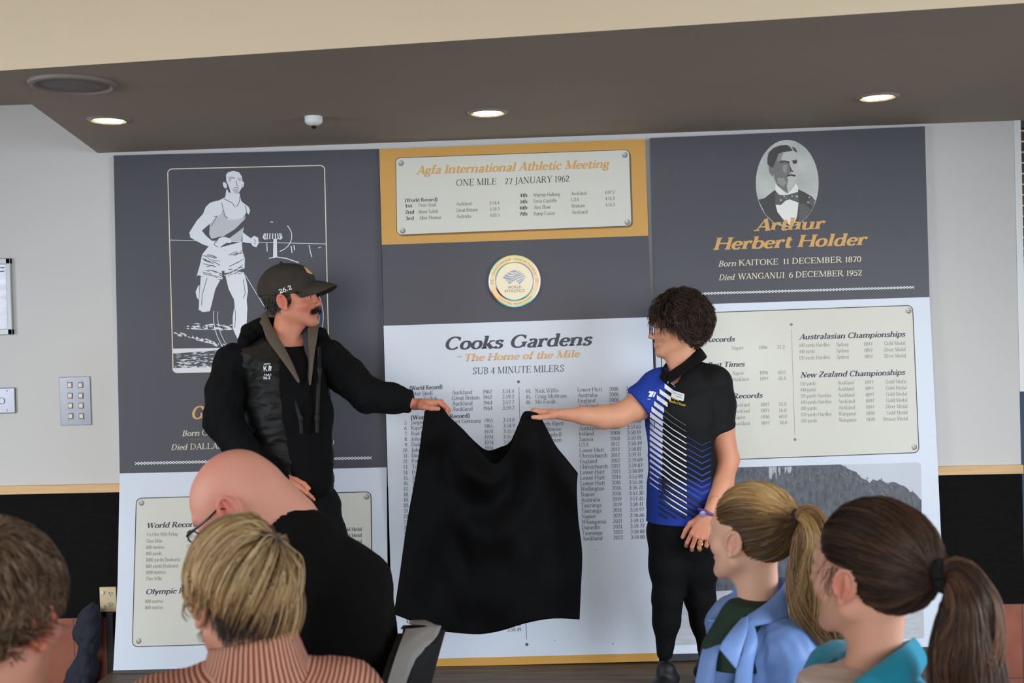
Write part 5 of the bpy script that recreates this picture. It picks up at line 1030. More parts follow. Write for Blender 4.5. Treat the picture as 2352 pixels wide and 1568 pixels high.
    M_lin = mat('brown_grey_lining', srgb(88, 77, 66), .9, bump=(400, .15)); M_lin2 = mat('blue_grey_lining', srgb(58, 62, 72), .9)
    strip('lining', [(588, 735, YM + .06), (602, 748, YM - .02), (612, 778, YM - .10), (636, 812, YM - .165), (663, 848, YM - .20), (687, 880, YM - .225)], [(615, 712, YM + .08), (622, 742, YM - .02), (637, 770, YM - .08), (653, 796, YM - .13), (671, 832, YM - .175), (689, 878, YM - .222)], M_lin, o, .008, .006)
    strip('lining', [(733, 742, YM + .03), (729, 775, YM - .07), (723, 812, YM - .14), (718, 850, YM - .18), (713, 885, YM - .205)], [(706, 748, YM + .0), (708, 785, YM - .08), (711, 825, YM - .14), (712, 855, YM - .18), (711, 885, YM - .205)], M_lin, o, .007, .005)
    strip('lining', [(708, 752, YM + .01), (709, 790, YM - .078), (711, 830, YM - .138), (712, 880, YM - .195)], [(692, 756, YM + .02), (698, 792, YM - .07), (704, 835, YM - .12), (710, 880, YM - .19)], M_lin2, o, .004, .002)
    v = Vol(P_(650, 1010, YM - .4), P_(760, 760, YM), .004); v.chain([P_(733, 800, YM - .13), P_(733, 850, YM - .17), P_(728, 960, YM - .20), P_(728, 1130, YM - .20)], [.010, .011, .010, .009], .01, flat=((.4, .9, 0), .5)); v.chain([P_(634, 830, YM - .18), P_(656, 870, YM - .205), P_(690, 960, YM - .215), P_(700, 1130, YM - .215)], [.010, .011, .010, .009], .01, flat=((.4, .9, 0), .5)); garment('zip_edge', v, M_vest, o)
    lg = text_polys('K', 606.5, 853, 615, 852.5, 12.5, SANSB) + text_polys('26.2', 605.5, 871, 621.5, 870, 6, SANSB) + text_polys('TARA', 607, 863.5, 624, 862.5, 4, SANSB) + text_polys('MARA', 607, 838, 622, 836.5, 3.2, SANSB) + [[(616.5, 852), (618, 840), (620.5, 839), (619.5, 852)], [(621.5, 852), (621.5, 840), (624, 841.5), (623, 852)]]
    decal('chest_logo', vVF, lg, M_wht, o, .002, 4)
    v = Vol((P_(500, 1200)[0], YM - .35, .22), (P_(860, 1200)[0], YM + .3, P_(700, 1060)[2]), .008)
    v.chain([P_(672, 1095), P_(680, 1160)], [.145, .15], .05, flat=((.42, .9, 0), .85))
    for k, hx in enumerate((640, 722)): v.chain([P_(hx, 1170), (P_(hx, 1170) + K_[k]) / 2 + ((.012 if k else 0), 0, 0), K_[k], A_[k]], [.108, .098, .082, .066], .05)
    garment('trousers', v, M_trous, o, (.006, 12))
    for k in (0, 1): g = A_[k].copy(); g[2] = .2; shoe(g, (.35, -.94) if k == 0 else (.8, -.6), o)
    return o
man()
# ---- the woman
YW = -.45
def woman():
    P_ = lambda x, y, Y=YW: at(x, y, Y); R = frame_of(186, 0, 0); sc = .97; ear = P_(1572, 757, YW - .08); c = ear - R @ (np.array((-.08, -.014, -.006)) * sc)
    v = Vol(c - (.17, .15, .30), c + (.16, .15, .16), .003); head_shape(v, R, c, sc, False, .6); nk = c + R @ np.array((0, -.025, -.06)); v.cap(nk, P_(1566, 850, YW), .050, .058, .03); v.cap(c + R @ np.array((0, .03, -.09)), P_(1558, 862, YW - .03), .022, .028, .03); v.cap(P_(1545, 905), P_(1590, 900), .05, .05, .04)
    parts = [v.skin()]
    shr, elr, wrr = P_(1508, 888, YW - .02), P_(1418, 955, -.52), P_(1282, 951, -.60); shl, ell_, wrl = P_(1640, 882, YW - .02), P_(1672, 1055, YW - .02), P_(1628, 1178, YW - .16)
    v = Vol(P_(1240, 1000, -.7), P_(1530, 840, YW + .2), .004); v.chain([shr, P_(1465, 933, -.49), elr, P_(1385, 958, -.55), P_(1340, 954, -.585), wrr], [.058, .055, .047, .045, .033, .0205], .02); parts.append(v.skin())
    v = Vol(P_(1560, 1260, YW - .3), P_(1720, 850, YW + .2), .004); v.chain([shl, P_(1655, 980, YW - .01), ell_, P_(1660, 1110, YW - .07), wrl], [.058, .054, .044, .041, .0215], .02); parts.append(v.skin())
    hip = P_(1566, 1185); v = Vol((P_(1440, 900)[0], YW - .25, .22), (P_(1740, 900)[0], YW + .25, 1.62), .01); KA = [(P_(1533, 1375, YW - .03), P_(1527, 1498, YW - .02)), (P_(1608, 1375, YW + .03), P_(1625, 1512, YW + .06))]
    v.chain([P_(1565, 870), P_(1566, 930), P_(1566, 1080), hip], [.055, .09, .07, .09], .04); v.cap(shr, shl, .03, k=.03)
    for k, hx in enumerate((1538, 1602)): v.chain([P_(hx, 1215), KA[k][0], KA[k][1]], [.06, .036, .026], .03)
    parts.append(v.skin())
    w = P_(1274, 951, -.60); v = Vol(w - (.24, .14, .14), w + (.08, .14, .14), .0022); hand_shape(v, w, (-.99, -.10, .10), (.08, .2, 1.0), [(40, 70, 50), (46, 70, 50), (52, 70, 50), (58, 68, 50)], side=-1, sc=.98, thumb=((.50, .82, -.28), (.82, .50, -.20), (.96, .26, -.08)), spread=.03, rw=.0235); parts.append(v.skin())
    w2 = P_(1625, 1186, YW - .17); v = Vol(w2 - .22, w2 + .12, .0024); hand_shape(v, w2, (-.42, -.12, -.9), (-.25, -.93, .25), [(22, 38, 24), (26, 42, 26), (30, 46, 28), (34, 48, 30)], side=1, sc=1.02, thumb=((.72, .6, -.05), (.95, .22, -.2), (1, .08, -.15)), rw=.023); parts.append(v.skin())
    sp = face_spots(R, c, sc, red=(204, 122, 98), a=.4, lips=(172, 96, 86), brow=(96, 74, 60), ba=.35) + [(P_(1660, 1100, YW), (.09, .12, .3), (196, 108, 82), .45), (P_(1600, 1230, YW - .18), (.1,) * 3, (198, 108, 84), .5), (P_(1250, 945, -.63), (.1,) * 3, (206, 128, 104), .4)]
    o, VF = body_mesh('person', parts, sp, (206, 148, 118)); tag(o, 'standing woman in blue and black polo shirt and glasses holding the cloth', 'person')
    S_ = Scalp(R, c, sc); eyes(R, c, sc, o, (90, 70, 50))
    # bouffant of dark curls
    cols = [(28, 20, 17), (44, 32, 26), (66, 48, 38), (88, 64, 50)]
    def bulk(D): p = S_.local(D); return .003 + .018 * np.clip((p[..., 1] < .05) * 1.0, 0, 1) * np.clip(1 - (p[..., 1] + .02) ** 2 * 20, .5, 1) + .006 * np.clip(p[..., 2] * 10, 0, 1)
    sh = list(S_.shell(.012, lambda D: palette(len(D), cols[:2], .3), .012, bump=.006)); extra = -.014 + bulk((sh[0] - S_.o) @ R / (np.linalg.norm(sh[0] - S_.o, axis=1, keepdims=True))); rr = np.linalg.norm(sh[0] - S_.o, axis=1, keepdims=True); sh[0] = S_.o + (sh[0] - S_.o) / rr * (rr + (extra - .012)[:, None])
    D = S_.roots(9000, .014); n = len(D); p0 = S_.pt(D, bulk(D) - .008); nr = p0 - S_.o; nr /= np.linalg.norm(nr, axis=1, keepdims=True); m = 12; t = np.linspace(0, 1, m)[None, :, None]
    fl = np.array([[mnoise.noise(Vector(d) * 4 + Vector((k * 9.1, 0, 2))) for k in range(3)] for d in D]) * 1.3; base = np.array((0, -.75, -.45)) @ R.T; fr = S_.local(D)[:, 1:2] > .045; base = np.where(fr, np.array((0, .45, -.35)) @ R.T, base); tg = base + fl; tg -= nr * (tg * nr).sum(1, keepdims=True); tg /= np.linalg.norm(tg, axis=1, keepdims=True) + 1e-6
    L = (.045 + .035 * RNG.random(n))[:, None, None]; b = np.cross(nr, tg); ph = fl[:, :1, None] * 8 + RNG.normal(size=(n, 1, 1)) * .5; om = (6 + 3 * RNG.random(n))[:, None, None]
    path = p0[:, None] + tg[:, None] * L * t + nr[:, None] * (.016 * np.sin(t * 2.4) + .006 * np.sin(om * t + ph)) + b[:, None] * (.007 * np.cos(om * t + ph)) * t ** .5
    hair_obj('hair', [tuple(sh), lock_mesh(path, np.full(n, .0012), palette(n, cols, .5, .2, lockfield(D, 7)))], M_hair, o)
    # glasses and earring
    gm = mat('blue_grey_frame', srgb(60, 66, 92), .35); g = MB(); q = lambda x, y, z: c + R @ np.array((x, y, z))
    for s_ in (-1, 1): g.tube([q(s_ * .035 + .026 * math.cos(a), .108 - .004 * math.cos(a) * s_, -.004 + .019 * math.sin(a)) for a in np.linspace(0, 2 * math.pi, 22)], .0017, 6); g.tube([q(s_ * .061, .104, .006), q(s_ * .072, .085, .006), q(s_ * .079, .03, .006), q(s_ * .082, -.012, .004), q(s_ * .08, -.03, -.02)], .0019, 6)
    g.tube([q(-.009, .109, .0), q(0, .114, .003), q(.009, .109, .0)], .0016, 6); gl_ = g.build('glasses', gm, o, True)
    gb_ = MB()
    for s_ in (-1, 1): gb_.add([q(s_ * .035 + .025 * math.cos(a), .1075, -.004 + .018 * math.sin(a)) for a in np.linspace(0, 2 * math.pi, 20, endpoint=False)], [list(range(20))])
    gb_.build('lens', gl, gl_)
    MB().tube([q(-.083 + .0, -.006 + .008 * math.cos(a), -.046 + .008 * math.sin(a)) for a in np.linspace(0, 6.28, 14)], .0013, 6).build('earring', mat('silver', srgb(205, 205, 205), .25, 1.0), o, True)
    # polo shirt
    fw = np.array((-.62, -.78, 0)); fl_ = ((.62, .78, 0), .86)
    v = Vol((P_(1430, 900)[0], YW - .3, P_(1560, 1225)[2]), (P_(1720, 900)[0], YW + .28, P_(1560, 790)[2]), .005)
    v.chain([P_(1564, 880), P_(1566, 908), P_(1566, 960), P_(1568, 1050), P_(1565, 1130), P_(1563, 1215)], [.07, .125, .142, .131, .132, .146], .05, flat=((.5, .85, 0), .9)); v.ell(P_(1540, 945, YW - .06), (.09, .09, .07), .05); v.cap(P_(1517, 892, YW - .02), P_(1632, 885, YW), .058, k=.05)
    v.chain([shr, P_(1470, 930, -.485), P_(1452, 938, -.50)], [.07, .07, .068], .04); v.cut(P_(1462, 934, -.49), (-.85, -.12, -.32), .004) if False else None
    v.chain([shl, P_(1645, 930, YW), P_(1650, 985, YW - .01)], [.074, .074, .07], .03)
    def trim(p, n_, ctr, rad): v.prim(lambda x, y, z: np.maximum(((x - p[0]) * n_[0] + (y - p[1]) * n_[1] + (z - p[2]) * n_[2]) * -1, np.sqrt((x - ctr[0]) ** 2 + (y - ctr[1]) ** 2 + (z - ctr[2]) ** 2) - rad), np.array(ctr) - rad, np.array(ctr) + rad, .010, 's')
    n1 = np.array((-.80, -.1, -.59)); trim(P_(1464, 925, -.49), n1, P_(1440, 960, -.5), .115); n2 = np.array((.08, 0, -1.0)); trim(P_(1650, 973, YW), n2, P_(1656, 1015, YW), .085)
    v.cut(P_(1563, 1196), (0, 0, -1), .004); v.cap(P_(1594, 850, YW + .02), P_(1640, 876, YW), .042, .05, k=.04); v.chain([P_(1562, 815, YW - .02), P_(1562, 850, YW - .02), P_(1538, 876, YW - .11)], [.054, .046, .020], .006, 's')
    BL = np.array(srgb(32, 58, 150)[:3]); BK = np.array(srgb(17, 17, 19)[:3]); zt = P_(1560, 1090)[2]; zb = P_(1560, 1150)[2]
    def pcol(V):
        d = (V - CAM) @ RM; u = W_PX / 2 + F_PX * d[:, 0] / d[:, 1]; z = V[:, 2]; seam = np.interp(z, [P_(1500, 1196)[2], P_(1500, 960)[2], P_(1510, 870)[2]], [1516, 1522, 1531]); blue = (u < seam) | ((V[:, 1] > YW + .02) & (u < 1560)); low = np.clip((zt - z) / (zt - zb), 0, 1)[:, None]; return np.where(blue[:, None], BL, BK * (1 - low) + BL * low)
    polo, pVF = garment('polo_shirt', v, mat('polo_knit', (1, 1, 1, 1), .75, spec=.2, attr='Col', bump=(700, .1)), o, (.0026, 13), pcol)
    wh = []; wg = []; bl_ = []; bk = []
    def par(x0, y0, x1, y1, h0, h1): return [(x0, y0), (x1, y1), (x1, y1 + h1), (x0, y0 + h0)]
    band_ = lambda y: (np.interp(y, (870, 905, 950, 1000, 1120), (1543, 1514, 1494, 1494, 1494)), np.interp(y, (870, 905, 935, 1120), (1553, 1541, 1523, 1522)))
    for k in range(34):                                # white bars crossed by blue gaps down the front
        y = 872 + k * 13.4; xl, xr = band_(y + 5)
        if y > 1120: break
        h = np.interp(y, (872, 960, 1000, 1120), (10.5, 10, 9, 2.5)); g_ = .85; wh.append([(xl, y - (xr - xl) * g_ * .25), (xr, y + (xr - xl) * g_ * .6), (xr, y + (xr - xl) * g_ * .6 + h), (xl, y - (xr - xl) * g_ * .25 + h)])
    for k in range(16):                                # fine white lines slanting to the right
        y = 938 + k * 13.6; h = np.interp(k, (0, 5, 15), (1.5, 3.4, 3.8)); x1 = np.interp(k, (0, 15), (1576, 1578)); (wg if k < 2 else wh).append([(1522, y), (1545, y + 18), (x1, y + 38), (x1, y + 38 + h), (1545, y + 18 + h), (1522, y + h)])
    for k in range(22):                                # blue lines carrying on to the side
        y = 1002 + k * 13.6; h = np.interp(k, (0, 8), (1.2, 5)); a = [(1578, y), (1612, y + 20), (1612, y + 20 + h), (1578, y + h)]
        if y < 1150: bl_.append(a); bl_.append([(1612, y + 20), (1632, y + 10), (1632, y + 10 + h), (1612, y + 20 + h)])
    for k in range(14):                                # black slants over the blue hem
        y = 1096 + k * 13.4; x1 = np.interp(k, (0, 6, 9), (1618, 1600, 1580)); yy = y + (x1 - 1514) * .62
        if yy > 1188: x1 = 1514 + (1188 - y) / .62; yy = 1188
        if x1 > 1525: bk.append([(1514, y), (x1, yy), (x1, yy + 4.6), (1514, y + 4.6)])
    decal('white_stripes', pVF, wh, mat('polo_white', srgb(218, 220, 230), .7), o, .003, 6); decal('grey_stripes', pVF, wg, M_grey, o, .002, 6); decal('blue_stripes', pVF, bl_, mat('polo_blue', srgb(34, 60, 150), .7), o, .0012, 6); decal('black_stripes', pVF, bk, mat('polo_black', srgb(18, 18, 22), .7), o, .0036, 6)
    tg_ = decal('name_badge', pVF, [rrect((1546, 897), (1572.5, 906), (1569.5, 922.5), (1541, 913), 2.5)], mat('badge_white', srgb(216, 218, 222), .35), o, .0052, 5)
    decal('badge_writing', pVF, strokes([(1548, 903), (1556, 906)], 1) + strokes([(1558, 907), (1567, 910)], 1.2) + strokes([(1553, 911), (1566, 915.5)], 1), M_ink, o, .0060, 4)
    yl = mat('yellow_thread', srgb(206, 178, 40), .6); decal('chest_writing', pVF, text_polys('Cooks Classic', 1536, 923, 1574, 933.5, 5.2, dict(T=110, t=80, italic=.2)) + strokes([(1544, 915.5), (1552, 918), (1560, 920)], 1.6), yl, o, .0042, 4)
    decal('sleeve_logo', pVF, [[(1491, 898), (1503, 899), (1497, 911), (1489, 911), (1494, 902), (1490, 902)], [(1504, 900), (1507, 901), (1502, 912), (1499, 911)]] + text_polys('KURA', 1487, 917.5, 1494, 918, 2.5, SANSB), M_wht, o, .0016, 4)
    MB().lathe([(0, -.003), (.005, -.002), (.006, 0)], (0, 0, 0), 14, 'y').build('button', M_wht, o, True).matrix_world = Matrix.Translation(Vector(P_(1532, 877.5, YW - .118)))
    bkm = mat('black_knit_collar', srgb(15, 15, 17), .8, spec=.15)
    strip('collar', [(1537, 882, YW - .145), (1560, 866, YW - .15), (1590, 842, YW - .125), (1616, 828, YW - .06), (1622, 818, YW + .03), (1590, 815, YW + .09)], [(1531, 858, YW - .10), (1548, 846, YW - .085), (1572, 830, YW - .065), (1596, 808, YW - .035), (1608, 798, YW + .02), (1585, 800, YW + .07)], bkm, o, .005, .006)
    strip('collar', [(1533, 884, YW - .145), (1518, 872, YW - .10), (1514, 858, YW - .04), (1530, 842, YW + .04), (1560, 826, YW + .09)], [(1534, 860, YW - .10), (1527, 848, YW - .065), (1530, 834, YW - .02), (1545, 824, YW + .04), (1565, 812, YW + .07)], bkm, o, .005, .004)
    v = Vol((P_(1440, 1200)[0], YW - .3, .24), (P_(1720, 1200)[0], YW + .3, P_(1560, 1165)[2]), .007); v.chain([P_(1566, 1180), P_(1566, 1215)], [.124, .132], .05, flat=((.5, .85, 0), .92))
    for k, hx in enumerate((1538, 1603)): v.chain([P_(hx, 1225), (P_(hx, 1225) + KA[k][0]) / 2 + ((.0, 0, 0)), KA[k][0], P_(1531 if k == 0 else 1617, 1425, YW - .026 if k == 0 else YW + .042), KA[k][1]], [.090, .073, .056, .050, .033], .04)
    garment('leggings', v, M_trous, o, (.003, 12))
    for k, dd in ((0, (-.45, -.9)), (1, (.3, -.95))): g_ = KA[k][1].copy(); g_[2] = .2; shoe(g_, dd, o, (190, 186, 150))
    wt = empty('wristwatch', P_(1619, 1180, YW - .17)); wt.parent = o; bpy.context.view_layer.update(); pur = mat('purple_strap', srgb(96, 62, 124), .5); pw = P_(1622, 1176, YW - .165); ax = np.array((-.42, -.12, -.9)); a1 = np.cross(ax, (0, 1, 0)); a1 /= np.linalg.norm(a1); a2 = np.cross(ax, a1)
    MB().tube([pw + (a1 * math.cos(a) + a2 * math.sin(a)) * .0315 for a in np.linspace(0, 2 * math.pi, 26)], .0062, 8).build('strap', pur, wt, True); MB().lathe([(0, -.006), (.012, -.005), (.014, 0), (.013, .006)], (0, 0, 0), 20, 'y').build('watch_face', mat('watch_glass', srgb(150, 140, 190), .2, .4), wt, True).matrix_world = Matrix.Translation(Vector(P_(1614, 1180, YW - .205)))
    MB().tube([P_(1608, 1247, YW - .21) + np.array((math.cos(a) * .0095, math.sin(a) * .004 - .004, math.sin(a) * .0095)) for a in np.linspace(0, 6.28, 18)], .0017, 6).build('ring', mat('gold', srgb(220, 180, 110), .25, 1.0), o, True)
    return o
woman()
# ---- the black cloth between them
def cloth():
    YC = -.678
    Tp = smo((975, 944), (986, 936), (1000, 932), (1018, 939), (1036, 962), (1060, 985), (1092, 1022), (1122, 1056), (1138, 1064), (1152, 1056), (1172, 1030), (1186, 990), (1200, 950), (1212, 944), (1226, 946), (1238, 952), (1252, 976), (1276, 1022), (1300, 1052), (1327, 1086), n=8)
    Lf = smo((975, 944), (970, 985), (955, 1090), (935, 1200), (918, 1320), (905, 1410), n=8); Rt = smo((1327, 1086), (1325, 1120), (1328, 1190), (1337, 1270), (1334, 1350), (1331, 1422), n=8); Bt = smo((905, 1410), (940, 1424), (985, 1444), (1040, 1452), (1100, 1456), (1150, 1448), (1210, 1430), (1270, 1420), (1331, 1422), n=8)
    def rs(L, n): L = np.array(L); d = np.r_[0, np.cumsum(np.hypot(*np.diff(L, axis=0).T))]; q = np.linspace(0, d[-1], n); return np.stack([np.interp(q, d, L[:, k]) for k in (0, 1)], 1)
    def sheet(Tp, Lf, Rt, Bt, Y0, amp, nu=110, nv=90):
        T_, B_, L_, R_ = rs(Tp, nu), rs(Bt, nu), rs(Lf, nv), rs(Rt, nv); u = np.linspace(0, 1, nu)[None, :, None]; v = np.linspace(0, 1, nv)[:, None, None]
        q = (1 - v) * T_[None] + v * B_[None] + (1 - u) * L_[:, None] + u * R_[:, None] - ((1 - u) * (1 - v) * T_[0] + u * (1 - v) * T_[-1] + (1 - u) * v * B_[0] + u * v * B_[-1])
        V = []
        for j in range(nv):
            for i in range(nu):
                x, y = q[j, i]; vv = j / (nv - 1); d = 0
                for (hx, hy) in ((995, 940), (1215, 948)):     # folds fan out below each hand
                    an = math.atan2(x - hx, y - hy + 40); rr = math.hypot(x - hx, y - hy); d += math.sin(an * 11 + hx) * min(rr / 260, 1) * math.exp(-rr / 420) * 1.3
                sw = math.exp(-((x - 1120 - (y - 1060) * .02) / 75) ** 2) * math.exp(-abs(y - 1110) / 160); d += 1.5 * math.sin((y - 1050) / 24 + ((x - 1120) / 55) ** 2) * sw
                d += .9 * math.sin(x / 34 + 1.2 * math.sin(y / 130)) * vv + .7 * mnoise.noise(Vector((x / 60, y / 110, 0)))
                V.append(at(x, y, Y0 - amp * d * min(1, vv * 5 + .12)))
        F = [(j * nu + i, (j + 1) * nu + i, (j + 1) * nu + i + 1, j * nu + i + 1) for j in range(nv - 1) for i in range(nu - 1)]; return V, F
    V, F = sheet(Tp, Lf, Rt, Bt, YC, .036); bk_T = smo((985, 938), (1010, 934), (1036, 960), (1062, 984), (1092, 1015), (1120, 1034), (1150, 1026), (1172, 1014), (1190, 975), (1206, 945), (1224, 948), n=8); bk_B = smo((990, 1110), (1050, 1112), (1110, 1114), (1170, 1112), (1222, 1110), n=8)
    V2, F2 = sheet(bk_T, smo((985, 938), (985, 1000), (990, 1110)), smo((1224, 948), (1222, 1050), (1222, 1110)), bk_B, YC + .075, .006, 60, 30); n = len(V); V += V2; F += [tuple(a + n for a in f) for f in F2]
    me = mesh('cloth', V, np.array(F), mat('black_velvet', srgb(5, 5, 6), .75, spec=.10, bump=(420, .15)), None, True); sd = me.modifiers.new('thickness', 'SOLIDIFY'); sd.thickness = .0025; sd.offset = 0; tag(me, 'black cloth held up by its two corners in front of the middle board', 'cloth')
cloth()
# ------------------------------------------------------------------ navy bundle, black strip, chairs
M_navy = mat('navy_fabric', srgb(24, 28, 44), .8, sheen=.1)
def bundle():
    Q = lambda x, y: at(x, y, -.09); v = Vol(Q(120, 1640) - (0, .12, .1), Q(270, 1360) + (0, .1, .03), .005)
    v.chain([Q(212, 1385), Q(209, 1412), Q(205, 1450), Q(206, 1482), Q(204, 1498), Q(200, 1530), Q(190, 1580), Q(182, 1640)], [.012, .042, .052, .040, .026, .046, .062, .074], .02); v.cap(Q(190, 1425), Q(184, 1462), .022, .026, .015); v.ell(Q(181, 1455), (.02, .02, .028), .02); v.cap(Q(186, 1500), Q(166, 1570), .02, .045, .02)
    V, F = v.skin(); V = wrinkle(V, F, .012, 17, (1.4, 1, .6)); o = mesh('cloth_bundle', V, F, M_navy, None, True); tag(o, 'navy cloth bundle tied at its middle against the tiles below the power outlet', 'cloth bundle')
    b = Q(204, 1497); r = MB().tube([b + np.array((math.cos(a) * .03, math.sin(a) * .03, .004 * math.sin(3 * a))) for a in np.linspace(0, 6.28, 20)], .006, 8).build('tie', mat('dark_tie', srgb(14, 15, 22), .8), o, True)
    c = Q(182, 1640); MB().tube([(c[0], c[1], 0.0), (c[0], c[1], c[2] + .03)], .012, 8).build('foot', mat('dark_tie', srgb(14, 15, 22), .8), o)
bundle()
a = at(254, 1407, -.05); tag(MB().box((a[0] - .018, -.065, 0), (a[0] + .016, -.035, a[2]), .003).build('black_strip', mat('plain_black', srgb(14, 14, 16), .6)), 'thin black upright strip between the navy bundle and the left board', 'black_strip')  # plain black upright box filling the gap next to the board
M_shell = mat('grey_chair_shell', srgb(150, 148, 146), .35, spec=.5); M_pad = mat('black_chair_pad', srgb(22, 22, 25), .8); M_leg = mat('chair_steel', srgb(120, 120, 122), .3, metal=.9)
def chair(label):
    """front faces +y, seat at .46 m"""
    o = empty('chair', (0, 0, 0)); tag(o, label, 'chair', None)
    n, m = 24, 30
    def shell(name, y_off, sc_, mt, th):
        V = []
        for s_ in (0, 1):
            for j in range(m + 1):
                t = j / m; z = .50 + .465 * t; yb = -.20 - .10 * t ** 1.4
                hw = (.205 + .02 * math.sin(t * 3)) * sc_ * (math.sqrt(max(0.0, 1 - max(0, (t - .72) / .28) ** 2.4)) * .9 + .1 if t > .72 else 1)
                for i in range(n + 1): x = -1 + 2 * i / n; V.append((x * hw, yb + .05 * x * x + y_off - (th if s_ else 0),   .735 + (z - .735) * sc_))
        w_ = n + 1; o2 = (m + 1) * w_; F = [(j * w_ + i, j * w_ + i + 1, (j + 1) * w_ + i + 1, (j + 1) * w_ + i) for j in range(m) for i in range(n)] + [(o2 + j * w_ + i, o2 + (j + 1) * w_ + i, o2 + (j + 1) * w_ + i + 1, o2 + j * w_ + i + 1) for j in range(m) for i in range(n)]
        for j in range(m):
            for i in (0, n): q = j * w_ + i; F.append((q, q + w_, q + w_ + o2, q + o2) if i == 0 else (q, q + o2, q + w_ + o2, q + w_))
        for i in range(n):
            for j in (0, m): q = j * w_ + i; F.append((q, q + 1, q + 1 + o2, q + o2))
        x_ = mesh(name, V, np.array(F), mt, o, True); x_.data.set_sharp_from_angle(angle=math.radians(45)); return x_
    shell('backrest', 0, 1.0, M_shell, .036); shell('back_pad', -.037, .95, M_pad, .010); shell('back_cushion', .020, .95, M_pad, .019)
    MB().box((-.22, -.2, .43), (.22, .23, .475), .018).build('seat', M_pad, o, True)
    for sx in (-1, 1):
        for y0, y1 in ((.18, .22), (-.16, -.24)): MB().tube([(sx * .19, y0, .435), (sx * .225, y1, .0)], .011, 8).build('leg', M_leg, o, True)
        MB().tube([(sx * .17, -.17, .445), (sx * .17, -.215, .5), (sx * .17, -.235, .62)], .010, 8).build('back_bracket', M_leg, o, True)
    return o
CH0 = None
def place_chair(x, y, az, label):
    global CH0
    if CH0 is None: CH0 = chair(label); o = CH0
    else: o = copy_tree(CH0); o['label'] = label
    o.location = (x, y, 0); o.rotation_euler = (0, 0, math.radians(az - 90)); return o
# ------------------------------------------------------------------ the seated audience
def seated(v_skin, name_label, N, az, lean, sw, cloth_m, skin_rgb, spots, top='jacket', trous=None, torso=1.0, wr=(.005, 13), hipdrop=.56, extra=None, back=0.0, sd=.055):
    """N: base of the neck; az: body direction; lean: how far the hips sit behind the neck. Body, top, trousers and shoes down to the floor"""
    f = np.array((math.cos(math.radians(az)), math.sin(math.radians(az)), 0)); x = np.array((f[1], -f[0], 0)); H = np.array(N) - f * lean; H[2] = max(.61, N[2] - hipdrop)
    parts = list(v_skin); up = (np.array(N) - H); L = np.linalg.norm(up); up = up / L; fr = np.cross(up, x); fr = -fr if fr @ f < 0 else fr
    sh = [np.array(N) - up * sd + x * s * sw - fr * .0 for s in (-1, 1)]; kn = [H + f * .43 + x * s * .10 + (0, 0, -.02) for s in (-1, 1)]; an = [np.array((k[0], k[1], .11)) + f * .03 for k in kn]; hd = [kn[i] - f * .16 + (0, 0, .095) for i in (0, 1)]; el = [(sh[i] + hd[i]) / 2 - f * .10 + x * (-1, 1)[i] * .05 - (0, 0, .06) for i in (0, 1)]
    lo = np.minimum.reduce([H, N] + sh + kn + an) - .2; hi = np.maximum.reduce([H, N] + sh + kn + an) + .2; lo[2] = .04; v = Vol(lo, hi, .011)
    v.chain([np.array(N) - up * .05, np.array(N) - up * .2, H], [.05, .09, .095], .04); v.cap(sh[0], sh[1], .035, k=.03)
    for i in (0, 1): v.chain([H + x * (-1, 1)[i] * .09, kn[i], an[i]], [.07, .048, .036], .03); v.chain([sh[i], el[i], hd[i] - f * .06], [.038, .034, .026], .02)
    parts.append(v.skin())
    for i in (0, 1): w_ = hd[i] - f * .05; v = Vol(w_ - .2, w_ + .25, .004); hand_shape(v, w_, f * .95 + np.array((0, 0, -.3)), (0, 0, 1), [(14, 20, 12), (16, 22, 14), (18, 24, 14), (22, 26, 14)], side=1 if i == 0 else -1); parts.append(v.skin())
    o, VF = body_mesh('person', parts, spots, skin_rgb); tag(o, name_label, 'person')
    v = Vol(lo, np.array((hi[0], hi[1], N[2] + .16)), .0075); T = torso; q = ((fr[0], fr[1], fr[2]), .80)
    v.chain([np.array(N) - up * .10 + fr * .005, np.array(N) - up * .18 + fr * .01, np.array(N) - up * .34 + fr * .012, H + up * .02], [.115 * T, .168 * T, .158 * T, .165 * T], .06, flat=q); v.cap(sh[0], sh[1], .066 * T, k=.06)
    for i in (0, 1): v.cap(np.array(N) - up * .02, sh[i], .06, .055, .05); v.chain([sh[i], el[i], hd[i] - f * .05], [.070 * T, .062 * T, .044], .03)
    if extra: extra(v, up, fr, x)
    g_, gVF = garment(top, v, cloth_m, o, wr)
    v = Vol(np.array((lo[0], lo[1], .06)), np.array((hi[0], hi[1], H[2] + .15)), .010); v.cap(H + x * -.07, H + x * .07, .118, k=.05)
    for i in (0, 1): v.chain([H + x * (-1, 1)[i] * .09, kn[i], an[i] + (0, 0, -.01)], [.10, .076, .058], .03)
    garment('trousers', v, trous or M_trous, o, (.004, 12))
    for i in (0, 1): p = an[i].copy(); p[2] = 0; shoe(p, f, o)
    return o, VF, gVF, (H, up, fr, x, f, sh)
def neck_head(R, c, sc, N, male, nr=.056, h=.003, smile=0, extra=None, back=(0, -.03, -.06)):
    N = np.array(N); v = Vol(np.minimum(c, N) - (.17, .17, .10), np.maximum(c, N) + (.17, .17, .18), h); head_shape(v, R, c, sc, male, smile); nk = c + R @ (np.array(back) * sc); v.cap(nk, N, nr, nr * 1.1, .03); v.cap(c + R @ (np.array((0, .024, -.085)) * sc), N + R[:, 1] * .008, .021, nr * .7, .025)
    v.cap(N + (-.05, 0, -.07), N + (.05, 0, -.07), .055, k=.05)
    if extra: extra(v)
    return v.skin()
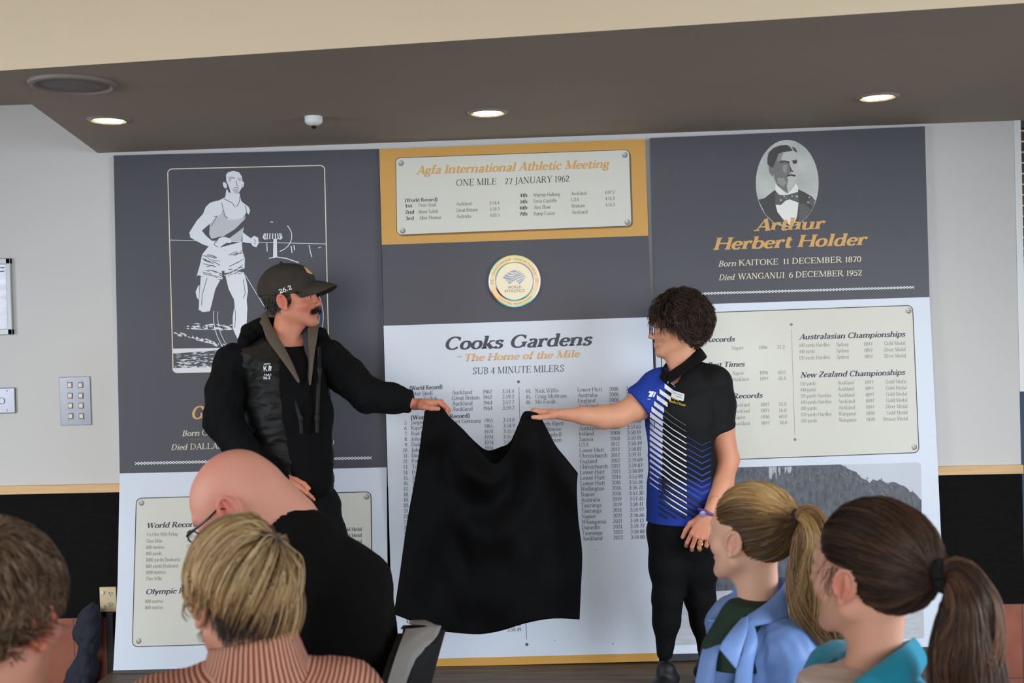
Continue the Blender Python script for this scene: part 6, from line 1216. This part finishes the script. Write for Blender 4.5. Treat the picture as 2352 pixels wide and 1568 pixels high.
def swept(S_, tie, n, lift0, cols, spread, grow=0.0, wig=.0012, fieldscale=7.0, seed=0.0, rad=.0009, bias=None):
    """hair drawn back from the hairline to the tie"""
    D = S_.roots(n, grow); n = len(D); td = ((tie - S_.o) @ S_.R); td = td / np.linalg.norm(td); m = 14; t = np.linspace(0, 1, m)[None, :, None]
    DD = slerp(D[:, None], np.broadcast_to(td, D.shape)[:, None], t * .97); DD /= np.linalg.norm(DD, axis=2, keepdims=True); ln = np.arccos(np.clip(D @ td, -1, 1))[:, None]
    lift = .002 + (lift0 * np.sin(np.pi * np.clip(t[..., 0], 0, 1)) * np.clip(ln, .3, 1.4) + .004 * RNG.random((n, 1))) + .010 * t[..., 0] ** 6
    P3 = S_.pt(DD.reshape(-1, 3), lift.reshape(-1)).reshape(n, m, 3); e = (tie + RNG.normal(size=(n, 3)) * spread); P3 += (e - P3[:, -1])[:, None] * (t ** 4); P3 += np.array([[mnoise.noise_vector(Vector(d) * 9 + Vector((k * .35, 0, 0))) for k in range(m)] for d in D[:, :3]]) * wig * np.sin(np.pi * t)
    fld = lockfield(D, fieldscale, seed); fld = fld if bias is None else np.clip(fld * .4 + bias(D) * .7, 0, 1); return lock_mesh(P3, np.full(n, rad), palette(n, cols, .45, .14, fld))
def tail(center, radii, n, cols, wave=.004, seed=0.0, rad=.001, fall=.0):
    cl = np.array(smo(*[tuple(p[:2]) for p in center], n=6)); z = np.array(smo(*[(p[2], 0) for p in center], n=6))[:, 0]; cl = np.c_[cl, z]; m = len(cl); rr = np.interp(np.linspace(0, 1, m), np.linspace(0, 1, len(radii)), radii); T = np.gradient(cl, axis=0); T /= np.linalg.norm(T, axis=1, keepdims=True); A = np.cross(T, (0, 1, 0)); A /= np.linalg.norm(A, axis=1, keepdims=True); B = np.cross(T, A)
    q = np.sqrt(RNG.random(n)); a = RNG.random(n) * 6.283; t = np.linspace(0, 1, m); tw = .5 * t[None] * RNG.normal(size=(n, 1)) + .4 * seed; P3 = cl[None] + ((np.cos(a[:, None] + tw) * q[:, None])[..., None] * A[None] + (np.sin(a[:, None] + tw) * q[:, None])[..., None] * B[None]) * rr[None, :, None]
    cl_id = np.floor((a / 6.283) * 9).astype(int); ph = cl_id * 1.9 + RNG.normal(size=n) * .25; P3 += (np.sin(t[None] * (9 + cl_id[:, None] % 3) + ph[:, None]) * wave * t[None])[..., None] * A[None] + (np.cos(t[None] * 8 + ph[:, None]) * wave * t[None])[..., None] * B[None]
    L = (.78 + .22 * RNG.random(n))[:, None]; idx = t[None] * L * (m - 1); i = np.minimum(idx.astype(int), m - 2); fr = (idx - i)[..., None]; P3 = np.take_along_axis(P3, i[..., None], 1) * (1 - fr) + np.take_along_axis(P3, i[..., None] + 1, 1) * fr
    return lock_mesh(P3, np.full(n, rad), palette(n, cols, .5, .14, np.clip((cl_id * .37) % 1 * .7 + RNG.random(n) * .3, 0, 1)))
def flyaways(S_, n, tie, cols, L=.03):
    D = S_.roots(n, 0); p = S_.pt(D, .006); nr = p - S_.o; nr /= np.linalg.norm(nr, axis=1, keepdims=True); d = (tie - p); d /= np.linalg.norm(d, axis=1, keepdims=True); t = np.linspace(0, 1, 7)[None, :, None]; return lock_mesh(p[:, None] + (d + RNG.normal(size=d.shape) * .3)[:, None] * t * L + nr[:, None] * (.012 * t * (1 - .5 * t)), np.full(len(D), .00035), palette(len(D), cols, .5))

# ---- bald man bowing his head, black top
def bald_man():
    Y = -2.27; P_ = lambda x, y, Y=Y: at(x, y, Y); R = frame_of(174, -34, 0); sc = 1.10; ear = P_(521, 1172, Y - .08); c = ear - R @ (np.array((-.083, -.014, -.004)) * sc); N = P_(690, 1238, Y + .02)
    hv = neck_head(R, c, sc, N, True, .064, extra=lambda v: v.chain([c + R @ np.array((0, -.07, -.01)), P_(668, 1190, Y + .01)], [.075, .066], .03))
    w = lambda p: R @ (np.array(p) * sc) + c; sp = [(w((0, -.02, .13)), (.07,) * 3, (222, 120, 100), .6), (w((0, .09, .03)), (.06,) * 3, (214, 112, 94), .55), (w((-.085, -.014, 0)), (.03,) * 3, (214, 104, 88), .6), (w((-.03, .06, -.04)), (.05,) * 3, (206, 102, 88), .5)] + face_spots(R, c, sc, brow=(150, 120, 100), ba=.3)
    def ext(v, up, fr, x): v.chain([P_(700, 1262, Y), P_(775, 1372, Y + .02), P_(798, 1490, Y + .02), P_(770, 1640, Y + .02)], [.085, .135, .148, .142], .05); v.chain([P_(664, 1212, Y), P_(700, 1250, Y)], [.072, .085], .03); v.cap(P_(655, 1205, Y), c + R @ np.array((0, -.07, -.02)), .058, .064, .006, 's')
    o, VF, gVF, bp = seated([hv], 'bald man in black top bowing his head, wearing dark rimmed glasses', N - (0, 0, .02), 172, .02, .155, mat('black_fleece', srgb(17, 15, 14), .95, spec=.12, bump=(300, .25)), (212, 150, 130), sp, top='sweater', wr=(.004, 9), extra=ext)
    eyes(R, c, sc, o); S_ = Scalp(R, c, sc)
    D = S_.roots(1300, 0, lambda D, g: (lambda p: (p[:, 1] < -.01) & (p[:, 2] < .045) & (p[:, 2] > -.06))(S_.local(D))); p0 = S_.pt(D, 0); t = np.linspace(0, 1, 4)[None, :, None]; nr = (p0 - S_.o) / np.linalg.norm(p0 - S_.o, axis=1, keepdims=True); hair_obj('hair', [lock_mesh(p0[:, None] + (nr * .5 + R @ np.array((0, -.5, -.6)))[:, None] * t * .0025, np.full(len(D), .00022), palette(len(D), [(196, 146, 126), (216, 172, 152)], .5))], M_hair, o)
    g = MB(); q = lambda x, y, z: w((x, y, z))
    for s_ in (-1, 1):
        g.tube([q(s_ * .036 + .026 * math.cos(a), .108, -.006 + .019 * math.sin(a)) for a in np.linspace(0, 6.283, 22)], .0019, 6); g.tube([q(s_ * .064, .106, .004), q(s_ * .076, .09, .004), q(s_ * .084, .03, .006), q(s_ * .086, .0, .010), q(s_ * .084, -.022, -.004)], [.0034, .0036, .0030, .0026, .002], 8)
    g.tube([q(-.01, .109, 0), q(0, .115, .003), q(.01, .109, 0)], .0018, 6); G_ = g.build('glasses', mat('black_acetate', srgb(20, 20, 22), .25), o, True); L_ = MB()
    for s_ in (-1, 1): L_.add([q(s_ * .036 + .025 * math.cos(a), .1075, -.006 + .018 * math.sin(a)) for a in np.linspace(0, 6.283, 20, endpoint=False)], [list(range(20))])
    L_.build('lens', gl, G_)
    return bp
BP = bald_man()
# ---- woman with blonde bob, striped shirt
def bob_woman():
    Y = -3.12; P_ = lambda x, y, Y=Y: at(x, y, Y); R = frame_of(128, -6, 0); sc = 1.0; c = P_(556, 1366, Y); N = P_(578, 1520, Y - .025)
    hv = neck_head(R, c, sc, N, False, .05); M_st = mat('striped_knit', srgb(150, 66, 46), .85); nt = M_st.node_tree; b = nt.nodes['Principled BSDF']; at_ = nt.nodes.new('ShaderNodeAttribute'); at_.attribute_name = 'pat'; sp_ = nt.nodes.new('ShaderNodeSeparateXYZ'); nt.links.new(at_.outputs['Vector'], sp_.inputs[0]); m1 = nt.nodes.new('ShaderNodeMath'); m1.operation = 'MULTIPLY'; m1.inputs[1].default_value = 2 * math.pi / .0078; nt.links.new(sp_.outputs[0], m1.inputs[0]); m2 = nt.nodes.new('ShaderNodeMath'); m2.operation = 'SINE'; nt.links.new(m1.outputs[0], m2.inputs[0]); m3 = nt.nodes.new('ShaderNodeMath'); m3.operation = 'GREATER_THAN'; m3.inputs[1].default_value = .1; nt.links.new(m2.outputs[0], m3.inputs[0]); mx = nt.nodes.new('ShaderNodeMix'); mx.data_type = 'RGBA'; mx.inputs[6].default_value = srgb(138, 62, 44); mx.inputs[7].default_value = srgb(202, 160, 138); nt.links.new(m3.outputs[0], mx.inputs[0]); nt.links.new(mx.outputs[2], b.inputs['Base Color'])
    o, VF, gVF, bp = seated([hv], 'woman with short blonde bob seen from behind, rust and white striped collar', N - (0, 0, .03), 104, .05, .148, M_st, (206, 150, 124), face_spots(R, c, sc), top='shirt', wr=(.004, 12))
    g_ = [ch for ch in o.children if ch.name.startswith('shirt')][0]; V = gVF[0]; rel = V - (N - (0, 0, .03)); u_ = np.hypot(np.hypot(rel[:, 0], rel[:, 1]), rel[:, 2]); a = g_.data.attributes.new('pat', 'FLOAT_VECTOR', 'POINT'); a.data.foreach_set('vector', np.stack([u_, u_ * 0, u_ * 0], 1).astype(np.float32).ravel())
    # stand collar
    n, m = 120, 10; V = []; F = []; U = []
    for s_ in (0, 1):
        for j in range(m + 1):
            t = j / m
            for i in range(n): an = 2 * math.pi * i / n; rr = .066 + .026 * t - .004 * s_; ctr = N + (.004, 0, .040 - .085 * t); V.append(ctr + rr * np.array((math.cos(an) * 1.12, math.sin(an), .26 * math.cos(an + .5)))); U.append(an * .075)
    o2 = (m + 1) * n; F = [(j * n + i, (j + 1) * n + i, (j + 1) * n + (i + 1) % n, j * n + (i + 1) % n) for j in range(m) for i in range(n)] + [(o2 + j * n + i, o2 + j * n + (i + 1) % n, o2 + (j + 1) * n + (i + 1) % n, o2 + (j + 1) * n + i) for j in range(m) for i in range(n)] + [(i, (i + 1) % n, o2 + (i + 1) % n, o2 + i) for i in range(n)]
    V = np.array(V); F = np.array(F); V = wrinkle(V, F, .004, 16); mesh('collar', V, F, M_st, o, True, uv=np.stack([np.array(U), np.array(U) * 0, np.array(U) * 0], 1))
    S_ = Scalp(R, c, sc); eyes(R, c, sc, o)
    cols = [(54, 40, 29), (96, 72, 50), (142, 111, 76), (186, 154, 108), (214, 188, 148)]; dark = [(40, 29, 22), (62, 46, 34), (84, 64, 46)]
    wd = (P_(628, 1236, Y) - S_.o) @ R; wd[1] = -abs(wd[1]) * .5 - .03; wd /= np.linalg.norm(wd)
    D = S_.roots(6000, .0); n = len(D); polar = np.arccos(np.clip(D @ wd, -1, 1)); ax = D - wd * (D @ wd)[:, None]; ax /= np.linalg.norm(ax, axis=1, keepdims=True) + 1e-9; m = 18; t = np.linspace(0, 1, m)
    nz = np.array([mnoise.noise_vector(Vector(d) * 7) for d in ax + D * .6]); p0 = S_.pt(D, .002); tg_ = D * (D @ wd)[:, None] - wd; tg_ /= np.linalg.norm(tg_, axis=1, keepdims=True) + 1e-9; d0 = (tg_ + nz * .30) @ R.T; lay = RNG.random(n); L = np.clip(.205 - polar * .09, .06, .19) * (.84 + .16 * RNG.random(n)); P3 = grow(S_, p0, d0, L, m, .05, .003 + .013 * lay + .006 * nz[:, 0], .03)
    fld = np.clip(.02 + 1.0 * lockfield(ax + D * .25, 9, 3.0) + .35 * (lay - .5) + .25 * np.clip(D[:, 2], -.5, .6), 0, 1); col = palette(n, cols, .5, .14, fld)
    bits = [lock_mesh(P3, np.full(n, .0011), col)]
    nap = S_.roots(2200, .02, lambda D, g: (lambda p: (p[:, 1] < -.035) & (p[:, 2] < .0) & (p[:, 2] > -.088))(S_.local(D))); p0 = S_.pt(nap, .003); q = (R @ np.array((0, -.12, -1))); tt = np.linspace(0, 1, 7)[None, :, None]; nr = (p0 - S_.o) / np.linalg.norm(p0 - S_.o, axis=1, keepdims=True); bits.append(lock_mesh(p0[:, None] + (q + nr * .25 + RNG.normal(size=p0.shape) * .12)[:, None] * tt * (.022 + .014 * RNG.random((len(nap), 1, 1))), np.full(len(nap), .0010), palette(len(nap), dark, .5)))
    bits.append(S_.shell(.004, lambda D: palette(len(D), dark, .3), .0)); hair_obj('hair', bits, M_hair, o); return bp
WP = bob_woman()
# ---- person at the left edge, close to the camera
def edge_person():
    Y = -3.46; P_ = lambda x, y, Y=Y: at(x, y, Y); R = frame_of(84, -4, 0); sc = 1.06; c = P_(-20, 1418, Y); N = P_(-15, 1640, Y - .03); hv = neck_head(R, c, sc, N, True, .06)
    w = lambda p: R @ (np.array(p) * sc) + c; o, VF, gVF, bp = seated([hv], 'person with short greying brown hair, blurred at the left edge', N - (0, 0, .03), 112, .04, .145, mat('dark_shirt', srgb(50, 52, 58), .9), (212, 150, 124), face_spots(R, c, sc) + [(w((.085, -.014, -.01)), (.035,) * 3, (206, 92, 64), .7)], top='shirt')
    S_ = Scalp(R, c, sc); eyes(R, c, sc, o); D = S_.roots(5200, .012); n = len(D); cr = np.array((.15, -.35, .92)); cr /= np.linalg.norm(cr); p0 = S_.pt(D, .002); nr = (p0 - S_.o) / np.linalg.norm(p0 - S_.o, axis=1, keepdims=True); fl = (D - cr * (D @ cr)[:, None]) @ R.T; fl /= np.linalg.norm(fl, axis=1, keepdims=True) + 1e-6; fl -= nr * (fl * nr).sum(1, keepdims=True); nz = np.array([mnoise.noise_vector(Vector(d) * 5) for d in D]) * .7; P3 = grow(S_, p0, fl + nz * .8 + nr * .35, .035 + .02 * RNG.random(n), 9, .04, .010 + .006 * RNG.random(n), .004); top = np.clip((D @ cr - .2), 0, 1); cols = [(62, 48, 38), (104, 80, 60), (140, 112, 88), (168, 150, 132)]
    hair_obj('hair', [S_.shell(.004, lambda D: palette(len(D), cols[:2], .3), .012), lock_mesh(P3, np.full(n, .0011), palette(n, cols, .5, .14, np.clip(lockfield(D, 5, 2) * .8 + .15 * top, 0, 1)))], M_hair, o); return bp
EP = edge_person()
# ---- girl with blonde pony tail, blue rain jacket
def blonde_girl():
    Y = -2.33; P_ = lambda x, y, Y=Y: at(x, y, Y); R = frame_of(134, 4, 0); sc = .98; ear = P_(1683, 1250, Y - .06); c = ear - R @ (np.array((-.083, -.014, -.006)) * sc); N = P_(1745, 1392, Y + .0); hv = neck_head(R, c, sc, N, False, .043)
    w = lambda p: R @ (np.array(p) * sc) + c; M_rain = mat('blue_rain_shell', srgb(116, 148, 206), .5, spec=.35, bump=(40, .25), var=(5, .06))
    def ext(v, up, fr, x): v.cap(N + up * .10, N - up * .045, .062, .056, .008, 's'); v.chain([P_(1722, 1400, Y - .07), P_(1700, 1440, Y - .13), P_(1665, 1520, Y - .17), P_(1650, 1600, Y - .18)], [.036, .030, .024, .018], .006, 's')
    o, VF, gVF, bp = seated([hv], 'girl with blonde ponytail and dark hair tie in light blue rain jacket', N - (0, 0, .03), 194, .02, .15, M_rain, (222, 172, 146), face_spots(R, c, sc, red=(212, 128, 108), a=.4, brow=(130, 100, 72), ba=.3), top='rain_jacket', trous=mat('dark_leggings', srgb(32, 34, 40), .85), torso=.92, wr=(.012, 12, (1, 1, .8)), extra=ext, sd=.045)
    q = lambda L: [(x_, y_, Y + d_) for x_, y_, d_ in L]
    strip('jacket_collar', q([(1808, 1320, .0), (1797, 1345, -.055), (1770, 1375, -.085), (1740, 1398, -.105), (1716, 1413, -.115)]), q([(1842, 1376, .01), (1826, 1408, -.085), (1788, 1428, -.125), (1746, 1436, -.145), (1710, 1444, -.145)]), M_rain, o, .006, .012); strip('jacket_collar', q([(1806, 1322, .0), (1770, 1326, .07), (1716, 1326, .10), (1692, 1334, .09)]), q([(1836, 1378, .02), (1790, 1392, .10), (1720, 1400, .12), (1680, 1396, .11)]), M_rain, o, .005, .004)
    strip('jacket_collar', q([(1692, 1332, .09), (1710, 1368, .05), (1721, 1400, -.01), (1706, 1430, -.06)]), q([(1678, 1372, .09), (1658, 1398, .05), (1640, 1414, .02), (1622, 1425, -.03)]), M_rain, o, .006, .006)
    strip('storm_flap', q([(1720, 1412, -.125), (1716, 1450, -.17), (1702, 1500, -.205), (1690, 1538, -.215)]), q([(1704, 1420, -.115), (1676, 1450, -.165), (1658, 1474, -.195), (1650, 1488, -.205)]), M_rain, o, .006, .008); strip('storm_flap', q([(1632, 1420, .0), (1620, 1470, -.06), (1606, 1520, -.10), (1584, 1640, -.11)]), q([(1686, 1428, -.06), (1664, 1470, -.12), (1648, 1510, -.15), (1636, 1640, -.16)]), M_rain, o, .006, .010)
    strip('storm_flap', q([(1726, 1418, -.13), (1740, 1470, -.18), (1730, 1530, -.20), (1722, 1650, -.20)]), q([(1706, 1440, -.15), (1706, 1490, -.20), (1690, 1540, -.21), (1682, 1650, -.21)]), M_rain, o, .006, .006)
    v = Vol(P_(1600, 1600, Y - .3), P_(1800, 1340, Y + .12), .005); v.chain([N - (0, 0, .04), P_(1725, 1440, Y - .05), P_(1700, 1510, Y - .075), P_(1690, 1620, Y - .07)], [.050, .072, .085, .09], .03); v.cap(N + (0, 0, .06), N - (0, 0, .012), .052, .046, .004, 's'); garment('green_shirt', v, mat('bottle_green_cotton', srgb(32, 52, 40), .9), o)
    S_ = Scalp(R, c, sc); eyes(R, c, sc, o); S_.gap = hair_gap_back; tie = P_(1830, 1192, Y - .095); cols = [(70, 52, 36), (108, 82, 54), (146, 112, 70), (186, 148, 94), (212, 180, 128)]; tb_ = (tie - S_.o) @ R; tb_ /= np.linalg.norm(tb_)
    bias = lambda D: np.clip(.18 + 1.9 * (D[:, 2] - .30), 0, 1.1)
    bits = [S_.shell(.0035, lambda D: palette(len(D), cols[:2], .3)), swept(S_, tie, 4600, .008, cols, .006, seed=1.0, bias=bias), flyaways(S_, 160, tie, cols[2:])]
    hair_obj('hair', bits, M_hair, o); tl = tail([tie, P_(1856, 1186, Y - .12), P_(1870, 1230, Y - .14), P_(1858, 1310, Y - .14), P_(1866, 1380, Y - .14), P_(1890, 1450, Y - .15), P_(1916, 1515, Y - .16)], [.013, .028, .040, .042, .046, .050, .036], 3000, cols[1:], .017, 1.0); hair_obj('ponytail', [tl], M_hair, o)
    d = P_(1856, 1186, Y - .12) - tie; ht = tie + d * .2; d /= np.linalg.norm(d); e1 = np.cross(d, (0, 0, 1)); e1 /= np.linalg.norm(e1); e2 = np.cross(d, e1); MB().tube([ht + (e1 * math.cos(a) + e2 * math.sin(a)) * .0165 for a in np.linspace(0, 6.283, 24)], .0075, 10).build('hair_tie', mat('brown_elastic', srgb(52, 38, 34), .8), o, True)
    return bp
GP = blonde_girl()
# ---- girl with brown pony tail, teal top
def brown_girl():
    Y = -3.0; P_ = lambda x, y, Y=Y: at(x, y, Y); R = frame_of(128, 3, 0); sc = 1.0; ear = P_(1938, 1347, Y - .055); c = ear - R @ (np.array((-.083, -.014, -.006)) * sc); N = P_(2008, 1530, Y + .0); hv = neck_head(R, c, sc, N, False, .041); w = lambda p: R @ (np.array(p) * sc) + c; M_teal = mat('teal_fleece', srgb(20, 150, 182), .8, sheen=.2, bump=(90, .1))
    def ext(v, up, fr, x): v.cap(N + up * .10, N - up * .04, .060, .058, .008, 's')
    o, VF, gVF, bp = seated([hv], 'girl with long brown ponytail in teal top with white collar', N - (0, 0, .03), 188, .03, .15, M_teal, (226, 172, 146), face_spots(R, c, sc, red=(216, 128, 112), a=.4, brow=(90, 64, 48), ba=.3) + [(w((-.085, -.014, -.01)), (.03,) * 3, (214, 112, 96), .6)], top='hooded_top', trous=mat('navy_leggings', srgb(30, 32, 44), .85), torso=.95, extra=ext, sd=.045)
    q = lambda L: [(x_, y_, Y + d_) for x_, y_, d_ in L]
    strip('hood_collar', q([(2098, 1462, .02), (2070, 1484, -.06), (2020, 1520, -.10), (1965, 1560, -.13), (1920, 1610, -.15)]), q([(2128, 1520, .03), (2104, 1560, -.08), (2050, 1600, -.14), (2000, 1640, -.17), (1970, 1680, -.18)]), M_teal, o, .008, .016); strip('hood_collar', q([(2096, 1466, .02), (2050, 1480, .08), (1960, 1500, .09), (1912, 1510, .05), (1880, 1540, -.02), (1850, 1600, -.06)]), q([(2126, 1524, .05), (2060, 1560, .12), (1950, 1580, .12), (1880, 1560, .08), (1835, 1580, .0), (1800, 1640, -.05)]), M_teal, o, .008, .012)
    v = Vol(P_(1780, 1720, Y - .25), P_(2100, 1480, Y + .1), .004); v.chain([N + (0, 0, .005), N - (0, 0, .05), P_(1945, 1600, Y - .07), P_(1930, 1680, Y - .07)], [.058, .064, .082, .085], .02); v.cap(N + (0, 0, .09), N - (0, 0, .0), .053, .046, .003, 's'); garment('white_collar', v, mat('white_cotton', srgb(222, 206, 200), .9), o, (.002, 20))
    S_ = Scalp(R, c, sc); eyes(R, c, sc, o); S_.gap = hair_gap_back; tie = P_(2146, 1327, Y - .11); cols = [(32, 23, 19), (52, 37, 29), (76, 54, 41), (102, 74, 56)]
    bits = [S_.shell(.0045, lambda D: palette(len(D), cols[:2], .3)), swept(S_, tie, 4600, .013, cols, .007, seed=5.0), flyaways(S_, 260, tie, cols[1:], .04)]; n = 22; t = np.linspace(0, 1, 14)[None, :, None]; p0 = np.array([w((-.074 + .003 * RNG.normal(), .018 + .012 * RNG.normal(), .028 + .008 * RNG.normal())) for _ in range(n)]); bits.append(lock_mesh(p0[:, None] + ((R @ np.array((-.3, .1, -1))) + RNG.normal(size=(n, 3)) * .2)[:, None] * t * (.03 + .05 * RNG.random((n, 1, 1))) + np.stack([np.sin(t[..., 0] * 7 + np.arange(n)[:, None]) * .006] * 3, -1), np.full(n, .0005), palette(n, cols[1:], .4)))
    hair_obj('hair', bits, M_hair, o); hair_obj('ponytail', [tail([tie + (.012, 0, 0), P_(2200, 1318, Y - .135), P_(2230, 1380, Y - .15), P_(2226, 1450, Y - .15), P_(2220, 1530, Y - .155), P_(2222, 1620, Y - .16), P_(2222, 1700, Y - .17)], [.012, .030, .046, .052, .056, .056, .04], 2400, cols[1:] + [(128, 92, 68)], .009, 2.0)], M_hair, o)
    d = P_(2200, 1318, Y - .135) - tie; d /= np.linalg.norm(d); e1 = np.cross(d, (0, 0, 1)); e1 /= np.linalg.norm(e1); e2 = np.cross(d, e1); MB().tube([tie + d * .016 + (e1 * math.cos(a) + e2 * math.sin(a)) * .018 for a in np.linspace(0, 6.283, 26)], .013, 10).build('hair_tie', mat('black_scrunchie', srgb(16, 18, 20), .9, bump=(200, .5)), o, True); return bp
TP = brown_girl()
for (H, up, fr, x, f, sh), lab in ((BP, 'grey rimmed black chair behind the bald man'), (WP, 'chair under the woman with the blonde bob'), (EP, 'chair under the person at the left edge'), (GP, 'chair under the girl in the blue rain jacket'), (TP, 'chair under the girl in the teal top')):
    p = H - f * .08
    az = math.degrees(math.atan2(f[1], f[0]))
    if 'bald' in lab: p = at(985, 1452, -2.27) - np.array((.305, 0, 0)); az = 181
    elif 'jacket' in lab or 'teal' in lab: az = 128
    ch_ = place_chair(p[0], p[1], az, lab)
    if 'bald' not in lab: ch_.scale = (1, 1, .9)
    if 'left edge' in lab: ch_.location.x -= .07
